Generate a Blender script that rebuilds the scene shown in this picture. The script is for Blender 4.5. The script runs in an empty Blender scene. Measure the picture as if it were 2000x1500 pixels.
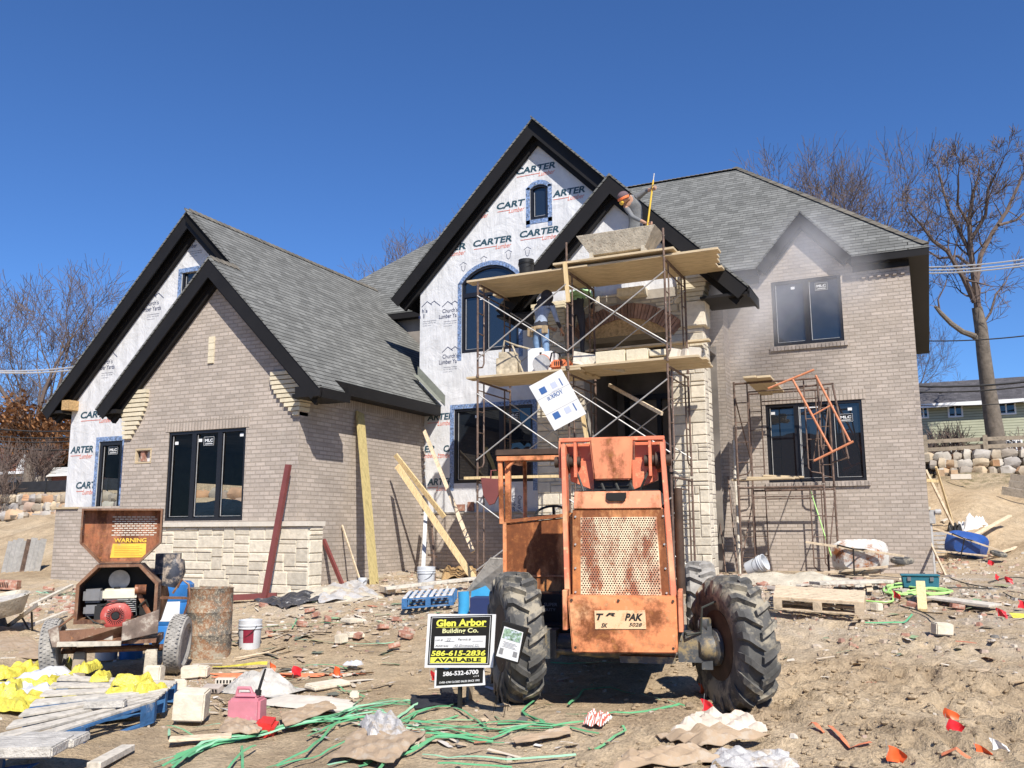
import bpy, bmesh, math, random
import numpy as np
from mathutils import Vector, Matrix
from mathutils.geometry import tessellate_polygon
rad = math.radians
SC = bpy.context.scene
COL = SC.collection
# ---------------------------------------------------------------- camera, sky, sun, exposure
RT = Vector((0.906053, 0.423127, -0.005))
PITCH, ROLL, YAW = 0.162565, -0.004566, 0.43686
def cam_axes():
    f = Vector((-math.sin(YAW)*math.cos(PITCH), math.cos(YAW)*math.cos(PITCH), math.sin(PITCH)))
    r = Vector((math.cos(YAW), math.sin(YAW), 0)); u = r.cross(f)
    c, s = math.cos(ROLL), math.sin(ROLL)
    return r*c+u*s, u*c-r*s, f
RT, UP, FW = cam_axes()
EYE = Vector((0, 0, 1.65)); FOC = 1723.5
cd = bpy.data.cameras.new('camera'); cam = bpy.data.objects.new('camera', cd); COL.objects.link(cam)
cam.matrix_world = Matrix(((RT.x, UP.x, -FW.x, EYE.x), (RT.y, UP.y, -FW.y, EYE.y), (RT.z, UP.z, -FW.z, EYE.z), (0, 0, 0, 1)))
cd.sensor_width = 36; cd.lens = FOC/2000*36; cd.clip_start = 0.1; cd.clip_end = 3000
SC.camera = cam
TO_SUN = Vector((0.66, -0.74, 1.0)).normalized()
w = bpy.data.worlds.new('World'); SC.world = w; w.use_nodes = True
nt = w.node_tree; bg = nt.nodes['Background']
sky = nt.nodes.new('ShaderNodeTexSky'); sky.sky_type = 'NISHITA'; sky.sun_disc = False
sky.sun_elevation = math.asin(TO_SUN.z); sky.sun_rotation = math.atan2(TO_SUN.x, TO_SUN.y)
sky.altitude = 900; sky.air_density = 1.0; sky.dust_density = 0.0; sky.ozone_density = 3.2
tn = nt.nodes.new('ShaderNodeMix'); tn.data_type = 'RGBA'; tn.blend_type = 'MULTIPLY'; tn.inputs[0].default_value = 1; tn.inputs[7].default_value = (.52, .80, 1.18, 1)
nt.links.new(sky.outputs[0], tn.inputs[6]); nt.links.new(tn.outputs[2], bg.inputs['Color']); bg.inputs['Strength'].default_value = 0.088
sl = bpy.data.lights.new('sun', 'SUN'); sl.energy = 5.0; sl.angle = rad(0.5); sl.color = (1.0, 0.94, 0.85)
sun = bpy.data.objects.new('sun', sl); COL.objects.link(sun)
sun.rotation_euler = (-TO_SUN).to_track_quat('-Z', 'Y').to_euler(); sun.location = (20, -15, 30)
SC.cycles.volume_bounces = 2
SC.view_settings.view_transform = 'Standard'; SC.view_settings.look = 'None'
SC.view_settings.exposure = 0.5; SC.view_settings.gamma = 1.0
# ---------------------------------------------------------------- geometry helpers
def ray(px, py): return RT*((px-1000)/FOC) - UP*((py-750)/FOC) + FW
def onY(px, py, Y): d = ray(px, py); return EYE + d*(Y/d.y)
def onX(px, py, X): d = ray(px, py); return EYE + d*(X/d.x)
def onZ(px, py, Z): d = ray(px, py); return EYE + d*((Z-EYE.z)/d.z)
def ss(a, b, x):
    t = np.clip((x-a)/(b-a), 0, 1); return t*t*(3-2*t)
def hgt(x, y):
    x = np.asarray(x, float); y = np.asarray(y, float)
    base = 0.72*ss(8, 16, y)
    L = ss(-16.9, -17.6, x); R = ss(-.5, -.06, x)
    zl = base + 1.45*ss(14, 21.6, y) + 1.15*ss(22.1, 22.7, y) + 0.75*np.exp(-((x+20.4)/2.0)**2-((y-19.2)/2.4)**2)
    zr = base + 2.45*ss(20.5, 31.3, y)**1.0 + 0.75*ss(32.0, 32.6, y)
    zm = base + 3.0*ss(34, 40, y)
    z = zm*(1-L)*(1-R) + zl*L + zr*R
    z = z - 0.9*ss(3.5, -14, y)
    z = z + 0.10*np.exp(-((x+1.2)/1.6)**2-((y-7.9)/1.2)**2) - 0.10*np.exp(-((x+1.55)/0.5)**2-((y-8.45)/0.5)**2)
    z = z + 0.07*np.exp(-((x+6.6)/2.2)**2-((y-10.6)/1.2)**2)
    return z
def gz(x, y): return float(hgt(x, y))
def spot(px, py, dz=0):
    d = ray(px, py); t = 2.0; dt = 0.05
    while t < 90:
        p = EYE + d*t
        if p.z < gz(p.x, p.y)+dz: break
        t += dt
    lo, hi = t-dt, t
    for _ in range(12):
        m = (lo+hi)/2; p = EYE+d*m
        if p.z < gz(p.x, p.y)+dz: hi = m
        else: lo = m
    p = EYE+d*hi; return Vector((p.x, p.y, p.z))
CAMD = lambda p: (Vector(p)-EYE).dot(FW)
class MB:
    def __init__(s): s.v = []; s.f = []; s.m = []; s.mi = 0
    def add(s, vs, fs, M=None):
        o = len(s.v)
        for v in vs:
            v = Vector(v); s.v.append(tuple(M @ v) if M is not None else tuple(v))
        for f in fs: s.f.append(tuple(i+o for i in f)); s.m.append(s.mi)
        return s
    def quad(s, a, b, c, d): return s.add([a, b, c, d], [(0, 1, 2, 3)])
    def box(s, c, sz, M=None, taper=1.0):
        x, y, z = sz[0]/2, sz[1]/2, sz[2]/2; t = taper
        vs = [(-x, -y, -z), (x, -y, -z), (x, y, -z), (-x, y, -z), (-x*t, -y*t, z), (x*t, -y*t, z), (x*t, y*t, z), (-x*t, y*t, z)]
        vs = [(a+c[0], b+c[1], d+c[2]) for a, b, d in vs]
        return s.add(vs, [(3, 2, 1, 0), (4, 5, 6, 7), (0, 1, 5, 4), (1, 2, 6, 5), (2, 3, 7, 6), (3, 0, 4, 7)], M)
    def bp(s, x0, x1, y0, y1, z0, z1, M=None): return s.box(((x0+x1)/2, (y0+y1)/2, (z0+z1)/2), (abs(x1-x0), abs(y1-y0), abs(z1-z0)), M)
    def beam(s, p, q, wd, th, side=None, M=None):
        p, q = Vector(p), Vector(q); d = (q-p); L = d.length; d.normalize()
        sd = Vector(side) if side is not None else (Vector((0, 0, 1)) if abs(d.z) < .95 else Vector((0, 1, 0)))
        n = d.cross(sd).normalized(); u = n.cross(d).normalized()
        R = Matrix((n, d, u)).transposed().to_4x4(); R.translation = (p+q)/2
        return s.box((0, 0, 0), (th, L, wd), M @ R if M is not None else R)
    def tube(s, pts, r, n=8, M=None, caps=True):
        pts = [Vector(p) for p in pts]; rs = r if isinstance(r, (list, tuple)) else [r]*len(pts)
        vs = []; fs = []; k = len(pts); pn = None
        for i, p in enumerate(pts):
            d = (pts[min(i+1, k-1)]-pts[max(i-1, 0)]).normalized()
            if pn is None:
                a = Vector((0, 0, 1)) if abs(d.z) < .9 else Vector((1, 0, 0)); pn = d.cross(a).normalized()
            else:
                pn = (pn-d*pn.dot(d)).normalized()
            b = d.cross(pn)
            for j in range(n):
                t = 2*math.pi*j/n; vs.append(p+(pn*math.cos(t)+b*math.sin(t))*rs[i])
        for i in range(k-1):
            for j in range(n):
                fs.append((i*n+j, i*n+(j+1) % n, (i+1)*n+(j+1) % n, (i+1)*n+j))
        if caps: fs.append(tuple(range(n))[::-1]); fs.append(tuple((k-1)*n+j for j in range(n)))
        return s.add(vs, fs, M)
    def lathe(s, prof, n=24, M=None, wob=0):
        vs = []; fs = []
        for r, z in prof:
            for j in range(n):
                t = 2*math.pi*j/n; q = 1+wob*math.sin(3*t+z*9); vs.append((r*q*math.cos(t), r*q*math.sin(t), z))
        for i in range(len(prof)-1):
            for j in range(n): fs.append((i*n+j, i*n+(j+1) % n, (i+1)*n+(j+1) % n, (i+1)*n+j))
        if prof[0][0] > 1e-4: fs.append(tuple(range(n))[::-1])
        if prof[-1][0] > 1e-4: fs.append(tuple((len(prof)-1)*n+j for j in range(n)))
        return s.add(vs, fs, M)
    def prism(s, pts, vec, M=None):
        n = len(pts); vec = Vector(vec); pts = [Vector(p) for p in pts]
        vs = pts+[p+vec for p in pts]
        return s.add(vs, [tuple(range(n)), tuple(range(2*n-1, n-1, -1))]+[(i, i+n, (i+1) % n+n, (i+1) % n) for i in range(n)], M)
    def sphere(s, c, r, n=12, m=8, M=None, sq=(1, 1, 1)):
        vs = []; fs = []
        for i in range(m+1):
            a = math.pi*i/m
            for j in range(n):
                t = 2*math.pi*j/n; vs.append((c[0]+r*sq[0]*math.sin(a)*math.cos(t), c[1]+r*sq[1]*math.sin(a)*math.sin(t), c[2]+r*sq[2]*math.cos(a)))
        for i in range(m):
            for j in range(n): fs.append(((i+1)*n+j, (i+1)*n+(j+1) % n, i*n+(j+1) % n, i*n+j))
        return s.add(vs, fs, M)
    def xf(s, M):
        s.v = [tuple(M @ Vector(v)) for v in s.v]; return s
    def build(s, name, mat, parent=None, smooth=False, bevel=0, recalc=True, M=None):
        me = bpy.data.meshes.new(name); me.from_pydata(s.v, [], s.f)
        mats = mat if isinstance(mat, (list, tuple)) else [mat]
        for m in mats: me.materials.append(m)
        if len(mats) > 1: me.polygons.foreach_set('material_index', s.m)
        if recalc or bevel:
            bm = bmesh.new(); bm.from_mesh(me)
            if smooth or bevel: bmesh.ops.remove_doubles(bm, verts=bm.verts, dist=1e-5)
            if recalc: bmesh.ops.recalc_face_normals(bm, faces=bm.faces)
            if bevel:
                ed = [e for e in bm.edges if len(e.link_faces) == 2 and e.calc_face_angle(0) > 0.5]
                bmesh.ops.bevel(bm, geom=ed, offset=bevel, segments=2 if bevel > .008 else 1, affect='EDGES', clamp_overlap=True)
            bm.to_mesh(me); bm.free()
        if smooth:
            me.polygons.foreach_set('use_smooth', [True]*len(me.polygons))
            try: me.set_sharp_from_angle(angle=rad(40))
            except Exception: pass
        me.update()
        o = bpy.data.objects.new(name, me); COL.objects.link(o)
        if parent is not None: o.parent = parent
        if M is not None: o.matrix_world = M
        return o
def tag(o, label=None, cat=None, group=None, kind=None):
    if label: o['label'] = label
    if cat: o['category'] = cat
    if group: o['group'] = group
    if kind: o['kind'] = kind
    return o
def empty(name, loc, rz=0, label=None, cat=None, group=None, rot=None):
    o = bpy.data.objects.new(name, None); COL.objects.link(o); o.location = loc
    o.rotation_euler = rot if rot else (0, 0, rz); o.empty_display_size = .2
    return tag(o, label, cat, group)
def kids(o): return [c for c in bpy.data.objects if c.parent == o]
def copy_tree(o, parent=None):
    c = o.copy(); COL.objects.link(c)
    if parent is not None: c.parent = parent
    for ch in kids(o): copy_tree(ch, c)
    return c
# text as flat mesh, fitted to width x height (None keeps the ratio)
_tc = {}
def text_geo(st, bold=0.0, shear=0.0):
    k = (st, bold, shear)
    if k in _tc: return _tc[k]
    cu = bpy.data.curves.new('t', 'FONT'); cu.body = st; cu.offset = bold; cu.shear = shear; cu.resolution_u = 3
    ob = bpy.data.objects.new('t', cu); COL.objects.link(ob)
    dg = bpy.context.evaluated_depsgraph_get(); me = ob.evaluated_get(dg).to_mesh()
    vs = [tuple(v.co) for v in me.vertices]; fs = [tuple(p.vertices) for p in me.polygons]
    ob.evaluated_get(dg).to_mesh_clear(); bpy.data.objects.remove(ob); bpy.data.curves.remove(cu)
    xs = [v[0] for v in vs]; ys = [v[1] for v in vs]
    _tc[k] = (vs, fs, min(xs), max(xs), min(ys), max(ys)); return _tc[k]
def put_text(mb, st, org, rv, uv, wd=None, ht=None, bold=0.0, shear=0.0):
    vs, fs, x0, x1, y0, y1 = text_geo(st, bold, shear)
    sx = wd/(x1-x0) if wd else None; sy = ht/(y1-y0) if ht else None
    if sx is None: sx = sy
    if sy is None: sy = sx
    org, rv, uv = Vector(org), Vector(rv), Vector(uv)
    mb.add([org+rv*((v[0]-x0)*sx)+uv*((v[1]-y0)*sy) for v in vs], fs)
    return mb
def split_mb(mb, gap):
    """groups of faces whose pieces lie closer than gap to one another"""
    par = list(range(len(mb.v)))
    def fd(i):
        while par[i] != i: par[i] = par[par[i]]; i = par[i]
        return i
    for f in mb.f:
        r = fd(f[0])
        for i in f[1:]: par[fd(i)] = r
    isl = {}
    for k, f in enumerate(mb.f): isl.setdefault(fd(f[0]), []).append(k)
    keys = list(isl); A = np.array(mb.v); lo, hi = [], []
    for k in keys:
        ids = sorted({i for f in isl[k] for i in mb.f[f]}); lo.append(A[ids].min(0)); hi.append(A[ids].max(0))
    lo, hi = np.array(lo), np.array(hi); n = len(keys); g = list(range(n))
    def fg(i):
        while g[i] != i: g[i] = g[g[i]]; i = g[i]
        return i
    for i in range(n):
        d = np.maximum(0, np.maximum(lo-hi[i], lo[i]-hi)); near = np.where((d**2).sum(1) < gap*gap)[0]
        for j in near: g[fg(int(j))] = fg(i)
    out = {}
    for i, k in enumerate(keys): out.setdefault(fg(i), []).extend(isl[k])
    res = []
    for fs in out.values():
        m = MB(); mp = {}
        for k in sorted(fs):
            f = mb.f[k]
            for i in f:
                if i not in mp: mp[i] = len(m.v); m.v.append(mb.v[i])
            m.f.append(tuple(mp[i] for i in f)); m.m.append(mb.m[k])
        res.append(m)
    return res
# skinned figure
def skin(nodes, edges, name, mats=None, zone=None, sub=2, parent=None, M=None):
    """nodes: list of (pos, radius)"""
    me = bpy.data.meshes.new(name); me.from_pydata([n[0] for n in nodes], edges, [])
    ob = bpy.data.objects.new(name, me); COL.objects.link(ob)
    md = ob.modifiers.new('s', 'SKIN'); md.use_smooth_shade = True
    for i, n in enumerate(nodes):
        r = n[1]; me.skin_vertices[0].data[i].radius = (r, r) if not isinstance(r, tuple) else r
    me.skin_vertices[0].data[0].use_root = True
    if sub: sb = ob.modifiers.new('b', 'SUBSURF'); sb.levels = sub; sb.render_levels = sub
    dg = bpy.context.evaluated_depsgraph_get(); ev = ob.evaluated_get(dg)
    nm = bpy.data.meshes.new_from_object(ev); bpy.data.objects.remove(ob); nm.name = name
    if mats:
        nm.materials.clear()
        for m in mats: nm.materials.append(m)
        if zone:
            for p in nm.polygons: p.material_index = zone(p.center)
    nm.polygons.foreach_set('use_smooth', [True]*len(nm.polygons))
    o = bpy.data.objects.new(name, nm); COL.objects.link(o)
    if parent is not None: o.parent = parent
    if M is not None: o.matrix_world = M
    return o
# ---------------------------------------------------------------- materials
class N:
    def __init__(s, name):
        s.m = bpy.data.materials.new(name); s.m.use_nodes = True; s.t = s.m.node_tree
        s.b = s.t.nodes['Principled BSDF']
    def n(s, ty, **kw):
        x = s.t.nodes.new(ty)
        for k, v in kw.items():
            if k.startswith('i_'): x.inputs[k[2:].replace('_', ' ')].default_value = v
            else: setattr(x, k, v)
        return x
    def l(s, a, b): s.t.links.new(a, b)
    def noise(s, co, scale, detail=4, rough=.6):
        x = s.n('ShaderNodeTexNoise'); x.inputs['Scale'].default_value = scale; x.inputs['Detail'].default_value = detail; x.inputs['Roughness'].default_value = rough
        if co is not None: s.l(co, x.inputs['Vector'])
        return x.outputs['Fac']
    def ramp(s, fac, stops):
        r = s.n('ShaderNodeValToRGB'); e = r.color_ramp.elements
        while len(e) < len(stops): e.new(.5)
        for i, (p, c) in enumerate(stops):
            e[i].position = p; e[i].color = (*c, 1) if len(c) == 3 else c
        s.l(fac, r.inputs['Fac']); return r.outputs['Color']
    def mix(s, fac, a, b, mode='MIX'):
        x = s.n('ShaderNodeMix', data_type='RGBA', blend_type=mode)
        for sock, v in ((x.inputs[0], fac), (x.inputs[6], a), (x.inputs[7], b)):
            if hasattr(v, 'links') or hasattr(v, 'is_linked'): s.l(v, sock)
            elif isinstance(v, (int, float)): sock.default_value = v
            else: sock.default_value = (*v, 1)
        return x.outputs[2]
    def math(s, op, a, b=None, c=None, clamp=False):
        x = s.n('ShaderNodeMath', operation=op); x.use_clamp = clamp
        for i, v in enumerate((a, b, c)):
            if v is None: continue
            if hasattr(v, 'is_linked'): s.l(v, x.inputs[i])
            else: x.inputs[i].default_value = v
        return x.outputs[0]
    def bump(s, h, st, dist=.01, nrm=None):
        x = s.n('ShaderNodeBump'); x.inputs['Strength'].default_value = st; x.inputs['Distance'].default_value = dist
        s.l(h, x.inputs['Height'])
        if nrm is not None: s.l(nrm, x.inputs['Normal'])
        return x.outputs['Normal']
    def obj(s): return s.n('ShaderNodeTexCoord').outputs['Object']
    def pos(s): return s.n('ShaderNodeNewGeometry').outputs['Position']
    def color(s, c):
        if hasattr(c, 'is_linked'): s.l(c, s.b.inputs['Base Color'])
        else: s.b.inputs['Base Color'].default_value = (*c, 1)
    def island(s): return s.n('ShaderNodeNewGeometry').outputs['Random Per Island']
def dk(c, k): return tuple(max(0, x*k) for x in c)
def mat(name, col, rough=.75, var=.18, scale=5, bump=.25, bscale=60, metal=0, dirt=None, dscale=3, dthr=.55, island=0, stretch=None, bdist=.004, spec=.5):
    t = N(name); co = t.obj()
    if stretch:
        mp = t.n('ShaderNodeMapping'); mp.inputs['Scale'].default_value = stretch; t.l(co, mp.inputs['Vector']); co = mp.outputs[0]
    f = t.noise(co, scale, 5)
    c = t.ramp(f, [(.3, dk(col, 1-var)), (.7, dk(col, 1+var))])
    if island:
        c = t.mix(1.0, c, t.ramp(t.island(), [(0, (1-island,)*3), (1, (1+island*.6,)*3)]), 'MULTIPLY')
    if dirt:
        d = t.noise(co, dscale, 7, .7); k = t.math('MULTIPLY_ADD', d, 9, -9*dthr, clamp=True); c = t.mix(k, c, dirt)
    t.color(c); t.b.inputs['Roughness'].default_value = rough; t.b.inputs['Metallic'].default_value = metal
    t.b.inputs['Specular IOR Level'].default_value = spec
    if bump: t.l(t.bump(t.noise(co, bscale, 4), bump, bdist), t.b.inputs['Normal'])
    return t.m
def wall_uv(t, vscale=1.0):
    g = t.n('ShaderNodeNewGeometry'); sp = t.n('ShaderNodeSeparateXYZ'); t.l(g.outputs['Position'], sp.inputs[0])
    sn = t.n('ShaderNodeSeparateXYZ'); t.l(g.outputs['True Normal'], sn.inputs[0])
    ax = t.math('ABSOLUTE', sn.outputs[0]); ay = t.math('ABSOLUTE', sn.outputs[1])
    k = t.math('GREATER_THAN', ax, ay)
    u = t.math('ADD', t.math('MULTIPLY', k, sp.outputs[1]), t.math('MULTIPLY', t.math('SUBTRACT', 1.0, k), sp.outputs[0]))
    v = t.math('MULTIPLY', sp.outputs[2], vscale)
    cb = t.n('ShaderNodeCombineXYZ'); t.l(u, cb.inputs[0]); t.l(v, cb.inputs[1]); return cb.outputs[0]
def brick_mat(name, c1, c2, mortar, bw=.235, rh=.0785, ms=.0105, offs=.5, bstr=.9, soldier=False):
    t = N(name); uv = wall_uv(t)
    if soldier:
        mp = t.n('ShaderNodeMapping'); mp.inputs['Rotation'].default_value = (0, 0, rad(90)); t.l(uv, mp.inputs['Vector']); uv = mp.outputs[0]
    b = t.n('ShaderNodeTexBrick'); t.l(uv, b.inputs['Vector']); b.offset = offs
    for k, v in (('Scale', 1), ('Mortar Size', ms), ('Mortar Smooth', .25), ('Bias', 0), ('Brick Width', bw), ('Row Height', rh)): b.inputs[k].default_value = v
    b.inputs['Color1'].default_value = (*c1, 1); b.inputs['Color2'].default_value = (*c2, 1); b.inputs['Mortar'].default_value = (*mortar, 1)
    n1 = t.noise(uv, 1.1, 5); n2 = t.noise(uv, 60, 3)
    st = t.n('ShaderNodeMapping'); st.inputs['Scale'].default_value = (90, 8, 1); t.l(uv, st.inputs['Vector'])
    n3 = t.noise(st.outputs[0], 1, 2)
    c = t.mix(1.0, b.outputs['Color'], t.ramp(n1, [(.3, (.86,)*3), (.7, (1.1, 1.09, 1.08))]), 'MULTIPLY')
    c = t.mix(.6, c, t.ramp(n3, [(.3, (.8,)*3), (.7, (1.18,)*3)]), 'MULTIPLY')
    sm = t.noise(uv, 3.4, 7, .72); c = t.mix(t.math('MULTIPLY', t.math('MULTIPLY_ADD', sm, 6, -3.4, clamp=True), .45), c, (.50, .46, .40))
    t.color(c); t.b.inputs['Roughness'].default_value = .9; t.b.inputs['Specular IOR Level'].default_value = .2
    h = t.math('ADD', t.math('MULTIPLY', b.outputs['Fac'], -1.0), t.math('MULTIPLY', n2, .35))
    t.l(t.bump(h, bstr, .012), t.b.inputs['Normal']); return t.m
def shingle_mat(name, c):
    t = N(name); uv = wall_uv(t, 1.414)
    b = t.n('ShaderNodeTexBrick'); t.l(uv, b.inputs['Vector']); b.offset = .37; b.offset_frequency = 2; b.squash = .7; b.squash_frequency = 3
    for k, v in (('Scale', 1), ('Mortar Size', .006), ('Mortar Smooth', .3), ('Bias', 0), ('Brick Width', .26), ('Row Height', .135)): b.inputs[k].default_value = v
    b.inputs['Color1'].default_value = (*dk(c, .80), 1); b.inputs['Color2'].default_value = (*dk(c, 1.22), 1); b.inputs['Mortar'].default_value = (*dk(c, .6), 1)
    b2 = t.n('ShaderNodeTexBrick'); t.l(uv, b2.inputs['Vector'])
    for k, v in (('Scale', 1), ('Mortar Size', .012), ('Mortar Smooth', .2), ('Brick Width', 400), ('Row Height', .135)): b2.inputs[k].default_value = v
    n = t.noise(uv, 900, 2); n1 = t.noise(uv, 2.2, 4)
    c_ = t.mix(1, b.outputs['Color'], t.ramp(n1, [(.3, (.88,)*3), (.7, (1.12,)*3)]), 'MULTIPLY')
    c_ = t.mix(1, c_, t.ramp(b2.outputs['Fac'], [(0, (1, 1, 1)), (1, (.25,)*3)]), 'MULTIPLY')
    c_ = t.mix(.5, c_, t.ramp(n, [(.3, (.7,)*3), (.7, (1.3,)*3)]), 'MULTIPLY')
    t.color(c_); t.b.inputs['Roughness'].default_value = .95; t.b.inputs['Specular IOR Level'].default_value = .15
    t.l(t.bump(t.math('MULTIPLY', b2.outputs['Fac'], -1), .7, .02), t.b.inputs['Normal']); return t.m
M = {}
M['brick'] = brick_mat('brick', (.372, .322, .275), (.478, .415, .36), (.345, .297, .25))
M['soldier'] = brick_mat('soldier_brick', (.39, .332, .278), (.465, .40, .342), (.29, .25, .21), soldier=True, offs=0)
M['redbrick'] = mat('red_brick', (.31, .15, .105), .9, .3, 14, .4, island=.45, dirt=(.44, .37, .30), dthr=.52, dscale=12)
M['greybrick'] = mat('grey_brick', (.36, .31, .27), .9, .2, 14, .4, island=.2)
M['shingle'] = shingle_mat('shingles', (.158, .160, .152))
M['shingle_far'] = shingle_mat('shingles_dark', (.10, .095, .10))
M['fascia'] = mat('black_fascia', (.014, .013, .013), .55, .15, 2, .05, spec=.2)
M['soffit'] = mat('black_soffit', (.008, .0075, .0075), .7, .15, 2, .05, spec=.15)
M['frame'] = mat('black_window_frame', (.010, .010, .013), .4, .1, 2, 0)
M['interior'] = mat('dark_interior', (.19, .17, .15), .9, .4, 1.2, 0)
M['osb'] = mat('osb_sheathing', (.42, .27, .12), .85, .4, 22, .3)
M['stone'] = mat('limestone', (.60, .54, .43), .9, .16, 9, .6, 13, island=.2, bdist=.02)
M['stone_cream'] = mat('cream_stone', (.62, .55, .40), .9, .1, 9, .6, 30, island=.08, bdist=.01)
M['mortar'] = mat('mortar', (.33, .30, .26), .95, .15, 9, .3)
M['sill'] = mat('cast_stone_sill', (.58, .53, .45), .85, .08, 9, .2)
def wrap_mat():
    t = N('house_wrap'); co = t.obj()
    n = t.n('ShaderNodeTexNoise'); n.inputs['Scale'].default_value = 1.6; n.inputs['Detail'].default_value = 6; n.inputs['Roughness'].default_value = .62; n.inputs['Distortion'].default_value = 1.8; t.l(co, n.inputs['Vector'])
    mp = t.n('ShaderNodeMapping'); mp.inputs['Scale'].default_value = (9, 9, 1.6); mp.inputs['Rotation'].default_value = (0, rad(35), 0); t.l(co, mp.inputs['Vector'])
    n2 = t.noise(mp.outputs[0], 1.5, 4)
    w1 = t.n('ShaderNodeTexWave'); w1.inputs['Scale'].default_value = .8; w1.inputs['Distortion'].default_value = 9; w1.inputs['Detail'].default_value = 3; t.l(co, w1.inputs['Vector'])
    t.color(t.ramp(n.outputs['Fac'], [(.3, (.55, .55, .55)), (.7, (.67, .67, .675))]))
    t.b.inputs['Roughness'].default_value = .42
    h = t.math('ADD', t.math('ADD', n.outputs['Fac'], t.math('MULTIPLY', n2, .5)), t.math('MULTIPLY', w1.outputs['Fac'], .25))
    t.l(t.bump(h, .55, .05), t.b.inputs['Normal']); return t.m
M['wrap'] = wrap_mat()
M['ink_navy'] = mat('ink_navy', (.02, .06, .085), .5, 0, 1, 0)
M['ink_green'] = mat('ink_green', (.02, .10, .09), .5, 0, 1, 0)
M['ink_blue'] = mat('ink_blue', (.02, .03, .09), .5, 0, 1, 0)
M['ink_red'] = mat('ink_red', (.62, .14, .08), .5, 0, 1, 0)
M['tape'] = mat('blue_flashing_tape', (.15, .22, .37), .4, .8, 22, .5, 40, dirt=(.50, .54, .60), dthr=.55, dscale=26)
M['sticker'] = mat('white_sticker', (.75, .76, .76), .4, .03, 3, 0)
def glass_mat(name, tint=(.012, .016, .022), see=.0, rough=.015):
    t = N(name); t.b.inputs['Base Color'].default_value = (*tint, 1); t.b.inputs['Roughness'].default_value = rough
    t.b.inputs['Specular IOR Level'].default_value = .9
    t.l(t.bump(t.noise(t.obj(), 1.3, 2), .12, .02), t.b.inputs['Normal'])
    if see > 0:
        tr = t.n('ShaderNodeBsdfTransparent'); tr.inputs['Color'].default_value = (.8, .84, .82, 1)
        mx = t.n('ShaderNodeMixShader'); mx.inputs[0].default_value = see
        out = t.t.nodes['Material Output']; t.l(t.b.outputs[0], mx.inputs[1]); t.l(tr.outputs[0], mx.inputs[2]); t.l(mx.outputs[0], out.inputs['Surface'])
    return t.m
M['pane'] = glass_mat('window_glass', see=.0)
M['pane_blue'] = glass_mat('window_glass_blue', (.012, .02, .034), see=0)
M['pane_clear'] = glass_mat('window_glass_clear', see=.82)
def wood(name, col, sx=(14, 1.2, 14), rough=.8, dirt=None, dthr=.6):
    t = N(name); co = t.obj(); mp = t.n('ShaderNodeMapping'); mp.inputs['Scale'].default_value = sx; t.l(co, mp.inputs['Vector'])
    n = t.n('ShaderNodeTexNoise'); n.inputs['Scale'].default_value = 2.2; n.inputs['Detail'].default_value = 6; n.inputs['Distortion'].default_value = 1.2; t.l(mp.outputs[0], n.inputs['Vector'])
    c = t.ramp(n.outputs['Fac'], [(.28, dk(col, .62)), (.5, col), (.72, dk(col, 1.18))])
    c = t.mix(1, c, t.ramp(t.island(), [(0, (.78,)*3), (1, (1.12,)*3)]), 'MULTIPLY')
    if dirt:
        d = t.noise(co, 4, 6, .7); c = t.mix(t.math('MULTIPLY_ADD', d, 7, -7*dthr, clamp=True), c, dirt)
    t.color(c); t.b.inputs['Roughness'].default_value = rough; t.b.inputs['Specular IOR Level'].default_value = .25
    t.l(t.bump(n.outputs['Fac'], .35, .006), t.b.inputs['Normal']); return t.m
M['plank'] = wood('weathered_plank', (.50, .40, .26), sx=(1.2, 14, 14))
M['plank_y'] = wood('lumber_new', (.66, .50, .27), sx=(14, 14, 1.2))
M['plank_t'] = wood('treated_lumber', (.47, .38, .17), sx=(14, 14, 1.0))
M['wood_grey'] = wood('dusty_wood', (.50, .46, .39), sx=(5, 5, 5), dirt=(.55, .52, .46))
M['wood_pale'] = wood('pale_wood', (.62, .50, .35), sx=(5, 5, 5))
M['wood_blue'] = wood('blue_painted_wood', (.05, .15, .33), sx=(5, 5, 5), dirt=(.45, .43, .38), dthr=.58)
M['steel_brown'] = mat('scaffold_rusty_steel', (.135, .088, .066), .7, .5, 9, .3, 80, .2, dirt=(.42, .38, .34), dscale=16, dthr=.6)
M['steel_orange'] = mat('scaffold_orange_paint', (.56, .21, .10), .65, .25, 12, .3, 80, 0, dirt=(.5, .42, .32), dscale=14, dthr=.58)
M['galv'] = mat('galvanised_steel', (.46, .45, .43), .5, .2, 12, .2, 60, .35)
M['redprimer'] = mat('red_primer_steel', (.17, .045, .04), .6, .15, 3, .1, 30, 0, dirt=(.42, .33, .28), dscale=22, dthr=.7)
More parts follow.
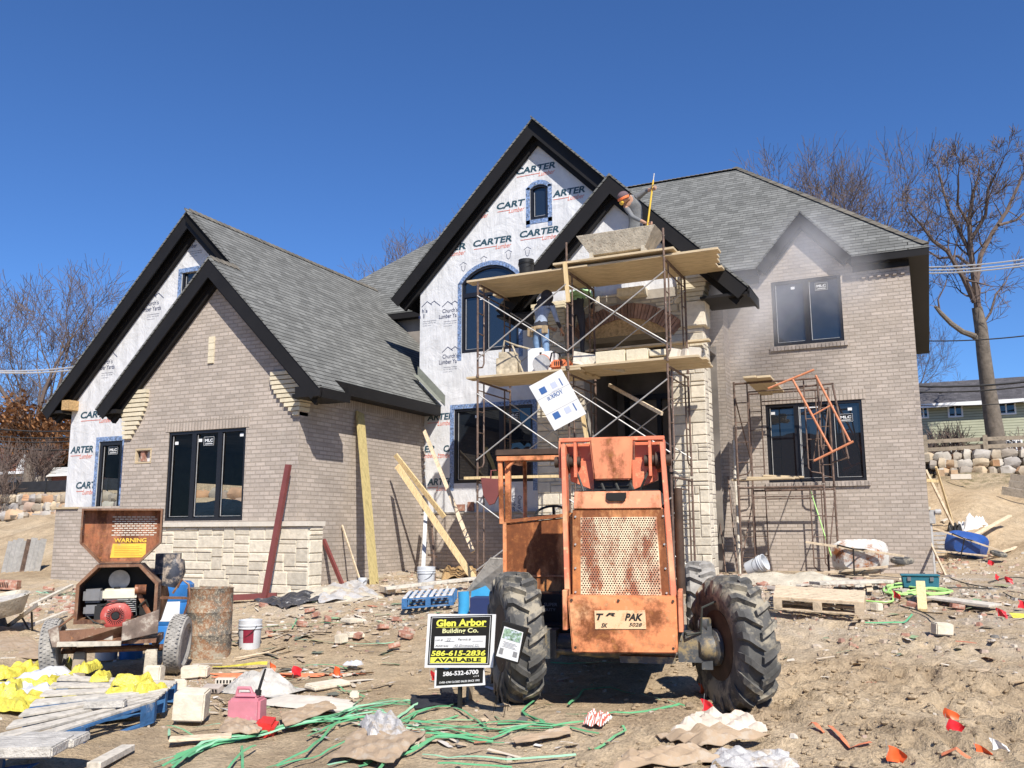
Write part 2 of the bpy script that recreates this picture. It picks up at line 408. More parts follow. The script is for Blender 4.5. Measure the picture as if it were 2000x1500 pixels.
def rust_mat(name, paint, rust=(.20, .062, .018), pale=(.78, .50, .26), amount=.5, scale=2.2, vert=True):
    t = N(name); co = t.obj(); mp = t.n('ShaderNodeMapping'); mp.inputs['Scale'].default_value = (2.2, 2.2, .7) if vert else (1, 1, 1); t.l(co, mp.inputs['Vector'])
    a = t.noise(mp.outputs[0], scale, 8, .62); b = t.noise(co, scale*7, 6, .7); c = t.noise(co, scale*.8, 3)
    k = t.math('MULTIPLY_ADD', t.math('ADD', t.math('MULTIPLY', a, .7), t.math('MULTIPLY', b, .3)), 9, -9*(.5+(.5-amount)*.5)+.5, clamp=True)
    base = t.mix(t.math('MULTIPLY_ADD', c, 4, -2.1, clamp=True), paint, pale)
    base = t.mix(t.math('MULTIPLY_ADD', b, 7, -3.9, clamp=True), base, dk(pale, .9))
    rc = t.ramp(b, [(.3, dk(rust, .55)), (.55, rust), (.75, (.42, .17, .05))])
    t.color(t.mix(k, base, rc)); t.l(t.ramp(k, [(0, (.42,)*3), (1, (.85,)*3)]), t.b.inputs['Roughness'])
    t.l(t.bump(b, .3, .004), t.b.inputs['Normal']); return t.m
M['tr_orange'] = rust_mat('tractor_orange_paint', (.74, .27, .11), amount=.47, scale=2.6, vert=False)
M['tr_salmon'] = rust_mat('tractor_faded_orange', (.74, .27, .14), pale=(.80, .44, .22), amount=.40)
M['tr_red'] = rust_mat('tractor_red_orange', (.66, .19, .10), amount=.26)
M['tr_rust'] = rust_mat('tractor_rusty_panel', (.55, .20, .06), pale=(.72, .42, .16), amount=.56, scale=1.6)
M['grille'] = rust_mat('grille_sheet', (.74, .60, .40), rust=(.38, .15, .085), pale=(.70, .44, .30), amount=.50, scale=3.2)
M['hole'] = mat('dark_hole', (.006, .005, .004), .9, 0, 1, 0)
M['black'] = mat('black_metal', (.012, .012, .012), .55, .2, 8, .1)
M['rubber'] = mat('tyre_rubber', (.085, .083, .078), .85, .35, 7, .5, 60, dirt=(.30, .265, .20), dscale=4, dthr=.50)
M['rubber_dusty'] = mat('dusty_rubber', (.30, .285, .26), .95, .3, 10, .5, 60, dirt=(.10, .095, .09), dscale=8, dthr=.56)
M['rim'] = mat('dark_rusty_rim', (.055, .032, .02), .7, .5, 6, .3)
M['axle'] = mat('greasy_axle', (.075, .08, .085), .55, .4, 6, .3, dirt=(.28, .22, .12), dscale=6, dthr=.5)
M['mixer'] = rust_mat('mixer_rusty_steel', (.20, .10, .055), rust=(.09, .035, .018), pale=(.36, .28, .2), amount=.42, scale=3)
M['mixer_in'] = rust_mat('mixer_inner_orange', (.34, .12, .05), rust=(.13, .045, .02), pale=(.46, .25, .14), amount=.5, scale=3)
M['concrete'] = mat('dried_concrete', (.47, .445, .40), .95, .25, 8, 1.0, 30, bdist=.02)
M['concrete2'] = mat('concrete_splashed', (.47, .42, .33), .9, .3, 8, 1.0, 24, dirt=(.24, .19, .14), dscale=16, dthr=.56, bdist=.012)
M['engine_cream'] = mat('engine_cream', (.62, .58, .46), .6, .15, 7, .1)
M['engine_red'] = mat('engine_red', (.45, .075, .06), .55, .3, 7, .1, dirt=(.55, .42, .38), dscale=9, dthr=.58)
M['plastic_grey'] = mat('grey_plastic', (.16, .16, .165), .6, .2, 7, .1)
M['yellow'] = mat('yellow_sheet', (.60, .52, .07), .42, .3, 9, .8, 14, bdist=.04, dirt=(.12, .12, .11), dscale=11, dthr=.60)
M['yellow_lbl'] = mat('yellow_label', (.72, .46, .05), .5, .15, 8, 0, dirt=(.4, .3, .2), dscale=12, dthr=.62)
M['blueplastic'] = mat('blue_plastic', (.03, .16, .42), .4, .2, 4, .1, dirt=(.4, .4, .38), dscale=10, dthr=.66)
M['lightblue'] = mat('light_blue_plastic', (.05, .33, .62), .4, .15, 4, .1)
M['navybox'] = mat('navy_cardboard', (.015, .03, .11), .6, .1, 4, 0)
def drum_mat():
    t = N('splattered_drum'); co = t.obj()
    a = t.noise(co, 5, 6, .7); b = t.noise(co, 26, 5, .75); v = t.n('ShaderNodeTexVoronoi'); v.inputs['Scale'].default_value = 30; t.l(co, v.inputs['Vector'])
    c = t.ramp(a, [(.34, (.05, .05, .055)), (.45, (.16, .14, .11)), (.54, (.27, .13, .06)), (.62, (.33, .29, .22))])
    c = t.mix(t.math('MULTIPLY_ADD', b, 8, -4.1, clamp=True), c, (.42, .37, .28))
    c = t.mix(t.math('MULTIPLY_ADD', t.noise(co, 60, 4, .7), 9, -5.2, clamp=True), c, (.58, .52, .42))
    c = t.mix(t.math('MULTIPLY', t.math('LESS_THAN', v.outputs['Distance'], .16), .5), c, (.48, .44, .36))
    t.color(c); t.b.inputs['Roughness'].default_value = .8; t.l(t.bump(b, .5, .006), t.b.inputs['Normal']); return t.m
M['drum'] = drum_mat()
M['bucket'] = mat('pale_bucket_plastic', (.56, .58, .60), .45, .12, 5, .1, dirt=(.40, .37, .33), dscale=10, dthr=.64)
M['maroon'] = mat('maroon_label', (.22, .02, .04), .4, .2, 12, 0)
M['pinkcan'] = mat('faded_pink_plastic', (.55, .20, .24), .5, .15, 5, .15, dirt=(.55, .42, .38), dscale=7, dthr=.6)
M['redcan'] = mat('red_plastic', (.58, .035, .03), .35, .15, 5, .1, dirt=(.62, .3, .25), dscale=9, dthr=.66)
M['yellowplastic'] = mat('yellow_spout', (.72, .46, .04), .4, .1, 5, 0)
M['orange'] = mat('orange_plastic', (.55, .20, .03), .5, .3, 5, .15, dirt=(.25, .10, .04), dscale=5, dthr=.6)
M['flag'] = mat('orange_flag_film', (.80, .12, .03), .45, .12, 12, .2, 30)
M['flag_red'] = mat('red_flag_film', (.62, .02, .03), .45, .12, 12, .2, 30)
M['paint_orange'] = mat('marking_paint_orange', (.62, .19, .09), .9, .3, 20, .2)
M['strap'] = mat('green_plastic_strap', (.12, .38, .18), .32, .12, 6, .1)
M['strap_pale'] = mat('pale_green_strap', (.30, .56, .36), .32, .1, 6, .1)
M['hose'] = mat('lime_hose', (.42, .72, .22), .4, .1, 6, 0)
M['cord'] = mat('dark_cord', (.03, .035, .03), .6, .1, 6, 0)
M['card'] = mat('brown_cardboard', (.36, .265, .175), .85, .2, 5, .5, 20, island=.2, dirt=(.40, .33, .25), dscale=7, dthr=.53)
M['paper'] = mat('torn_paper', (.55, .47, .38), .8, .25, 6, .5, 14, dirt=(.70, .36, .22), dscale=4, dthr=.62)
M['film'] = mat('grey_plastic_film', (.42, .41, .40), .4, .25, 6, .7, 14, bdist=.03, dirt=(.36, .30, .23), dscale=6, dthr=.52)
M['white'] = mat('white_paint', (.78, .78, .77), .45, .04, 4, 0)
M['signblack'] = mat('sign_black', (.012, .012, .012), .35, .1, 4, 0)
M['signyellow'] = mat('sign_yellow', (.83, .80, .10), .4, .03, 4, 0)
M['signblue'] = mat('sign_blue', (.10, .28, .52), .4, .03, 4, 0)
M['text_grey'] = mat('text_grey', (.25, .25, .25), .5, 0, 4, 0)
M['text_black'] = mat('text_black', (.015, .015, .015), .5, 0, 4, 0)
M['wheelbarrow_blue'] = mat('wheelbarrow_blue', (.02, .07, .26), .35, .15, 5, .1, dirt=(.35, .33, .30), dscale=7, dthr=.62)
M['wheelbarrow_rust'] = rust_mat('wheelbarrow_rust', (.55, .54, .50), rust=(.25, .09, .03), pale=(.5, .48, .44), amount=.48, scale=2.6, vert=False)
M['teal'] = mat('teal_plastic', (.03, .15, .20), .45, .15, 5, .1)
M['skin_tone'] = mat('skin', (.42, .24, .16), .55, .08, 6, 0)
M['denim'] = mat('blue_denim', (.17, .27, .42), .85, .28, 9, .4, 30, bdist=.02)
M['greyshirt'] = mat('grey_shirt', (.16, .165, .17), .8, .15, 9, .5, 16, bdist=.02)
M['darkcloth'] = mat('dark_cloth', (.035, .035, .045), .85, .2, 9, .4, 16, bdist=.02)
M['jacket'] = mat('pale_blue_jacket', (.30, .36, .47), .8, .2, 9, .5, 16, bdist=.02)
M['greenshirt'] = mat('green_hi_vis_shirt', (.38, .62, .34), .8, .15, 9, .4, 16, bdist=.02)
M['beanie'] = mat('purple_grey_knit', (.13, .085, .095), .9, .2, 30, .3)
M['hat_orange'] = mat('orange_band', (.8, .18, .05), .6, .05, 9, 0)
M['leather'] = mat('work_leather', (.40, .30, .18), .7, .2, 9, .2)
M['saw_orange'] = mat('saw_orange_plastic', (.60, .17, .06), .5, .2, 9, .1, dirt=(.5, .4, .32), dscale=14, dthr=.56)
M['bark'] = mat('tree_bark', (.15, .125, .10), .95, .35, 5, .8, 18, bdist=.03)
M['twig'] = mat('twigs', (.12, .088, .074), .95, .25, 3, 0)
M['deadleaf'] = mat('dead_brown_leaves', (.30, .14, .055), .9, .35, 2, 0, island=.45)
M['boulder'] = None
def boulder_mat():
    t = N('fieldstone'); co = t.obj(); f = t.noise(co, 3.0, 6, .7)
    c = t.ramp(t.island(), [(0, (.40, .34, .26)), (.25, (.26, .23, .20)), (.45, (.47, .38, .26)), (.6, (.42, .24, .13)), (.75, (.30, .28, .27)), (1, (.48, .44, .37))])
    c = t.mix(1, c, t.ramp(f, [(.3, (.75,)*3), (.7, (1.2,)*3)]), 'MULTIPLY')
    t.color(c); t.b.inputs['Roughness'].default_value = .9; t.l(t.bump(t.noise(co, 12, 5), .5, .03), t.b.inputs['Normal']); return t.m
M['boulder'] = boulder_mat()
def siding(name, col, rh=.12):
    t = N(name); uv = wall_uv(t); b = t.n('ShaderNodeTexBrick'); t.l(uv, b.inputs['Vector'])
    for k, v in (('Scale', 1), ('Mortar Size', .012), ('Mortar Smooth', .2), ('Brick Width', 400), ('Row Height', rh)): b.inputs[k].default_value = v
    t.color(t.mix(1, t.ramp(t.noise(uv, 3, 3), [(.3, dk(col, .93)), (.7, dk(col, 1.07))]), t.ramp(b.outputs['Fac'], [(0, (1, 1, 1)), (1, (.35,)*3)]), 'MULTIPLY'))
    t.b.inputs['Roughness'].default_value = .6; return t.m
M['siding_green'] = siding('green_siding', (.40, .41, .29))
M['siding_tan'] = siding('tan_siding', (.50, .45, .38))
M['siding_white'] = siding('white_siding', (.72, .72, .70))
M['fence'] = wood('grey_fence_wood', (.30, .25, .19), sx=(3, 3, 3))
M['siltfence'] = mat('black_silt_fence', (.02, .021, .025), .7, .3, 4, .4, 10, bdist=.03)
M['brown_roof'] = shingle_mat('brown_shingles', (.17, .085, .06))
M['wire'] = mat('power_wire', (.03, .03, .03), .5, 0, 1, 0)
M['wire_lit'] = mat('aluminium_wire', (.70, .72, .75), .3, 0, 1, 0, metal=.6)
def ground_mat():
    t = N('bare_dirt'); p = t.pos()
    sp = t.n('ShaderNodeSeparateXYZ'); t.l(p, sp.inputs[0])
    n1 = t.noise(p, .55, 6, .6); n2 = t.noise(p, 5, 6, .65); n3 = t.noise(p, 38, 5, .7); n4 = t.noise(p, 1.6, 5, .6)
    c = t.ramp(n1, [(.32, (.36, .27, .175)), (.5, (.48, .375, .25)), (.68, (.55, .445, .31))])
    c = t.mix(1, c, t.ramp(n2, [(.3, (.78, .77, .76)), (.7, (1.16, 1.15, 1.13))]), 'MULTIPLY')
    c = t.mix(1, c, t.ramp(n3, [(.3, (.68,)*3), (.62, (1.16,)*3)]), 'MULTIPLY')
    # grey mortar dust and crushed stone towards the house
    near = t.math('MULTIPLY_ADD', sp.outputs[1], .22, -2.1, clamp=True); far = t.math('MULTIPLY_ADD', sp.outputs[1], -.35, 7.1, clamp=True)
    xr = t.math('MULTIPLY_ADD', sp.outputs[0], 1.0, 18.2, clamp=True)
    k = t.math('MULTIPLY', t.math('MULTIPLY', t.math('MULTIPLY', near, far), xr), t.math('MULTIPLY_ADD', n4, 5, -2.2, clamp=True))
    c = t.mix(t.math('MULTIPLY', k, .75), c, (.47, .425, .36))
    # grassy patch up on the right bank and left terrace
    gy = t.math('MULTIPLY_ADD', sp.outputs[1], 1.0, -28.5, clamp=True)
    c = t.mix(t.math('MULTIPLY', gy, t.math('MULTIPLY_ADD', n2, 4, -1.7, clamp=True)), c, (.14, .125, .065))
    t.color(c); t.b.inputs['Roughness'].default_value = .97; t.b.inputs['Specular IOR Level'].default_value = .12
    h = t.math('ADD', t.math('MULTIPLY', n3, .35), n2)
    t.l(t.bump(h, 1.0, .09), t.b.inputs['Normal']); return t.m
M['ground'] = ground_mat()
# ---------------------------------------------------------------- terrain
_T = {}
def vnoise(x, y, seed, sc):
    if seed not in _T: _T[seed] = np.random.RandomState(seed).rand(256, 256)
    T = _T[seed]
    x = x*sc+1000; y = y*sc+1000; xi = np.floor(x).astype(int); yi = np.floor(y).astype(int); fx = x-xi; fy = y-yi
    fx = fx*fx*(3-2*fx); fy = fy*fy*(3-2*fy)
    a = T[xi % 256, yi % 256]; b = T[(xi+1) % 256, yi % 256]; c = T[xi % 256, (yi+1) % 256]; d = T[(xi+1) % 256, (yi+1) % 256]
    return (a*(1-fx)+b*fx)*(1-fy)+(c*(1-fx)+d*fx)*fy
def rough_z(X, Y):
    fade = ss(60, 30, np.hypot(X, Y)); nearf = ss(26, 14, Y)
    churn = ss(-3.2, -1.2, X)*ss(14, 9.5, Y)*ss(2.0, 4.0, Y)       # churned mud right foreground
    a = (vnoise(X, Y, 1, .8)-.5)*.10 + (vnoise(X, Y, 2, 2.3)-.5)*.05 + (vnoise(X, Y, 3, 6)-.5)*.022 + (vnoise(X, Y, 4, 15)-.5)*.012
    rdg = 1-np.abs(2*vnoise(X+.6*Y, Y-.3*X, 5, 3.4)-1); r2 = 1-np.abs(2*vnoise(X, Y, 6, 8)-1); r3 = vnoise(X, Y, 9, 18)
    cl = vnoise(X, Y, 12, 1.2)
    b = churn*(.085*rdg**2+.065*r2**2*ss(.3, .5, cl)+.035*(r3-.5)-.05)*(.45+cl)
    bank = (vnoise(X, Y, 7, .9)-.5)*.5*ss(20, 25, Y)*(X > .3) + (vnoise(X, Y, 8, 1.1)-.5)*.3*ss(15, 19, Y)*(X < -18.3)*ss(30, 26, Y)
    rut = -.10*np.exp(-((Y-(6.1+.28*(X+1)))/.16)**2)*ss(-2.0, -1.2, X)*(.5+vnoise(X, Y, 10, 4)) + .05*np.exp(-((Y-(6.45+.28*(X+1)))/.14)**2)*ss(-2.0, -1.2, X)
    return (a*nearf+b+rut)*fade + bank
def make_ground():
    xs = np.unique(np.concatenate([np.arange(-400, -36, 14), np.arange(-36, -14, .5), np.arange(-14, 3.5, .042), np.arange(3.5, 14, .4), np.arange(14, 400, 14)]))
    ys = np.unique(np.concatenate([np.arange(-120, 2, 8), np.arange(2, 12, .042), np.arange(12, 24, .11), np.arange(24, 46, .5), np.arange(46, 900, 24)]))
    X, Y = np.meshgrid(xs, ys); Z = hgt(X, Y)+rough_z(X, Y)
    nx, ny = len(xs), len(ys)
    co = np.stack([X, Y, Z], -1).reshape(-1, 3)
    i = np.arange(nx*ny).reshape(ny, nx); F = np.stack([i[:-1, :-1], i[:-1, 1:], i[1:, 1:], i[1:, :-1]], -1).reshape(-1, 4)
    me = bpy.data.meshes.new('ground'); me.vertices.add(len(co)); me.vertices.foreach_set('co', co.ravel())
    me.loops.add(F.size); me.loops.foreach_set('vertex_index', F.ravel()); me.polygons.add(len(F))
    me.polygons.foreach_set('loop_start', np.arange(len(F))*4); me.polygons.foreach_set('loop_total', np.full(len(F), 4))
    me.polygons.foreach_set('use_smooth', np.ones(len(F), bool)); me.materials.append(M['ground']); me.update(calc_edges=True); me.validate()
    o = bpy.data.objects.new('ground', me); COL.objects.link(o); tag(o, kind='structure'); return o
make_ground()
# ---------------------------------------------------------------- the house
rnd = random.Random(7)
house = empty('house', (-9, 17, .6), label='unfinished two storey brick house with black trimmed gables and white house wrap', cat='house')
SPLIT = {'limestone_porch_piers', 'flashing_tape', 'soldier_courses', 'eave_fascia', 'ridge_caps', 'brick_sills', 'projecting_bricks', 'wrap_lettering', 'wrap_script', 'wrap_logos', 'loose_bricks_in_wall', 'white_tags', 'rake_board', 'frieze_board', 'soffit', 'electrical_opening_frame', 'open_sash_edge', 'glazing_bead'}
HM = Matrix.Translation((-9, 17, .6)).inverted()
def hb(mb, name, mat, parent=house, **kw):
    mb.xf(HM)
    if name in SPLIT:
        for m_ in split_mb(mb, .2): o = m_.build(name, mat, None, **kw); o.parent = parent
        return o
    o = mb.build(name, mat, None, **kw); o.parent = parent
    return o
def arch_pts(x0, x1, zs, zc, n=10):
    """points of a flat arch from right to left (x1 -> x0)"""
    h = zc-zs; wv = (x1-x0)/2; R = (wv*wv+h*h)/(2*h); cx = (x0+x1)/2; cz = zc-R; a = math.asin(min(1, wv/R)); out = []
    for i in range(n+1):
        t = a-2*a*i/n; out.append((cx+R*math.sin(t), cz+R*math.cos(t)))
    return out
def rect(x0, x1, z0, z1): return [(x0, z0), (x1, z0), (x1, z1), (x0, z1)]
def wall(poly, c, holes=(), axis='Y', depth=.14, face=True):
    """wall sheet in the plane axis=c with reveals going inwards (depth)"""
    P = (lambda u, v, w=0: (u, c+w, v)) if axis == 'Y' else (lambda u, v, w=0: (c+w, u, v))
    loops = [poly]+list(holes); tri = tessellate_polygon([[Vector((a, b, 0)) for a, b in lp] for lp in loops])
    flat = [p for lp in loops for p in lp]; mb = MB()
    mb.add([P(*p) for p in flat], [tuple(t) for t in tri])
    for lp in holes:
        for i in range(len(lp)):
            a, b = lp[i], lp[(i+1) % len(lp)]
            mb.quad(P(*a), P(*b), P(*b, depth), P(*a, depth))
    return mb
def fix_normals(o, n):
    me = o.data; bm = bmesh.new(); bm.from_mesh(me)
    for f in bm.faces:
        if abs(f.normal.dot(n)) > .9 and f.normal.dot(n) < 0: f.normal_flip()
    bm.to_mesh(me); bm.free()
YF, YL, YB, YP, YR = 13.0, 13.85, 17.5, 16.3, 20.0
def ashlar(mb, u0, u1, z0, z1, P, seed, d=.024, unit=.078, maxw=.75, clip=None):
    """random coursed limestone blocks; P(u, z, out) -> point"""
    rr = random.Random(seed); nr = max(1, int(round((z1-z0)/unit))); cu = .09; nc = max(1, int(round((u1-u0)/cu)))
    ru = (z1-z0)/nr; cu = (u1-u0)/nc; occ = [[0]*nc for _ in range(nr)]
    for r in range(nr):
        for c in range(nc):
            if occ[r][c]: continue
            h = min(rr.choice((1, 1, 2, 2, 3)), nr-r); wv = rr.randint(3, max(3, int(maxw/cu)))
            k = 0
            while k < wv and c+k < nc and not occ[r][c+k]: k += 1
            if nc-(c+k) < 2 and c+k < nc and not any(occ[r][c+k:]): k = nc-c
            ok = False
            while h > 1:
                if all(not occ[r+i][c+j] for i in range(h) for j in range(k)): break
                h -= 1
            for i in range(h):
                for j in range(k): occ[r+i][c+j] = 1
            g = .006; a0, a1 = u0+c*cu+g, u0+(c+k)*cu-g; b0, b1 = z0+r*ru+g, z0+(r+h)*ru-g; dd = d*(.55+.6*rr.random()); bv = .012
            if clip and not clip((a0+a1)/2, (b0+b1)/2): continue
            j_ = lambda: (rr.random()-.5)*.009
            v = [P(a0, b0, 0), P(a1, b0, 0), P(a1, b1, 0), P(a0, b1, 0), P(a0+bv+j_(), b0+bv+j_(), dd), P(a1-bv+j_(), b0+bv+j_(), dd), P(a1-bv+j_(), b1-bv+j_(), dd), P(a0+bv+j_(), b1-bv+j_(), dd)]
            mb.add(v, [(4, 5, 6, 7), (0, 1, 5, 4), (1, 2, 6, 5), (2, 3, 7, 6), (3, 0, 4, 7)])
    return mb
# --- walls
W1 = rect(-13.64, -11.66, 1.83, 3.58)
o = hb(wall([(-14.87, .1), (-10.41, .1), (-10.41, 4.62), (-12.54, 6.62), (-14.87, 4.32)], YF, [W1, rect(-14.50, -14.10, 3.02, 3.24)]), 'front_gable_brick_wall', M['brick'])
o = hb(wall([(YF, .1), (18.0, .1), (18.0, 4.55), (YF, 4.55)], -10.41, axis='X'), 'side_brick_wall', M['brick'])
o = hb(wall([(YF, .1), (YL, .1), (YL, 4.3), (YF, 4.3)], -14.87, axis='X'), 'brick_return_wall', M['brick'])
DW = rect(-16.60, -15.88, 2.02, 3.60)
o = hb(wall([(-17.56, 2.16), (-14.87, 2.16), (-14.87, 4.2), (-12.7, 6.4), (-12.7, 6.95), (-14.05, 8.27), (-17.56, 4.76)], YL, [DW, rect(-14.42, -13.85, 6.5, 7.2)]), 'wrapped_gable_wall', M['wrap'])
o = hb(wall(rect(-17.72, -14.80, .1, 2.17), YL-.09), 'low_brick_wall', M['brick'])
o = hb(wall([(YL-.09, .1), (YL, .1), (YL, 2.17), (YL-.09, 2.17)], -17.72, axis='X'), 'low_brick_end', M['brick'])
mb = MB(); mb.bp(-17.8, -17.0, YL-.13, YL-.005, 2.13, 2.17)
hb(mb, 'loose_ledge_board', M['plank'])
# interior of the left wing with an opening towards the sand bank on its left side
mb = MB(); mb.bp(-17.56, -17.5, 13.9, 14.3, .1, 5); mb.bp(-17.56, -17.5, 14.3, 15.0, .1, 1.5); mb.bp(-17.56, -17.5, 20.6, 21.5, .1, 5); mb.bp(-17.56, -17.5, 15.0, 20.6, .1, 1.5); mb.bp(-17.56, -17.5, 14.3, 20.6, 2.88, 5); mb.bp(-17.56, -17.5, 15.85, 17.7, 1.5, 2.88)
mb.bp(-17.5, -10.6, 21.4, 21.5, .1, 6); mb.bp(-10.55, -10.50, 13.1, 21.4, .1, 4.4); mb.bp(-17.5, -10.6, 13.95, 21.4, .55, .6); mb.bp(-17.5, -10.6, 13.9, 21.4, 3.75, 3.8)
hb(mb, 'interior_walls', M['interior'])
BW1 = rect(-9.63, -7.68, 2.66, 4.34)
BW2 = [(-9.45, 5.62), (-8.0, 5.62)]+arch_pts(-9.45, -8.0, 7.26, 7.63)
BW3 = [(-7.70, 8.54), (-7.26, 8.54)]+arch_pts(-7.70, -7.26, 9.27, 9.36, 4)
o = hb(wall([(-10.56, 1.98), (-6.9, 1.98), (-6.9, 5.7), (-4.23, 5.7), (-4.23, 7.2), (-7.49, 10.5), (-10.56, 7.42)], YB, [BW1, BW2, BW3]), 'big_gable_wrapped_wall', M['wrap'])
o = hb(wall([(-10.41, .1), (-6.9, .1), (-6.9, 1.99), (-10.41, 1.99)], YB-.09), 'brick_base_wall', M['brick'])
mb = MB(); mb.bp(-10.41, -6.9, YB-.11, YB, 1.985, 2.02)
hb(mb, 'base_ledge', M['mortar'])
o = hb(wall([(YB, 4.4), (20.2, 4.4), (20.2, 7.2), (YB, 7.2)], -10.56, axis='X'), 'gable_side_wall', M['wrap'])
RW1 = rect(-3.13, -1.13, 2.62, 4.34); RW2 = rect(-2.87, -1.39, 5.64, 7.12)
o = hb(wall([(-3.86, .1), (0, .1), (0, 7.18), (-1.15, 7.28), (-2.13, 8.40), (-3.12, 7.28), (-3.86, 7.18)], YR, [RW1, RW2]), 'right_wing_brick_wall', M['brick'])
o = hb(wall([(-4.6, .1), (-3.86, .1), (-3.86, 7.18), (-4.6, 7.18)], 19.45), 'step_brick_wall', M['brick'])
o = hb(wall([(19.45, .1), (YR, .1), (YR, 7.18), (19.45, 7.18)], -3.86, axis='X'), 'step_brick_return', M['brick'])
o = hb(wall([(YB, .1), (19.45, .1), (19.45, 7.18), (YB, 7.18)], -4.3, axis='X'), 'porch_inner_side_wall', M['brick'])
o = hb(wall([(YR, .1), (31, .1), (31, 7.18), (YR, 7.18)], -.02, axis='X'), 'right_side_wall', M['brick'])
mb = MB(); mb.bp(-16.6, -10.6, YR, YR+.1, 4, 7.3); mb.bp(-16.6, 0, 31, 31.1, 0, 7.3); mb.bp(-16.6, -16.5, YR, 31, 0, 7.3); mb.bp(-4.2, -.05, 23, 23.05, .1, 7.1); mb.bp(-10.5, -4.4, 20.4, 20.45, .1, 7.6)
mb.bp(-4.2, -.05, 20.2, 23, 4.8, 4.85); mb.bp(-4.2, -.05, 20.2, 23, .55, .6)
hb(mb, 'rear_and_interior_walls', M['interior'])
# soldier courses over windows and below the eaves, sills
mb = MB()
mb.bp(-13.72, -11.58, YF-.012, YF+.02, 3.585, 3.80); mb.bp(-3.2, -1.05, YR-.012, YR+.02, 4.345, 4.56)
mb.bp(-10.43, -10.398, 13.0, 17.42, 4.05, 4.30)
hb(mb, 'soldier_courses', M['soldier'])
mb = MB()
for x0, x1, z in ((-3.2, -1.06, 2.62), (-2.95, -1.32, 5.64)):
    x = x0
    while x < x1-.02:
        mb.bp(x+.004, min(x+.072, x1), YR-.05, YR+.10, z-.11, z-.012); x += .078
hb(mb, 'brick_sills', M['greybrick'])
mb = MB(); x = -.95
while x < -.02: mb.bp(x, x+.07, YR-.045, YR, 6.965, 7.03); x += .155
z = 2.9
while z < 4.5:
    mb.bp(-.08, .003, YR-.004, YR+.10, z, z+.07); z += .157
hb(mb, 'projecting_bricks', M['greybrick'])
# --- limestone base and piers
Pf = lambda Y: (lambda u, z, o_: (u, Y-o_, z)); Px = lambda X: (lambda u, z, o_: (X+o_, u, z))
mb = MB(); mb.bp(-14.95, -10.02, YF-.10, YF-.005, .1, 1.72); mb.bp(-10.10, -10.02, YF-.005, YF+.0, .1, 1.72)
ashlar(mb, -14.95, -10.02, .2, 1.71, Pf(YF-.10), 3); ashlar(mb, YF-.10, YF+.28, .2, 1.71, Px(-10.02), 4, maxw=.38); mb.bp(-10.40, -10.02, YF-.005, YF+.28, .1, 1.71)
hb(mb, 'limestone_base', M['stone'], recalc=False)
mb = MB(); x = -14.97
while x < -9.99:
    w_ = min(.62, -9.97-x); mb.bp(x+.003, x+w_-.003, YF-.165, YF+.30 if x+w_ > -10.45 else YF-.004, 1.715, 1.80); x += w_
hb(mb, 'stone_ledge', M['sill'])
mb = MB()
for i in range(4): mb.bp(-12.69, -12.55, YF-.03, YF+.02, 4.90+.135*i, 4.90+.135*i+.128)
hb(mb, 'stone_accent', M['stone_cream'])
mb = MB(); mb.bp(-14.52, -14.08, YF-.015, YF+.05, 3.25, 3.285); mb.bp(-14.52, -14.08, YF-.01, YF+.05, 2.985, 3.015); mb.bp(-14.52, -14.49, YF-.01, YF+.05, 3.015, 3.25); mb.bp(-14.11, -14.08, YF-.01, YF+.05, 3.015, 3.25)
hb(mb, 'electrical_opening_frame', M['plank'])
mb = MB(); mb.bp(-14.40, -14.30, YF+.02, YF+.10, 3.03, 3.24); hb(mb, 'electrical_opening_brick', M['redbrick'])
mb = MB(); mb.bp(-14.3, -14.1, YF+.10, YF+.12, 3.02, 3.24); hb(mb, 'electrical_opening_back', M['wrap'])
# corbels: stepped cream courses at gable feet
def corbel(cx, z0, z1, n, side, y, wtop, wbot, out):
    mb = MB()
    for i in range(n):
        t = i/(n-1); z = z0+(z1-z0)*t; h = (z1-z0)/n*.86; wd = wbot+(wtop-wbot)*math.sin(t*math.pi*.55)/math.sin(math.pi*.55)
        jo = .012*(i % 2)
        e = out*t
        if side > 0: mb.bp(cx-wd, cx+e+jo, y-.05-.03*t, y+.25, z, z+h)
        else: mb.bp(cx-e-jo, cx+wd, y-.05-.03*t, y+.25, z, z+h)
    return mb
mb = corbel(-10.41, 3.74, 4.52, 10, 1, YF, .66, .12, .20); hb(mb, 'stone_corbel', M['stone_cream'])
mb = corbel(-14.87, 3.50, 4.42, 11, -1, YF, .62, .22, .10); hb(mb, 'stone_corbel', M['stone_cream'])
# porch front in stone with the deep entry behind it
PO = [(-6.02, .65), (-4.28, .65), (-4.28, 5.38), (-6.02, 5.38)]
mb = wall([(-7.05, .1), (-3.62, .1), (-3.62, 6.25), (-7.05, 6.25)], YP, [PO], depth=.5)
hb(mb, 'porch_front_wall', M['mortar'])
mb = MB(); 
def inarch(u, z):
    R = 1.62; cx, cz = -5.15, 6.02-1.62
    return not (-6.35 < u < -3.95 and 5.3 < z and (u-cx)**2+(z-cz)**2 < R*R)
ashlar(mb, -7.05, -6.03, .7, 5.38, Pf(YP), 11, maxw=.6); ashlar(mb, -4.27, -3.62, .7, 5.38, Pf(YP), 12, maxw=.5); ashlar(mb, -7.05, -3.62, 5.38, 6.05, Pf(YP), 13, clip=inarch, maxw=.5)
ashlar(mb, -6.9, -5.3, 6.05, 6.25, Pf(YP), 15, maxw=.6); ashlar(mb, -4.1, -3.62, 6.05, 6.25, Pf(YP), 16, maxw=.5)
hb(mb, 'limestone_porch_piers', M['stone'], recalc=False)
o = hb(wall([(YP, .1), (YP+.5, .1), (YP+.5, 6.3), (YP, 6.3)], -3.62, axis='X'), 'porch_pier_side', M['greybrick'])
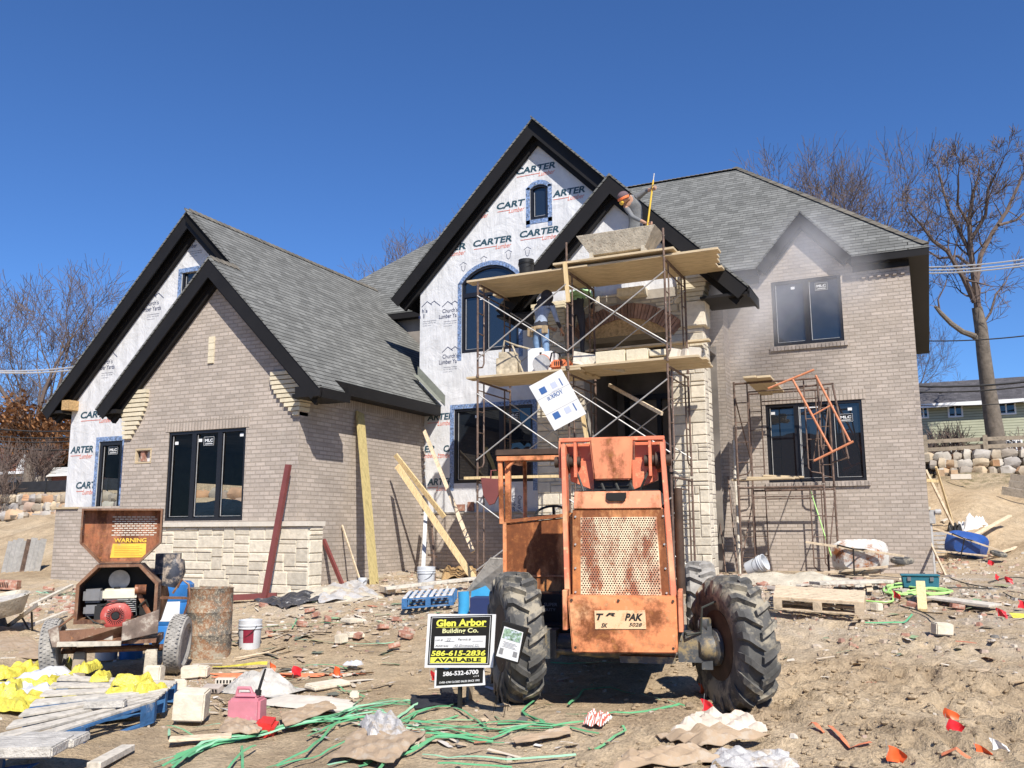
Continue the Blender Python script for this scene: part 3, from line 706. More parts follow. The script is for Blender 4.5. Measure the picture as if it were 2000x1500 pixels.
mb = MB(); ashlar(mb, YP, YP+.5, .7, 5.3, Px(-3.62), 18, d=.01, maxw=.3); hb(mb, 'porch_pier_side_stone', M['stone'], recalc=False)
mb = MB()
for i in range(9):
    t = i/8; z = 5.92+.088*i; e = .02+.20*t
    mb.bp(-4.05-.05*t, -3.62+e, YP-.06-.02*t, YP+.30, z, z+.076)
hb(mb, 'stone_corbel', M['stone_cream'])
mb = MB(); mb.bp(-4.02, -3.55, YP-.10, YP+.34, 5.42, 5.90); hb(mb, 'stone_capital', M['stone'], bevel=.012)
mb = MB()
for i in range(6):
    t = i/5; mb.bp(-7.05-.1*t, -6.4, YP-.05, YP+.3, 5.75+.08*i, 5.75+.08*i+.07)
hb(mb, 'stone_corbel', M['stone_cream'])
mb = MB(); 
R_, cx_, cz_ = 1.60, -5.15, 6.02-1.60; n_ = 34
for i in range(n_):
    a0 = -.83+1.66*i/n_; a1 = a0+1.66/n_*.86
    v = [(cx_+r*math.sin(a), YP-.035-(.012 if i % 2 else 0), cz_+r*math.cos(a)) for a, r in ((a0, R_-.30), (a1, R_-.30), (a1, R_), (a0, R_))]
    if v[0][2] > 5.30: mb.prism(v, (0, .12, 0))
hb(mb, 'brick_arch', mat('brown_arch_brick', (.27, .16, .115), .9, .2, 9, .3, island=.35))
pts = [(cx_+(R_-.30)*math.sin(a), cz_+(R_-.30)*math.cos(a)) for a in [-.80+1.6*i/14 for i in range(15)]]
pts = [p for p in pts if p[1] > 5.38]
mb = MB(); mb.add([(p[0], YP-.012, p[1]) for p in pts]+[(pts[-1][0], YP-.012, 5.38), (pts[0][0], YP-.012, 5.38)], [tuple(range(len(pts)+2))])
hb(mb, 'arch_plywood', M['osb'])
o = hb(wall([(-7.05, 6.25), (-3.62, 6.25), (-3.62, 6.7), (-5.31, 8.38), (-7.05, 6.6)], YP+.03), 'porch_gable_wrap', M['wrap'])
# dark entry with door frames
mb = MB(); mb.bp(-6.3, -4.0, 19.2, 19.25, .6, 5.6); mb.bp(-6.35, -6.3, 16.8, 19.2, .6, 5.6); mb.bp(-4.36, -4.31, 16.8, 19.2, .6, 5.6); mb.bp(-6.35, -4.0, 16.8, 19.2, 5.4, 5.45); mb.bp(-6.35, -4.0, 16.4, 19.2, .6, .68)
hb(mb, 'entry_recess', M['interior'])
mb = MB(); mb.bp(-6.1, -6.0, 19.1, 19.2, .68, 4.6); mb.bp(-4.6, -4.5, 19.1, 19.2, .68, 4.6); mb.bp(-6.1, -4.5, 19.08, 19.2, 3.2, 3.35); mb.bp(-6.1, -4.5, 19.08, 19.2, 4.5, 4.62); mb.bp(-5.35, -5.25, 19.1, 19.2, .68, 4.6)
hb(mb, 'entry_door_frame', M['frame'])
# --- roofs
def slab(mb, ax, az, tx, tz, y0, y1, o0, o1):
    """slab below the line (ax,az)-(tx,tz) between perpendicular depths o0..o1"""
    d = Vector((tx-ax, 0, tz-az)).normalized(); n = Vector((d.z, 0, -d.x)); n = -n if n.z > 0 else n
    dn = -n.z
    va = Vector((0, 0, -1))/dn
    A = Vector((ax, y0, az)); T = Vector((tx, y0, tz))
    mb.prism([A+va*o0, T+n*o0, T+n*o1, A+va*o1], (0, y1-y0, 0)); return mb
def gable(name, ax, az, lt, rt, yf, yb, yw, fzd=.40, rkd=.30):
    """lt/rt: (x,z) tails or None"""
    sh, bd, rk, fz = MB(), MB(), MB(), MB()
    for t in (lt, rt):
        if t is None: continue
        slab(sh, ax, az, t[0], t[1], yf-.03, yb, 0, .035); slab(bd, ax, az, t[0], t[1], yf+.02, yb, .037, .20)
        slab(rk, ax, az, t[0], t[1], yf-.012, yf+.018, .038, rkd); slab(fz, ax, az, t[0], t[1], yw-.09, yw-.004, .202, fzd)
        slab(fz, ax, az, t[0], t[1], yw-.13, yw-.09, .202, fzd-.1)
    hb(sh, 'roof', M['shingle']); hb(bd, 'soffit', M['soffit']); hb(rk, 'rake_board', M['fascia']); hb(fz, 'frieze_board', M['fascia'])
S1 = -5.54
gable('front', -12.54, 7.0, (-15.42, 4.12), None, 12.72, 13.9, YF)
gable('front_r', -12.54, 7.0, None, (-9.72, 4.18), 12.72, 13.45, YF)
gable('mainl', -14.05, 8.51, (-18.2, 4.36), None, 13.57, 21.0, YL)
gable('mainr', -14.05, 8.51, None, (-12.56, 7.02), 13.57, 13.60, YL)
sh, bd = MB(), MB(); slab(sh, -14.05, 8.51, -9.98, 4.44, 13.45, 21.0, 0, .035); slab(bd, -14.05, 8.51, -9.98, 4.44, 13.5, 21.0, .037, .2)
hb(sh, 'roof', M['shingle']); hb(bd, 'soffit', M['soffit'])
mb = MB(); mb.bp(-10.0, -9.96, 13.45, 17.47, 4.20, 4.42); mb.bp(-10.38, -10.0, 13.3, 17.47, 4.22, 4.26); mb.bp(-10.41+.012, -10.36, 13.0, 17.47, 4.262, 4.5)
mb.bp(-10.40, -9.73, 12.76, 13.62, 4.02, 4.10); mb.bp(-9.76, -9.72, 12.76, 13.62, 4.00, 4.17); mb.bp(-10.3, -9.76, 13.60, 13.64, 4.02, 4.3)
mb.bp(-10.3, -9.74, 12.71, 12.76, 4.02, 4.22); mb.bp(-15.40, -14.88, 12.76, 13.5, 4.02, 4.10); mb.bp(-15.42, -15.38, 12.76, 13.84, 4.0, 4.14); mb.bp(-18.2, -17.57, 13.6, 13.9, 4.28, 4.34)
hb(mb, 'eave_fascia', M['fascia'])
mb = MB(); mb.bp(-17.57, -17.35, 13.58, 13.9, 4.34, 4.56); hb(mb, 'exposed_plywood', M['osb'])
gable('big', -7.49, 10.85, (-11.22, 7.05), (-5.33, 8.66), 17.22, 23.6, YB)
sh, bd = MB(), MB(); slab(sh, -7.49, 10.85, -3.55, 6.83, 17.08, 23.6, 0.002, .036); slab(bd, -7.49, 10.85, -3.55, 6.83, 17.5, 22.4, .04, .2)
hb(sh, 'roof', M['shingle']); hb(bd, 'soffit', M['soffit'])
gable('porch_l', -5.31, 8.67, (-7.85, 6.13), None, 16.03, 17.45, YP)
gable('porch_r', -5.31, 8.67, None, (-2.68, 6.02), 16.03, 17.06, YP)
mb = MB(); mb.bp(-3.58, -3.54, 17.06, 19.98, 6.62, 6.81); mb.bp(-4.3, -3.58, 17.06, 19.98, 6.64, 6.68)
mb.bp(-3.6, -2.70, 16.05, 17.06, 5.88, 5.93); mb.bp(-2.72, -2.68, 16.05, 17.06, 5.82, 6.0); mb.bp(-7.84, -7.0, 16.05, 17.4, 5.98, 6.03)
hb(mb, 'eave_fascia', M['fascia'])
# main hip roof
ez, ey, sl_ = 7.45, 19.74, .93
xl, xr = -16.95, .40; k_ = 4.65; rz_ = ez+sl_*k_; ry = ey+k_; yb_ = 31.5
pk_r, pk_l = (xr-k_, ry, rz_), (xl+k_, ry, rz_); bk_r, bk_l = (xr-k_, yb_-k_, rz_), (xl+k_, yb_-k_, rz_)
v = [(xl, ey, ez), (xr, ey, ez), (xr, yb_, ez), (xl, yb_, ez), pk_l, pk_r, bk_r, bk_l]
rz = lambda y: ez+sl_*(y-ey)
nt_ = [(-1.12, ey, ez), (-1.60, 20.33, rz(20.33)), (-2.13, 20.97, rz(20.97)), (-2.66, 20.33, rz(20.33)), (-3.14, ey, ez)]
mb = MB(); mb.add([v[0], nt_[4], nt_[3], nt_[2], nt_[1], nt_[0], v[1], pk_r, pk_l], [(0, 1, 2, 8), (2, 3, 8), (3, 7, 8), (3, 4, 7), (4, 5, 6, 7)]); mb.add(v, [(1, 2, 6, 5), (2, 3, 7, 6), (3, 0, 4, 7), (4, 5, 6, 7)])
for a, b in ((v[0], nt_[4]), (nt_[0], v[1]), (v[1], v[2])): mb.quad(a, b, (b[0], b[1], b[2]-.035), (a[0], a[1], a[2]-.035))
hb(mb, 'main_hip_roof', M['shingle'])
mb = MB(); mb.bp(xl+.01, -3.12, ey+.012, ey+.035, ez-.19, ez-.037); mb.bp(-1.13, xr-.01, ey+.012, ey+.035, ez-.19, ez-.037); mb.bp(xr-.035, xr-.01, ey+.035, yb_, ez-.19, ez-.037)
mb.bp(xl+.02, -3.1, ey+.035, YR-.004, ez-.19, ez-.16); mb.bp(-1.15, -.001, ey+.035, YR-.004, ez-.19, ez-.16); mb.bp(0, xr-.035, ey+.035, yb_, ez-.19, ez-.16)
mb.bp(-3.86, -3.12, YR-.03, YR-.004, 7.13, ez-.19); mb.bp(-1.13, -.0, YR-.03, YR-.004, 7.13, ez-.19)
hb(mb, 'eave_fascia', M['fascia'])
mb = MB()   # hip cap shingles
for i in range(26):
    t = i/26; a = Vector((xr, ey, ez)).lerp(Vector(pk_r), t); b = Vector((xr, ey, ez)).lerp(Vector(pk_r), t+.045)
    mb.add([a+Vector((-.11, -.0, .05-.0)), a+Vector((.0, 0, .075)), a+Vector((.0, .11, .05)), b+Vector((-.11, 0, .035)), b+Vector((0, 0, .06)), b+Vector((0, .11, .035))], [(0, 1, 4, 3), (1, 2, 5, 4), (0, 1, 2)])
for i in range(60):
    x = pk_l[0]+(pk_r[0]-pk_l[0])*i/60; mb.add([(x, ry-.12, rz_-.02), (x, ry, rz_+.045), (x, ry+.12, rz_-.02), (x+.15, ry-.12, rz_-.035), (x+.15, ry, rz_+.03), (x+.15, ry+.12, rz_-.035)], [(0, 1, 4, 3), (1, 2, 5, 4), (0, 1, 2)])
for (x0, y0, z0, y1) in ((-14.05, 13.6, 8.51, 20.9), (-12.54, 12.75, 7.0, 13.6)):
    n_ = int((y1-y0)/.15)
    for i in range(n_):
        y = y0+i*.15; mb.add([(x0-.11, y, z0-.10+.02), (x0, y, z0+.035), (x0+.11, y, z0-.10+.02), (x0-.11, y+.15, z0-.11+.01), (x0, y+.15, z0+.02), (x0+.11, y+.15, z0-.11+.01)], [(0, 1, 4, 3), (1, 2, 5, 4), (0, 1, 2)])
hb(mb, 'ridge_caps', mat('cap_shingle', (.145, .13, .105), .95, .25, 6, .3, island=.3))
gable('dormer', -2.13, 8.64, (-3.16, 7.46), (-1.10, 7.46), 19.78, 21.2, YR, fzd=.27, rkd=.25)
mb = MB(); mb.add([(-7.62, 23.1, 10.9), (-7.3, 23.1, 10.9), (-7.3, 23.5, 10.9), (-7.62, 23.5, 10.9)], [(0, 1, 2, 3)])
# flashing strip where the side roof meets the gable wall
mb = MB(); mb.add([(-9.9, 17.44, 4.53), (-10.56, 17.44, 5.19), (-10.56, 17.2, 5.19), (-9.9, 17.2, 4.53)], [(0, 1, 2, 3)]); mb.add([(-9.86, 17.485, 4.44), (-10.6, 17.485, 5.2), (-10.6, 17.485, 5.42), (-9.86, 17.485, 4.68)], [(0, 1, 2, 3)])
hb(mb, 'roof_flashing', mat('green_grey_flashing', (.17, .18, .15), .7, .2, 5, .2))
# --- windows
def window(x0, x1, z0, z1, y, mull=(), glass='pane', arch=None, fw=.06, st=None, sash=True, open_=None, mlc=None, lbl=None, transom=None):
    fr = MB(); d0, d1 = y+.02, y+.10
    if arch is None:
        fr.bp(x0, x1, d0, d1, z0, z0+fw); fr.bp(x0, x1, d0, d1, z1-fw, z1); fr.bp(x0, x0+fw, d0, d1, z0+fw, z1-fw); fr.bp(x1-fw, x1, d0, d1, z0+fw, z1-fw)
        top = [(x1-fw/2, z1-fw/2), (x0+fw/2, z1-fw/2)]
    else:
        a = arch_pts(x0, x1, z1, arch); b = arch_pts(x0+fw, x1-fw, z1-.01, arch-fw)
        fr.bp(x0, x1, d0, d1, z0, z0+fw); fr.bp(x0, x0+fw, d0, d1, z0+fw, z1); fr.bp(x1-fw, x1, d0, d1, z0+fw, z1)
        for i in range(len(a)-1): fr.prism([(a[i][0], d0, a[i][1]), (a[i+1][0], d0, a[i+1][1]), (b[i+1][0], d0, b[i+1][1]), (b[i][0], d0, b[i][1])], (0, d1-d0, 0))
        top = arch_pts(x0+fw/2, x1-fw/2, z1, arch-fw/2)
    for m in mull: fr.bp(m-.055, m+.055, d0+.004, d1-.004, z0+fw, (transom or z1)-.02)
    if transom: fr.bp(x0+fw, x1-fw, d0+.002, d1-.002, transom-.05, transom+.05)
    f = hb(fr, 'window', M['frame'])
    if lbl: f['label'] = lbl
    g = MB(); g.add([(x0+fw/2, y+.07, z0+fw/2), (x1-fw/2, y+.07, z0+fw/2)]+[(a, y+.07, b) for a, b in top], [tuple(range(2+len(top)))])
    hb(g, 'pane', M[glass], f)
    ed = [x0]+list(mull)+[x1]; tr = MB()
    if sash:
        for i in range(len(ed)-1):
            xa = ed[i]+(.075 if i else fw+.03); tr.bp(xa, xa+.012, d0+.02, d0+.03, z0+fw+.03, (transom or z1)-fw-.02)
            xb = ed[i+1]-(.075 if i < len(ed)-2 else fw+.03); tr.bp(xa, xb, d0+.02, d0+.03, z0+fw+.022, z0+fw+.03)
        hb(tr, 'glazing_bead', M['galv'], f)
    if st:
        s = MB()
        for (sx, sz) in st: s.bp(sx, sx+.085, y+.062, y+.066, sz, sz+.06)
        hb(s, 'white_tags', M['sticker'], f)
    if mlc:
        s = MB(); X, Z, wd = mlc; s.bp(X-.03, X+wd+.03, y+.058, y+.062, Z-.07, Z+.10); 
        hb(s, 'maker_sticker', M['signblack'], f)
        s = MB(); put_text(s, 'MLC', (X, y+.055, Z), (1, 0, 0), (0, 0, 1), wd, .06, bold=.03)
        for a, b, c, d in ((X-.03, X+wd+.03, Z-.07, Z-.066), (X-.03, X+wd+.03, Z+.096, Z+.10), (X-.03, X-.026, Z-.07, Z+.10), (X+wd+.026, X+wd+.03, Z-.07, Z+.10), (X, X+wd, Z-.045, Z-.035), (X+.02, X+wd-.02, Z-.028, Z-.022)): s.bp(a, b, y+.053, y+.055, c, d)
        hb(s, 'sticker_print', M['sticker'], f)
    return f
window(-13.64, -11.66, 1.83, 3.58, YF, mull=(-12.98, -12.32), glass='pane_clear', st=((-13.52, 3.33), (-12.90, 3.36), (-11.86, 3.42)), mlc=(-12.73, 3.35, .20), lbl='black framed three pane window above the stone ledge')
window(-16.60, -15.88, 2.02, 3.60, YL, glass='pane_clear', mlc=(-16.33, 3.38, .22), fw=.09)
window(-14.42, -13.85, 6.5, 7.2, YL, arch=7.36, glass='pane_blue')
window(-9.63, -7.68, 2.66, 4.34, YB, mull=(-8.45,), glass='pane', st=((-9.12, 4.12),), mlc=(-8.25, 4.1, .2))
window(-9.45, -8.0, 5.62, 7.26, YB, arch=7.63, mull=(-8.85,), transom=6.98, glass='pane_blue', st=((-9.0, 6.85),), mlc=(-8.82, 7.2, .2))
window(-7.70, -7.26, 8.54, 9.27, YB, arch=9.36, glass='pane_blue')
window(-3.13, -1.13, 2.62, 4.34, YR, mull=(-2.48, -1.78), glass='pane', st=((-3.02, 4.12), (-1.42, 4.12)), mlc=(-1.58, 3.95, .22))
window(-2.87, -1.39, 5.64, 7.12, YR, mull=(-2.13,), glass='pane_blue', st=((-2.45, 6.92),), mlc=(-1.90, 6.9, .2))
mb = MB(); mb.bp(-2.46, -2.42, YR+.03, YR+.09, 2.7, 4.26); mb.bp(-2.46, -2.0, YR+.05, YR+.09, 4.22, 4.26); hb(mb, 'open_sash_edge', M['white'])
# blue flashing tape round the openings of the wrapped wall
mb = MB(); y0, y1 = YB-.006, YB-.001; t_ = .10
def tape_rect(x0, x1, z0, z1, top=True, y0=y0, y1=y1):
    mb.bp(x0-t_, x0, y0, y1, z0-.16, z1+.02); mb.bp(x1, x1+t_, y0, y1, z0-.20, z1+.02)
    if top: mb.bp(x0-t_, x1+t_, y0-.002, y1-.002, z1, z1+t_)
tape_rect(-9.63, -7.68, 2.66, 4.34); tape_rect(-9.45, -8.0, 5.62, 7.26, False); tape_rect(-7.70, -7.26, 8.54, 9.3, False)
for (x0, x1, zs, zc) in ((-9.45, -8.0, 7.26, 7.63), (-7.70, -7.26, 9.27, 9.36)):
    a = arch_pts(x0-t_, x1+t_, zs, zc+t_); b = arch_pts(x0, x1, zs, zc)
    for i in range(len(a)-1): mb.add([(a[i][0], y0, a[i][1]), (a[i+1][0], y0, a[i+1][1]), (b[i+1][0], y0, b[i+1][1]), (b[i][0], y0, b[i][1])], [(0, 1, 2, 3)])
mb.bp(-7.80, -7.16, y0, y1, 8.44, 8.54)
tape_rect(-16.60, -15.88, 2.1, 3.60, True, YL-.006, YL-.001); tape_rect(-14.42, -13.85, 6.5, 7.2, True, YL-.006, YL-.001)
hb(mb, 'flashing_tape', M['tape'])
# --- print on the house wrap
nav, red, blu = MB(), MB(), MB(); ty = YB-.004
def carter(px, py, wpx, Y, s='CARTER', full=True, mbn=nav):
    a = onY(px, py, Y); b = onY(px+wpx, py-.14*wpx, Y); wd = (b-a).x
    put_text(mbn, s, (a.x, Y, a.z), (1, 0, 0), (0, 0, 1), wd, .155, bold=.035, shear=.18)
    k = wd if full else wd
    put_text(red, 'Lumber', (a.x+wd-.42, Y, a.z-.13), (1, 0, 0), (0, 0, 1), .40, .11, shear=.35)
    red.bp(a.x+.02, a.x+wd-.40, Y-.001, Y, a.z-.062, a.z-.05)
for px, py, wpx, s in ((1008, 342, 77, 'CARTER'), (970, 410, 56, 'CART'), (1079, 386, 64, 'ARTER'), (924, 483, 76, 'CARTER'), (1015, 465, 77, 'CARTER'), (884, 490, 26, 'ER'), (940, 416, 15, 'R')): carter(px, py, wpx, ty, s)
for px, py, wpx, s in ((834, 822, 52, 'ARTER'), (828, 884, 22, 'ER'), (866, 883, 20, 'CA'), (834, 948, 50, 'ARTER')): carter(px, py, wpx, ty, s)
YLt = YL-.004
for px, py, wpx, s in ((157, 818, 64, 'CARTER'), (137, 886, 45, 'ARTER'), (148, 955, 40, 'CART')): carter(px, py, wpx, YLt, s)
def church(px, py, Y, s1="Church's", s2='Lumber Yards', k=1.0, w1=None):
    a = onY(px, py, Y); w2 = .62*k*len(s2)/12; X, Z = a.x, a.z
    put_text(blu, s1, (X+.03, Y, Z), (1, 0, 0), (0, 0, 1), .40*len(s1)/8*k, .10*k, bold=.008); put_text(blu, s2, (X-.06, Y, Z-.13*k), (1, 0, 0), (0, 0, 1), w2, .10*k, bold=.008)
    for (p, q) in (((.02, .15), (.17, .27)), ((.17, .27), (.30, .17)), ((.26, .20), (.36, .26)), ((.36, .26), (.52, .13))): blu.beam((X+p[0]*k, Y, Z+p[1]*k), (X+q[0]*k, Y, Z+q[1]*k), .014, .002, side=(0, 0, 1))
    for i in range(3): put_text(blu, ('churches lumber', '(517) 204 8128', 'lumber yards')[i], (X+.06, Y, Z-(.22+.055*i)*k), (1, 0, 0), (0, 0, 1), (.36, .34, .22)[i]*k, .026*k)
for px, py in ((862, 612), (862, 701)): church(px, py, ty, s2='Lumber Ya')
for px, py in ((822, 612),): church(px, py, ty, s1="h's", s2='s I')
church(285, 598, YLt, s1="hurch's", s2='mber Yards'); church(196, 712, YLt, s1="hurch's", s2='mber Yards'); church(368, 475, YLt, s1="Chu", s2='Lumber')
put_text(blu, "Church's", onY(1011, 968, ty), (0, 0, -1), (1, 0, 0), .34, .10, bold=.008); put_text(blu, "Lumber", onY(1000, 968, ty), (0, 0, -1), (1, 0, 0), .34, .10, bold=.008)
for px, py in ((993, 493), (905, 517), (945, 505), (1030, 487)):
    a = onY(px, py, ty); X, Z = a.x, a.z
    for p, q in (((-.09, 0), (0, .06)), ((0, .06), (.09, 0)), ((-.05, -.02), (-.04, -.12)), ((-.04, -.12), (0, -.16)), ((0, -.16), (.04, -.12)), ((.04, -.12), (.05, -.02))): blu.beam((X+p[0], ty, Z+p[1]), (X+q[0], ty, Z+q[1]), .008, .002, side=(0, 0, 1))
hb(nav, 'wrap_lettering', M['ink_navy']); hb(red, 'wrap_script', M['ink_red']); hb(blu, 'wrap_logos', M['ink_blue'])
mb = MB(); mb.bp(-9.55, -9.33, YB-.05, YB-.01, 2.05, 2.19); mb.bp(-9.25, -9.10, YB-.05, YB-.01, 2.04, 2.24); hb(mb, 'loose_bricks_in_wall', M['redbrick'])
mb = MB(); 
for i in range(9): mb.bp(-10.43, -10.36, YB-.08, YB-.02, 2.1+.155*i, 2.1+.155*i+.07)
hb(mb, 'brick_toothing', M['greybrick'])
# ---------------------------------------------------------------- background: stone walls, neighbours, fences, wires, trees
def boulder(mb, c, sx, sy, sz, rr):
    n, m = 9, 6; vs = []; fs = []; ph = rr.random()*9
    for i in range(m+1):
        a = math.pi*i/m
        for j in range(n):
            t = 2*math.pi*j/n; q = 1+.12*math.sin(3*t+ph)+.10*math.sin(5*a+2*t+ph*2)
            x, y, z = math.sin(a)*math.cos(t), math.sin(a)*math.sin(t), math.cos(a)
            sq = lambda u: math.copysign(abs(u)**.75, u)
            vs.append((c[0]+sx*q*sq(x), c[1]+sy*q*sq(y), c[2]+sz*q*sq(z)))
    for i in range(m):
        for j in range(n): fs.append(((i+1)*n+j, (i+1)*n+(j+1) % n, i*n+(j+1) % n, i*n+j))
    mb.add(vs, fs)
def stone_wall(name, x0, x1, y, zb, rows, sz, seed, label):
    rr = random.Random(seed); mb = MB()
    for r in range(rows):
        x = x0-rr.random()*.5
        while x < x1:
            wd = sz*rr.uniform(.55, 1.25); h = sz*.40*rr.uniform(.8, 1.1)
            boulder(mb, (x+wd/2, y+r*.12+rr.uniform(-.06, .06), zb+sz*.33+r*sz*.62+rr.uniform(-.04, .04)), wd*.56, sz*.4, h, rr); x += wd*1.02
    o = mb.build(name, M['boulder'], smooth=True); return tag(o, label, 'stone wall')
stone_wall('boulder_wall', .4, 7.5, 32.0, 3.22, 3, .44, 3, 'boulder retaining wall below the wooden rail fence, on the right')
stone_wall('boulder_wall', -37, -18.4, 21.9, 2.0, 3, .50, 5, 'pale boulder retaining wall on the left above the sand bank')
rr = random.Random(4)
for i, (px, py, s) in enumerate(((15, 1008, .2), (30, 1012, .26), (45, 1010, .17), (20, 1022, .16), (38, 1024, .15), (5, 1020, .18))):
    p = onY(px, py, 20.4); mb = MB(); boulder(mb, (0, 0, 0), s*1.3, s, s*.8, rr); o = mb.build('boulder', M['boulder'], smooth=True)
    o.location = (p.x, 20.4, gz(p.x, 20.4)+s*.4); tag(o, 'loose pale boulder lying on the slope below the left stone wall', 'boulder', 'loose boulders on the left slope')
# right bank bits
p = spot(1877, 938); mb = MB(); mb.box((0, 0, .1), (.55, .25, .16)); o = mb.build('stone_block', M['sill'], bevel=.01); o.location = p; tag(o, 'small pale block lying just below the right boulder wall', 'stone')
for i, (a, b) in enumerate((((1958, 965), (2040, 980)), ((1972, 955), (2040, 965)), ((1975, 944), (2040, 952)))):
    p, q = spot(*a), spot(*b); mb = MB(); mb.beam(p+Vector((0, 0, .1+.03*i)), q+Vector((0, 0, .1+.03*i)), .22, .04); o = mb.build('plank', M['wood_grey']); tag(o, 'long grey plank lying with others on the right bank', 'plank', 'planks on the right bank')
# neighbours
def house_box(name, x0, x1, y0, y1, z0, ze, zr, wallm, roofm, label, wins, ridge='x', ov=.4, lower=None):
    cx, cy = (x0+x1)/2, (y0+y1)/2; root = empty(name, (cx, cy, z0), label=label, cat='house')
    def part(mb, n, m, par=root): 
        mb.xf(Matrix.Translation((-cx, -cy, -z0))); o = mb.build(n, m); o.parent = par; return o
    b = MB(); b.bp(x0, x1, y0, y1, z0-2, ze)
    if ridge == 'y': b.prism([(x0, y0, ze), (x1, y0, ze), (cx, y0, zr-.1)], (0, y1-y0, 0))
    part(b, 'wall', wallm)
    r = MB()
    if ridge == 'x':
        r.prism([(x0-ov, y0-ov, ze-.05), (x0-ov, cy, zr), (x0-ov, y1+ov, ze-.05), (x0-ov, y1+ov, ze-.15), (x0-ov, cy, zr-.12), (x0-ov, y0-ov, ze-.15)], (x1-x0+2*ov, 0, 0))
    else:
        r.prism([(x0-ov, y0-ov, ze-.1), (cx, y0-ov, zr), (x1+ov, y0-ov, ze-.1), (x1+ov, y0-ov, ze-.22), (cx, y0-ov, zr-.14), (x0-ov, y0-ov, ze-.22)], (0, y1-y0+2*ov, 0))
    part(r, 'roof', roofm)
    g = MB(); g.bp(x0-ov, x1+ov, y0-ov-.05, y0-ov, ze-.2, ze-.02); part(g, 'gutter', M['white'])
    for (a, b_, c, d) in wins:
        f = MB(); t = .07
        f.bp(a-t, b_+t, y0-.05, y0, c-t, c); f.bp(a-t, b_+t, y0-.05, y0, d, d+t); f.bp(a-t, a, y0-.05, y0, c, d); f.bp(b_, b_+t, y0-.05, y0, c, d); f.bp((a+b_)/2-.03, (a+b_)/2+.03, y0-.05, y0, c, d)
        fo = part(f, 'window', M['white']); q = MB(); q.bp(a, b_, y0-.02, y0-.001, c, d); part(q, 'pane', M['pane_blue'], fo)
    return root, part
def D(px, py, Y): p = onY(px, py, Y); return p
YN = 44
e = D(1900, 783, YN).z; wz = [D(1865, 790, YN), D(1875, 815, YN)]
wins = [(D(x0, 800, YN).x, D(x1, 800, YN).x, D(x0, y1, YN).z, D(x0, y0, YN).z) for x0, x1, y0, y1 in ((1854, 1877, 791, 813), (1949, 1981, 786, 808), (1796, 1810, 796, 815))]
wins += [(D(x0, 870, YN).x, D(x1, 870, YN).x, D(x0, 893, YN).z, D(x0, 862, YN).z) for x0, x1 in ((1957, 1974), (1976, 1994), (1858, 1875))]
root, part = house_box('neighbour_house', -2.0, 14, YN, YN+10, 4.0, D(1900, 785, YN).z, D(1900, 758, YN+4).z+.55, M['siding_green'], M['shingle_far'], 'green sided house with grey roof behind the rail fence on the right', wins)
mb = MB()
for px in (1838, 1906): p = D(px, 778, YN+2); mb.tube([p-Vector((0, 0, .6)), p+Vector((0, 0, .25))], .07)
part(mb, 'roof_vent', M['black'])
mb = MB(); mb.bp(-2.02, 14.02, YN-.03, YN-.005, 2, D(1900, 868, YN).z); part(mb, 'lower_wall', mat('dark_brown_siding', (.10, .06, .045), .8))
p0, p1 = D(-30, 900, 40), D(52, 900, 40)
root, part = house_box('neighbour_house', p0.x-8, p1.x, 40, 50, 3.0, D(10, 922, 40).z, D(10, 872, 45).z+.1, M['siding_tan'], M['brown_roof'], 'tan house with brown roof behind the left stone wall', [])
mb = MB(); a, b, c = D(30, 920, 39.8), D(66, 921, 39.8), D(48, 884, 39.8); mb.prism([a, b, c], (0, .2, 0)); part(mb, 'white_gable', M['siding_white'])
p0, p1 = D(97, 900, 42), D(140, 900, 42)
root, part = house_box('neighbour_house', p0.x, p1.x+5, 42, 52, 3.0, D(100, 926, 42).z, D(100, 905, 46).z, mat('brick_red_wall', (.26, .10, .075), .9), M['shingle_far'], 'low red walled house seen between the brown leaved tree and the wrapped wall', [])
mb = MB(); mb.bp(p0.x, p1.x+5, 41.9, 41.95, D(100, 926, 42).z-.1, D(100, 914, 42).z); part(mb, 'white_gable', M['siding_white'])
# fences
mb = MB(); root = empty('rail_fence', (3, 34, 3.9), label='grey two rail wooden fence above the right boulder wall', cat='fence')
def fpart(n, m, mb, org): mb.xf(Matrix.Translation(-Vector(org))); o = mb.build(n, m); o.parent = root; return o
YFn = 33.4
for (a, b) in (((1800, 863), (2030, 853)), ((1800, 879), (2030, 867))):
    m_ = MB(); p, q = onY(*a, YFn), onY(*b, YFn); m_.beam(p, q, .13, .05, side=(0, 0, 1)); fpart('rail', M['fence'], m_, (3, 34, 3.9))
for px in (1923, 2040, 1806): 
    m_ = MB(); p = onY(px, 850, YFn); m_.bp(p.x-.07, p.x+.07, YFn-.12, YFn+.0, 3.2, p.z); fpart('post', M['fence'], m_, (3, 34, 3.9))
mb = MB(); p, q = onY(1880, 893, 32.8), onY(2040, 880, 32.8); mb.add([(p.x, 32.8, 3.8), (q.x, 32.8, 3.8), (q.x, 32.85, q.z+.02), (p.x, 32.85, p.z)], [(0, 1, 2, 3)]); mb.prism([(p.x, 32.8, 3.7), (q.x, 32.8, 3.7), (q.x, 32.8, q.z), (p.x, 32.8, p.z)], (0, .02, 0))
tag(mb.build('silt_fence', M['siltfence']), 'low black fabric silt fence on top of the right boulder wall', 'silt fence')
mb = MB(); mb.bp(-37, -22.5, 22.5, 22.52, 3.1, 3.48)
for i in range(9): mb.bp(-36+1.6*i, -35.96+1.6*i, 22.44, 22.5, 3.0, 3.6)
tag(mb.build('silt_fence', M['siltfence']), 'black fabric silt fence along the top of the left stone wall', 'silt fence')
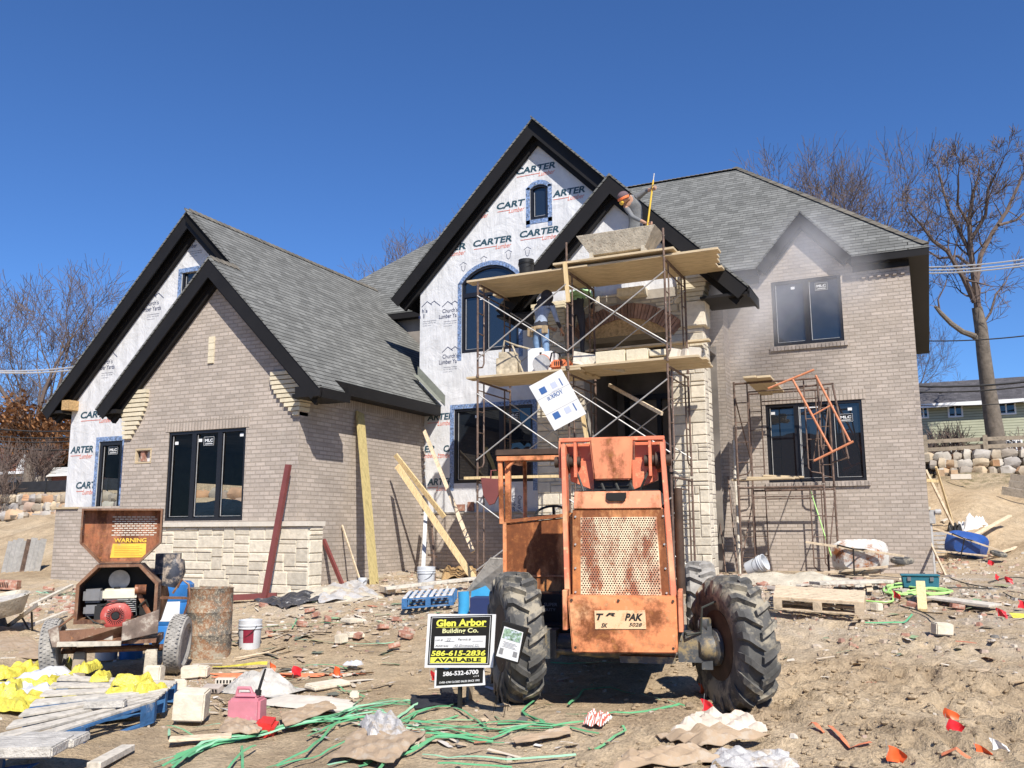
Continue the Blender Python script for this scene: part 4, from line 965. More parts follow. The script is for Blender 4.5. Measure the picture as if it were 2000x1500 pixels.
# ---- trees
def grow(mb, tips, p, d, L, r, depth, rr, up=.10, split=3, nseg=4, wig=.22, ms=5):
    pts = [p]; rs = [r]; q = Vector(p); dd = Vector(d)
    for i in range(nseg):
        dd = (dd+Vector((rr.uniform(-wig, wig), rr.uniform(-wig, wig), rr.uniform(-wig, wig)+up))).normalized()
        q = q+dd*(L/nseg); pts.append(Vector(q)); rs.append(r*(1-.55*(i+1)/nseg))
        if depth > 0 and i >= 1:
            for _ in range(1 if depth > 1 else 2):
                a = rr.uniform(0, 6.28); n = dd.orthogonal().normalized(); n = Matrix.Rotation(a, 3, dd) @ n
                nd = (dd*rr.uniform(.55, 1.0)+n*rr.uniform(.5, .95)).normalized()
                grow(mb, tips, Vector(q), nd, L*rr.uniform(.52, .78), rs[-1]*rr.uniform(.5, .68), depth-1, rr, up, split, nseg, wig, ms)
    if depth > 0: grow(mb, tips, Vector(q), dd, L*.72, rs[-1]*.9, depth-1, rr, up, split, nseg, wig, ms)
    else: tips.append(Vector(q))
    mb.tube(pts, [max(x, .0095) for x in rs], n=(6 if r > .06 else (4 if r > .025 else 3)), caps=False)
def tree(loc, H, r, seed, label, lean=(0, 0, 1), depth=4, trunk_frac=.32, limbs=4, leaves=0, spread=.75, group='bare trees around the site', M_=None):
    rr = random.Random(seed); root = empty('bare_tree', loc, rr.uniform(0, 6), label=label, cat='tree', group=group)
    tb = MB(); d = Vector(lean).normalized(); top = d*(H*trunk_frac); tb.tube([Vector((0, 0, -.6)), Vector((0, 0, .1)), top*.5+Vector((rr.uniform(-.1, .1), 0, 0)), top], [r*1.35, r, r*.82, r*.7], n=10)
    tb.build('trunk', M['bark'], root, smooth=True)
    cb = MB(); tips = []
    for k in range(limbs):
        a = 6.28*k/limbs+rr.uniform(-.4, .4); nd = (d+Vector((math.cos(a), math.sin(a), 0))*rr.uniform(.35, spread)).normalized()
        grow(cb, tips, top*rr.uniform(.86, .99), nd, H*(1-trunk_frac)*.42, r*.5, depth, rr)
    cb.build('crown', M['twig'], root, recalc=False)
    if leaves:
        lb = MB()
        for _ in range(leaves):
            t = rr.choice(tips)+Vector((rr.gauss(0, .22), rr.gauss(0, .22), rr.gauss(0, .22))); s = rr.uniform(.05, .10); a = Vector((rr.gauss(0, 1), rr.gauss(0, 1), rr.gauss(0, 1))).normalized(); b = a.orthogonal().normalized()
            lb.add([t-a*s-b*s*.6, t+a*s-b*s*.6, t+a*s+b*s*.6, t-a*s+b*s*.6], [(0, 1, 2, 3)])
        lb.build('dead_leaves', M['deadleaf'], root, recalc=False)
    return root
def recopy(src, loc, rz, s, label):
    c = copy_tree(src); c.location = loc; c.rotation_euler = (0, 0, rz); c.scale = (s, s, s); c['label'] = label; return c
def gat(px, D_): d = ray(px, 900); p = EYE+d*(D_/1.0); return p.x, p.y
# large forked tree right of the house: laid out limb by limb
def big_tree():
    D0 = 37.0
    def at(px, py, dd=0): return EYE+ray(px, py)*((D0+dd))
    base = at(1947, 880); base.z = gz(base.x, base.y)-.3
    root = empty('bare_tree', base, label='tall bare forked tree rising behind the rail fence on the right', cat='tree', group='bare trees around the site'); T = Matrix.Translation(-base)
    tb = MB(); tb.tube([base, at(1944, 850), at(1930, 760), at(1921, 690), at(1916, 640), at(1908, 600)], [.42, .36, .30, .27, .25, .20], n=12)
    tb.tube([at(1916, 665), at(1900, 655), at(1880, 648), at(1858, 632), at(1838, 612), at(1826, 598)], [.16, .13, .115, .105, .09, .06], n=8)
    tb.xf(T).build('trunk', M['bark'], root, smooth=True)
    rr = random.Random(12); cb = MB(); tips = []
    limbs = [([(1910, 605), (1903, 545), (1896, 490), (1893, 430), (1900, 380)], .16, 3, 0), ([(1903, 590), (1880, 540), (1850, 490), (1822, 470), (1800, 440)], .12, 3, -1), ([(1906, 560), (1915, 500), (1938, 455), (1965, 415), (1990, 360)], .12, 3, 1),
             ([(1898, 500), (1868, 440), (1850, 400), (1838, 355)], .09, 3, 1.5), ([(1896, 470), (1925, 420), (1930, 370), (1945, 340)], .08, 3, -1.5), ([(1896, 520), (1870, 500), (1835, 505), (1812, 490)], .07, 3, .5),
             ([(1915, 640), (1935, 610), (1945, 575), (1965, 550)], .06, 2, .5), ([(1836, 612), (1832, 585), (1845, 560)], .05, 2, 0), ([(1893, 440), (1870, 400), (1872, 360)], .07, 3, -2), ([(1950, 440), (1985, 430), (2020, 400)], .07, 3, 1)]
    for pts, r, dp, dd in limbs:
        P = [at(x, y, dd*i/len(pts)) for i, (x, y) in enumerate(pts)]; rs = [r*(1-.5*i/(len(P)-1)) for i in range(len(P))]; cb.tube(P, rs, n=6, caps=False)
        for i in range(1, len(P)):
            for _ in range(2):
                t = rr.random(); q = P[i-1].lerp(P[i], t); d = (P[i]-P[i-1]).normalized(); n = Vector((rr.gauss(0, 1), rr.gauss(0, 1), rr.gauss(0, .6))).normalized()
                grow(cb, tips, q, (d*.7+n*.8).normalized(), rr.uniform(.75, 1.35), rs[i]*.42, dp-1, rr, .08)
        grow(cb, tips, P[-1], (P[-1]-P[-2]).normalized(), .8, rs[-1], dp, rr)
    cb.xf(T).build('crown', M['twig'], root, recalc=False)
big_tree()
def place(px, D_): x, y = gat(px, D_); return (x, y, gz(x, y))
t1 = tree(place(1655, 46), 18.6, .36, 21, 'tall bare tree rising right behind the roof hip of the right wing', depth=4, limbs=4, trunk_frac=.45, spread=.6)
t2 = tree(place(1575, 47), 18.6, .24, 22, 'slender bare tree behind the main roof, left of the tallest one', depth=4, limbs=4, trunk_frac=.5, spread=.45)
t3 = tree(place(60, 46), 12.0, .34, 23, 'wide bare tree leaning over the left stone wall', depth=4, limbs=5, trunk_frac=.25, spread=1.0)
t4 = tree(place(86, 36), 3.7, .14, 24, 'small tree with brown dead leaves beside the wrapped wall', depth=3, limbs=6, trunk_frac=.15, leaves=3800, spread=1.0)
recopy(t2, place(175, 48), 1.0, .62, 'bare tree just left of the left roof, behind its rake')
recopy(t3, place(5, 60), 4.0, .85, 'bare tree at the left edge of the picture')
recopy(t2, place(800, 50), 2.1, .78, 'bare tree top showing above the roof left of the big gable')
recopy(t2, place(860, 54), 4.1, .95, 'bare tree top touching the left rake of the big gable')
recopy(t2, place(745, 55), 5.1, .74, 'thin bare treetop over the valley between the roofs')
recopy(t1, place(1770, 52), 1.2, .55, 'bare tree behind the right wing eave')
recopy(t3, place(1830, 70), .7, .8, 'distant bare tree above the green house, beside the brick corner')
recopy(t3, place(1930, 75), 3.7, .7, 'distant bare tree above the grey roof of the green house')
def shrub(loc, H, seed, n, label):
    rr = random.Random(seed); mb = MB(); tips = []
    for _ in range(n):
        a = rr.uniform(0, 6.28); grow(mb, tips, Vector((rr.gauss(0, H*.25), rr.gauss(0, .15), 0)), Vector((math.cos(a)*.5, math.sin(a)*.3, 1)).normalized(), H*.5, .022, 2, rr, .1)
    o = mb.build('bare_shrub', M['twig'], recalc=False); o.location = loc; return tag(o, label, 'shrub', 'bare shrubs in the neighbouring yards')
s1 = shrub(place(1850, 38), 2.0, 3, 9, 'bare leafless shrub against the green siding, near the brick corner')
for px, D_, s, lb in ((1880, 39, 1.1, 'bare leafless shrub under the middle window of the green house'), (1975, 39, 1.0, 'bare leafless shrub right of the big tree trunk'), (1815, 40, .9, 'bare leafless shrub hard against the brick corner'), (15, 33, .9, 'bare leafless shrub below the tan house wall, at the far left'), (45, 33.5, 1.0, 'bare leafless shrub in front of the white gable'), (75, 34, .9, 'bare leafless shrub beside the brown leaved tree')):
    c = s1.copy(); COL.objects.link(c); c.location = place(px, D_); c.scale = (s, s, s); c.rotation_euler.z = px; c['label'] = lb
# wires
def wire(a, b, D1, D2, sag, r, m, label):
    p = EYE+ray(*a)*D1; q = EYE+ray(*b)*D2; pts = [p.lerp(q, i/16)-Vector((0, 0, sag*(1-(2*i/16-1)**2))) for i in range(17)]
    mb = MB(); mb.tube(pts, r, n=4); tag(mb.build('power_line', m), label, 'power line', 'overhead power lines')
for a, b, m, r, lb in (((1780, 522), (2040, 500), 'wire_lit', .03, 'bright aluminium power line crossing the big tree, highest of three'), ((1780, 528), (2040, 508), 'wire_lit', .03, 'bright aluminium power line crossing the big tree, middle of three'), ((1780, 534), (2040, 513), 'wire_lit', .03, 'bright aluminium power line crossing the big tree, lowest of three'),
    ((1780, 665), (2040, 651), 'wire', .025, 'thin dark wire below the fork of the big tree'), ((1780, 754), (2040, 741), 'wire', .04, 'thick dark cable just above the grey neighbour roof'), ((1780, 765), (2040, 750), 'wire', .03, 'dark cable in front of the grey neighbour roof ridge'), ((1780, 791), (2040, 780), 'wire', .018, 'thin wire in front of the green house windows')):
    wire(a, b, 36, 34, .12, r, M[m], lb)
for a, b, m, r, lb in (((-40, 722), (150, 716), 'wire_lit', .03, 'bright aluminium power line on the left, upper of two'), ((-40, 725), (150, 722), 'wire_lit', .03, 'bright aluminium power line on the left, lower of two'), ((-40, 833), (150, 841), 'wire', .025, 'dark wire through the brown leaved tree, highest'), ((-40, 848), (150, 853), 'wire', .025, 'dark wire through the brown leaved tree, second from top'), ((-40, 857), (150, 861), 'wire', .025, 'dark wire through the brown leaved tree, third from top'), ((-40, 868), (150, 878), 'wire', .025, 'dark wire low over the brown roof on the left')):
    wire(a, b, 34, 34, .1, r, M[m], lb)

# houses and trees across the street, behind the camera: seen only as dark reflections in the windows
for (x0, x1, y0, ze, zr, lb) in ((-34, -18, -34, 5.2, 9.0, 'dark house across the street, leftmost as seen from the site'), (-12, 4, -36, 5.6, 9.6, 'dark house across the street, straight behind the photographer'), (10, 26, -34, 5.2, 9.2, 'dark house across the street, rightmost as seen from the site')):
    house_box('street_house', x0, x1, y0-10, y0, -2, ze, zr, M['siding_tan'], M['brown_roof'], lb, [])
# ---------------------------------------------------------------- scaffolds
def root_for(name, org, label, cat, group=None, rz=0):
    r = empty(name, org, rz, label, cat, group); Mi = (Matrix.Translation(org) @ Matrix.Rotation(rz, 4, 'Z')).inverted()
    def part(mb, n, m, par=None, **kw):
        mb.xf(Mi); o = mb.build(n, m, None, **kw); o.parent = par or r; return o
    return r, part
def single(mb, name, mat_, org, label, cat, group=None, **kw):
    mb.xf(Matrix.Translation(-Vector(org))); o = mb.build(name, mat_, **kw); o.location = org; return tag(o, label, cat, group)
YS, YS2 = 14.62, 16.06
XS = [onY(933, 700, YS).x, onY(1110, 735, YS).x, onY(1304, 720, YS).x]
ZL = [.55, 2.56, 4.46, 6.36]
sc, scp = root_for('scaffold', ((XS[1]), 15.3, .6), 'tall rusty steel scaffold with cross braces in front of the stone porch', 'scaffold')
def ladder_frame(x, y0, y1, z0, z1, axis='Y'):
    mb = MB(); P = (lambda a, z: (x, a, z)) if axis == 'Y' else (lambda a, z: (a, x, z)); r = .021
    for a in (y0, y1): mb.tube([P(a, z0), P(a, z1)], r, 8)
    mb.tube([P(y0, z1-.04), P(y1, z1-.04)], r, 8); mb.tube([P(y0+.28, z1-.22), P(y1-.28, z1-.22)], .014, 6)
    for a, s in ((y0, 1), (y1, -1)):
        b = a+s*.26; mb.tube([P(b, z1-.05), P(b, z0+.30), P(b-s*.06, z0+.22), P(a, z0+.18)], .015, 6)
        for k in range(4): mb.tube([P(a, z0+.45+k*.40), P(b, z0+.45+k*.40)], .011, 6)
    for a in (y0, y1): mb.tube([P(a, z0-.0), P(a, z0+.05)], .028, 8)
    return mb
for x in XS:
    for i in range(3):
        scp(ladder_frame(x, YS, YS2, ZL[i]+.02, ZL[i+1]-.02), 'frame', M['steel_brown'], smooth=True)
for x in XS[1:]:
    mb = MB(); mb.tube([(x, YS, 6.36), (x, YS, 6.86)], .021, 8); mb.tube([(x, YS2, 6.36), (x, YS2, 6.7)], .021, 8); mb.tube([(x, YS, 6.32), (x, YS2, 6.32)], .02, 6); scp(mb, 'extension_post', M['steel_brown'])
for b in range(2):
    for i in range(3):
        for yy in (YS, YS2):
            mb = MB(); a, c = XS[b], XS[b+1]; z0, z1 = ZL[i]+.35, ZL[i]+1.6
            mb.tube([(a, yy-.02, z1), (c, yy-.02, z0)], .0125, 6); mb.tube([(a, yy-.045, z0), (c, yy-.045, z1)], .0125, 6); scp(mb, 'cross_brace', M['galv'])
def deck(x0, x1, y0, y1, z, n, label, group, seed, jit=.12):
    rr = random.Random(seed); wd = (y1-y0)/n
    for i in range(n):
        mb = MB(); a, b = x0+rr.uniform(-jit, jit), x1+rr.uniform(-jit, jit); y = y0+wd*(i+.5)
        mb.box((0, 0, 0), (b-a, wd*.965, .042)); o = mb.build('plank', M['plank'], bevel=.004); o.location = ((a+b)/2, y, z+rr.uniform(-.004, .004)); o.rotation_euler = (0, 0, rr.uniform(-.004, .004))
        tag(o, label, 'plank', group)
deck(XS[0]-.18, XS[1]+.30, YS+.03, YS2-.03, 6.385, 5, 'weathered plank of the top scaffold deck, left bay', 'planks of the top deck left bay', 1)
deck(XS[1]-.12, XS[2]+.75, YS+.05, YS2-.0, 6.385, 5, 'weathered plank of the top scaffold deck, right bay', 'planks of the top deck right bay', 2, .2)
deck(XS[0]-.20, XS[1]+.2, YS+.03, YS2-.25, 4.49, 4, 'weathered plank of the middle scaffold deck, left bay', 'planks of the middle deck left bay', 3)
deck(XS[1]-.1, XS[2]+.62, YS+.05, YS2-.25, 4.54, 4, 'weathered plank of the middle scaffold deck, right bay', 'planks of the middle deck right bay', 4)
deck(XS[1]-.30, XS[2]+.12, YS-.02, YS+.55, 6.475, 2, 'upper plank that carries the mortar tub', 'planks under the mortar tub', 5)
deck(XS[0]+.9, XS[1]+.4, YS2+.0, YS2+.17, 5.02, 1, 'narrow plank at the wall behind the jacketed worker', None, 6); deck(XS[1]-.2, XS[2]+.5, YS2+.0, YS2+.17, 5.10, 1, 'narrow plank at the wall under the brick arch', None, 7)
mb = MB(); p, q = onY(908, 934, YS-.05), onY(1090, 930, YS-.05); mb.beam(p, q, .05, .09, side=(0, 0, 1)); single(mb, 'lumber', M['plank_y'], p, 'pale two by four lashed across the scaffold at sill height', 'lumber')
mb = MB(); p, q = onY(1190, 752, 16.0), onY(1293, 808, 14.7); mb.beam(p, q, .06, .04); single(mb, 'lumber', M['wood_pale'], p, 'pale stick slanting down through the right bay of the scaffold', 'lumber')
mb = MB(); p, q = onY(1103, 512, YS-.03), onY(1110, 590, YS-.03); mb.beam(p, q, .07, .04, side=(1, 0, 0)); single(mb, 'lumber', M['plank_y'], p, 'short yellow stud tied upright to the middle scaffold post', 'lumber')
mb = MB(); p, q = onY(1138, 810, 14.9), onY(1150, 880, 14.9); mb.beam(p, q, .07, .04, side=(1, 0, 0)); single(mb, 'lumber', M['plank_y'], p, 'splintered yellow stud hanging behind the white cardboard sheet', 'lumber')
# mortar tub
tx0, tx1 = onY(1128, 460, YS+.1).x, onY(1282, 450, YS+.1).x; cxm = (tx0+tx1)/2; zt = 6.50
tub, tp = root_for('mortar_tub', (cxm, YS+.35, zt), 'large cement crusted mortar tub on the top deck of the tall scaffold', 'tub')
mb = MB(); w1, w0, h0, h1 = (tx1-tx0)/2, (tx1-tx0)/2-.24, .09, .46; d1, d0 = .34, .22
def ring(w_, d_, z, t=0): return [(cxm-w_+t, YS+.35-d_+t, zt+z), (cxm+w_-t, YS+.35-d_+t, zt+z), (cxm+w_-t, YS+.35+d_-t, zt+z), (cxm-w_+t, YS+.35+d_-t, zt+z)]
v = ring(w0, d0, h0)+ring(w1, d1, h1)+ring(w1, d1, h1, .03)+ring(w0, d0, h0+.06, .03)
f = [(3, 2, 1, 0), (12, 13, 14, 15)]
for k in range(3):
    for i in range(4): f.append((4*k+i, 4*k+(i+1) % 4, 4*k+4+(i+1) % 4, 4*k+4+i))
mb.add(v, f); tp(mb, 'shell', M['concrete2'], bevel=.006)
mb = MB(); mb.add(ring(w1-.06, d1-.05, h1-.09), [(0, 1, 2, 3)]); tp(mb, 'mortar', M['concrete'])
for s in (-1, 1):
    mb = MB(); mb.bp(cxm+s*(w0-.02)-.03, cxm+s*(w0-.02)+.03, YS+.08, YS+.62, zt, zt+.13); tp(mb, 'foot', M['concrete2'])
# small things on the decks
def bucket(name, org, r, h, matn, label, lid=False, band=None, lid_m=None, tilt=None, cat='bucket'):
    r_ = empty(name, org, 0, label, cat, rot=tilt)
    mb = MB(); mb.lathe([(0, 0), (r*.86, 0), (r*.88, .01), (r*.97, h*.8), (r*1.02, h*.8), (r*1.02, h*.84), (r*.98, h*.85), (r, h), (r*.93, h), (r*.84, .02), (0, .02)], 24); mb.build('shell', M[matn], r_, smooth=True)
    mb = MB(); mb.lathe([(r*1.03, h*.70), (r*1.05, h*.72), (r*1.03, h*.74)], 24); mb.build('rib', M[matn], r_, smooth=True)
    hp = [(r*1.03*math.cos(a), -r*1.03*abs(math.sin(a))*.75 - .02, h*.82-h*.42*abs(math.sin(a))) for a in [math.pi*i/12 for i in range(13)]]
    mb = MB(); mb.tube(hp, .004, 5); mb.build('handle', M['black'], r_)
    if lid: mb = MB(); mb.lathe([(0, h+.012), (r*1.04, h+.012), (r*1.05, h-.02)], 24); mb.build('lid', M[lid_m or matn], r_, smooth=True)
    if band:
        mb = MB(); a0, a1, z0, z1, bm_ = band; n = 10
        for i in range(n):
            a, b = a0+(a1-a0)*i/n, a0+(a1-a0)*(i+1)/n; q = lambda t, z: (r*(.88+.09*z/(h*.8)+.012)*math.cos(t), r*(.88+.09*z/(h*.8)+.012)*math.sin(t), z)
            mb.add([q(a, z0), q(b, z0), q(b, z1), q(a, z1)], [(0, 1, 2, 3)])
        mb.build('label', M[bm_], r_)
    return r_
p = onZ(1028, 538, 6.41); bucket('bucket', p, .15, .30, 'black', 'black bucket at the back of the top deck, beside the arched window')
p = onZ(1250, 392, 0)
sx = onY(965, 710, 15.3)
mb = MB(); mb.box((0, 0, .18), (.42, .3, .36)); mb.box((0, 0, .42), (.34, .24, .12)); mb.tube([(-.1, -.1, .45), (-.05, -.12, .7), (.15, 0, .62), (.55, .05, .5)], .022, 6); mb.tube([(.1, -.1, .6), (.32, -.15, .05)], .02, 6)
o = mb.build('brick_saw', mat('dusty_yellow_machine', (.42, .36, .26), .8, .4, 12, .3), bevel=.012); o.location = (XS[0]+.42, 15.1, 4.515); o.rotation_euler.z = .2; tag(o, 'dusty brick saw with a hose on the left bay of the middle deck', 'saw')
for k, (dx, w_, h_) in enumerate(((1.00, .30, .52), (1.22, .26, .44))):
    mb = MB(); mb.box((0, 0, h_/2), (w_, .34, h_)); o = mb.build('box', M['sticker'], bevel=.01); o.location = (XS[0]+dx-.02, 15.25+.0*k, 4.515); tag(o, ('taller', 'lower')[k]+' white carton on the middle deck between the saw and the jeans wearing worker', 'box')
for k in range(3):
    xx = (XS[1]+.75, XS[1]+1.25, XS[1]+1.62)[k]; mb = MB(); mb.box((0, 0, .07), ((.55, .40, .3)[k], .22, (.22, .20, .11)[k])); o = mb.build('cut_stone', M['stone_cream'], bevel=.008); o.location = (xx, 14.86, 4.60); tag(o, ('longest pale cut stone on the right bay of the middle deck', 'middle pale cut stone on the right bay of the middle deck', 'small low cut stone on the right bay of the middle deck')[k], 'stone')
rr = random.Random(9)
for k in range(5):
    mb = MB(); mb.box((0, 0, .05), (.16+.1*rr.random(), .14, .12+.1*rr.random())); o = mb.build('cut_stone', M['sill'], bevel=.015); o.location = (XS[2]-.12+.14*k*.9, 14.95+.1*rr.random(), 4.60); o.rotation_euler = (.1, .2*rr.random(), rr.random()); tag(o, 'pale stone offcut piled by the right scaffold post on the middle deck', 'stone', 'stone offcuts by the right post')
mb = MB(); mb.beam((XS[1]+.05, 14.75, 4.72), (XS[1]+.85, 15.3, 4.58), .24, .03, side=(0, .2, 1)); single(mb, 'board', M['wood_grey'], (XS[1]+.4, 15, 4.6), 'grey flat board propped beside the middle post on the middle deck', 'board')
p = onY(1235, 572, 16.2); mb = MB(); mb.box((0, 0, 0), (.55, .3, .17)); o = mb.build('cut_stone', M['stone'], bevel=.012); o.location = p; tag(o, 'large pale stone block set on top of the wall above the arch', 'stone')
for k in range(4):
    mb = MB(); mb.box((0, 0, 0), (.2, .1, .07)); o = mb.build('brick', M['sill' if k % 2 else 'redbrick'], bevel=.004); o.location = (XS[1]+1.0+.27*k, YS+.7, 6.44); tag(o, 'brick lying between the two plank layers of the top deck', 'brick', 'bricks on the top deck')
# cut-off saw: orange body, blade guard, handle
so = Vector((onZ(1065, 724, 4.52).x, 14.95, 4.515)); saw = empty('cut_off_saw', so, .1, 'orange dusty cut off saw at the feet of the worker in jeans', 'saw')
mb = MB(); mb.box((.20, 0, .14), (.34, .19, .17), taper=.8); mb.box((.37, 0, .12), (.14, .16, .15)); mb.box((.02, -.04, .12), (.2, .06, .06)); mb.build('body', M['saw_orange'], saw, bevel=.03, smooth=True)
mb = MB(); mb.lathe([(0, -.006), (.17, -.006), (.17, .006), (0, .006)], 24, M=Matrix.Translation((-.14, -.05, .17)) @ Matrix.Rotation(rad(90), 4, 'X')); mb.build('blade', M['galv'], saw)
mb = MB()
for i in range(5): mb.box((.14+.035*i, -.098, .15), (.015, .006, .08))
mb.build('cooling_slots', M['black'], saw)
mb = MB(); mb.lathe([(.0, -.035), (.15, -.03), (.16, 0), (.15, .03), (0, .03)], 20, M=Matrix.Translation((-.14, 0, .2)) @ Matrix.Rotation(rad(90), 4, 'X')); mb.build('blade_guard', M['saw_orange'], saw, smooth=True)
mb = MB(); mb.tube([(.02, -.02, .2), (.06, -.03, .36), (.17, -.02, .38), (.24, 0, .28)], .016, 6); mb.build('handle', M['black'], saw, smooth=True)
# white cardboard sheet with blue print tied to the scaffold
pc = [onY(1096, 721, YS-.07), onY(1145, 808, YS-.07), onY(1083, 841, YS-.07), onY(1033, 755, YS-.07)]
cb_, cbp = root_for('cardboard_sheet', pc[2], 'white printed cardboard sheet hanging tilted on the middle scaffold post', 'sheet')
mb = MB(); mb.prism(pc, (0, .012, 0)); cbp(mb, 'sheet', mat('white_cardboard', (.74, .74, .72), .6, .04, 4, .1))
ux = (pc[1]-pc[0]).normalized(); vy = (pc[3]-pc[0]).normalized(); o0 = pc[0]-Vector((0, .003, 0)); Lx = (pc[1]-pc[0]).length; Ly = (pc[3]-pc[0]).length
mb = MB()
def cq(a, b, c, d, m_=None, off=0):
    (m_ or mb).add([o0+ux*a*Lx+vy*b*Ly-Vector((0, off, 0)), o0+ux*c*Lx+vy*b*Ly-Vector((0, off, 0)), o0+ux*c*Lx+vy*d*Ly-Vector((0, off, 0)), o0+ux*a*Lx+vy*d*Ly-Vector((0, off, 0))], [(0, 1, 2, 3)])
for a in (.14, .70):
    cq(a, .16, a+.16, .19); cq(a, .62, a+.13, .80); 
put_text(mb, 'YORK', o0+ux*Lx*.44+vy*Ly*.25-Vector((0, .001, 0)), vy, -ux, .26, .085, bold=.01)
for i in range(3): cq(.35+.025*i+.02, .64, .355+.025*i+.028, .72)
cbp(mb, 'print', mat('print_blue', (.05, .13, .34), .5, 0))
mb = MB()
for a in (.14, .70): cq(a+.01, .30, a+.13, .46)
put_text(mb, 'FLOORS', o0+ux*Lx*.33+vy*Ly*.30-Vector((0, .001, 0)), vy, -ux, .16, .025, bold=.005)
cbp(mb, 'pale_print', mat('print_pale_blue', (.52, .56, .68), .5, 0))
mb = MB()
for b in (.333, .667):
    cq(b-.002, 0.0, b+.002, 1.0)
cbp(mb, 'fold_lines', M['text_grey'])
# second, lower scaffold before the right wing window
YA, YB2 = 17.95, 19.5
def px_x(px, py, Y): return onY(px, py, Y).x
sr, srp = root_for('scaffold', (-2.8, 18.6, .8), 'brown two level scaffold of ladder frames in front of the lower right window', 'scaffold')
for (Y, a, b, mtl) in ((YA, px_x(1440, 900, YA), px_x(1606, 900, YA), 'steel_brown'), (YB2, px_x(1468, 900, YB2), px_x(1626, 900, YB2), 'steel_brown')):
    zt = onY(1440, 746, YA).z; zm_ = onY(1500, 948, YA).z
    srp(ladder_frame(Y, a, b, .62, zm_, axis='X'), 'frame', M[mtl], smooth=True); srp(ladder_frame(Y, a, b, zm_+.02, zt, axis='X'), 'frame', M[mtl], smooth=True)
a, b = px_x(1440, 900, YA), px_x(1606, 900, YA); a2, b2 = px_x(1468, 900, YB2), px_x(1626, 900, YB2)
for (x0, x1, z0, z1) in ((a, a2, 1.0, 2.3), (b, b2, 1.0, 2.3), (a, a2, 4.3, 3.0), (b, b2, 2.9, 4.3)):
    mb = MB(); mb.tube([(x0, YA, z0), (x1, YB2, z1)], .013, 6); srp(mb, 'cross_brace', M['steel_brown'])
for k, (px, w_) in enumerate(((1478, .26), (1504, .26))):
    x = onY(px, 750, 18.4).x; mb = MB(); mb.box((0, 0, 0), (w_, 2.1-.3*k, .045)); o = mb.build('plank', M['plank'], bevel=.004); o.location = (x, 18.62-.1*k, onY(1465, 748, YA).z+.03); o.rotation_euler.x = -.03; tag(o, ('left', 'right')[k]+' short plank across the top of the low brown scaffold', 'plank')
for k in range(3):
    mb = MB(); mb.box((0, 0, 0), (1.2-.2*k, .22, .035)); o = mb.build('plank', M['plank'], bevel=.004); o.location = (-2.95+.15*k, 18.1+.35*k, 2.60+.04*k); o.rotation_euler = (0, .03*k, .12*k-.1); tag(o, 'splintered board lying on the middle level of the low scaffold', 'plank', 'boards on the low scaffold')
mb = MB(); Yt = 17.8; T_ = lambda x, y, d=0: onY(x, y, Yt+d)
mb.tube([T_(1500, 759), T_(1590, 722)], .022, 8); mb.tube([T_(1590, 900), T_(1667, 862)], .022, 8); mb.tube([T_(1548, 741), T_(1625, 882)], .022, 8); mb.tube([T_(1593, 733), T_(1660, 862)], .022, 8); mb.tube([T_(1586, 812), T_(1622, 792)], .016, 8)
mb.xf(Matrix.Translation(-T_(1590, 800))); o = mb.build('spare_ladder_section', M['steel_orange'], smooth=True); o.location = T_(1590, 800); tag(o, 'orange scaffold frame hanging tilted on the low brown scaffold', 'ladder section')
mb = MB(); mb.tube([T_(1560, 756, .2), T_(1628, 749, .2)], .02, 8); mb.tube([T_(1626, 752, .2), T_(1657, 896, .2)], .02, 8); mb.tube([T_(1625, 903, .2), T_(1659, 893, .2)], .016, 8); mb.tube([T_(1606, 770, .2), T_(1588, 905, .2)], .012, 6)
mb.xf(Matrix.Translation(-T_(1620, 800, .2))); o = mb.build('spare_ladder_section', M['steel_brown'], smooth=True); o.location = T_(1620, 800, .2); tag(o, 'rusty grey scaffold frame hooked behind the tilted orange one', 'ladder section')
mb = MB(); mb.tube([onY(1582, 955, 18.3), onY(1625, 1090, 18.1)], .012, 6); single(mb, 'fibreglass_rod', M['hose'], onY(1582, 955, 18.3), 'pale green rod leaning on the right end of the low scaffold', 'rod')
for k, (a, b) in enumerate((((1422, 930), (1441, 1120)), ((1432, 860), (1446, 1122)), ((1404, 1000), (1418, 1120)))):
    mb = MB(); mb.tube([onY(*a, 19.35), onY(*b, 18.6)], (.015, .03, .012)[k], 6); single(mb, 'pole', M[('steel_brown', 'wood_grey', 'steel_brown')[k]], onY(*b, 18.6), ('thin rusty rod', 'thick pale pole', 'bent rusty bar')[k]+' leaning in the brick corner left of the low scaffold', 'pole')
# ---------------------------------------------------------------- people
def hand(parts, w, d, up, side, k=1.0, curl=.5):
    """five finger chains from the wrist w along d; returns nodes/edges appended"""
    nodes, edges, root = parts
    d, up, side = Vector(d).normalized(), Vector(up).normalized(), Vector(side).normalized(); b = len(nodes)
    nodes.append((Vector(w)+d*.05*k, .024)); edges.append((root, b)); nodes.append((Vector(w)+d*.085*k, .026)); edges.append((b, b+1))
    for i, L in enumerate((.07, .08, .074, .058)):
        s = side*(.026-.0175*i); p0 = Vector(w)+d*.10*k+s; n0 = len(nodes)
        nodes.append((p0, .0095)); nodes.append((p0+(d*(1-curl*.4)-up*curl*.5)*L*.5, .0085)); nodes.append((p0+(d*(1-curl)*.8-up*curl)*L*.95, .007))
        edges += [(b+1, n0), (n0, n0+1), (n0+1, n0+2)]
    n0 = len(nodes); p0 = Vector(w)+d*.05*k+side*.034; nodes.append((p0, .011)); nodes.append((p0+(side*.6+d-up*curl*.6)*.035, .010)); nodes.append((p0+(side*.4+d*1.3-up*curl)*.055, .008)); edges += [(b, n0), (n0, n0+1), (n0+1, n0+2)]
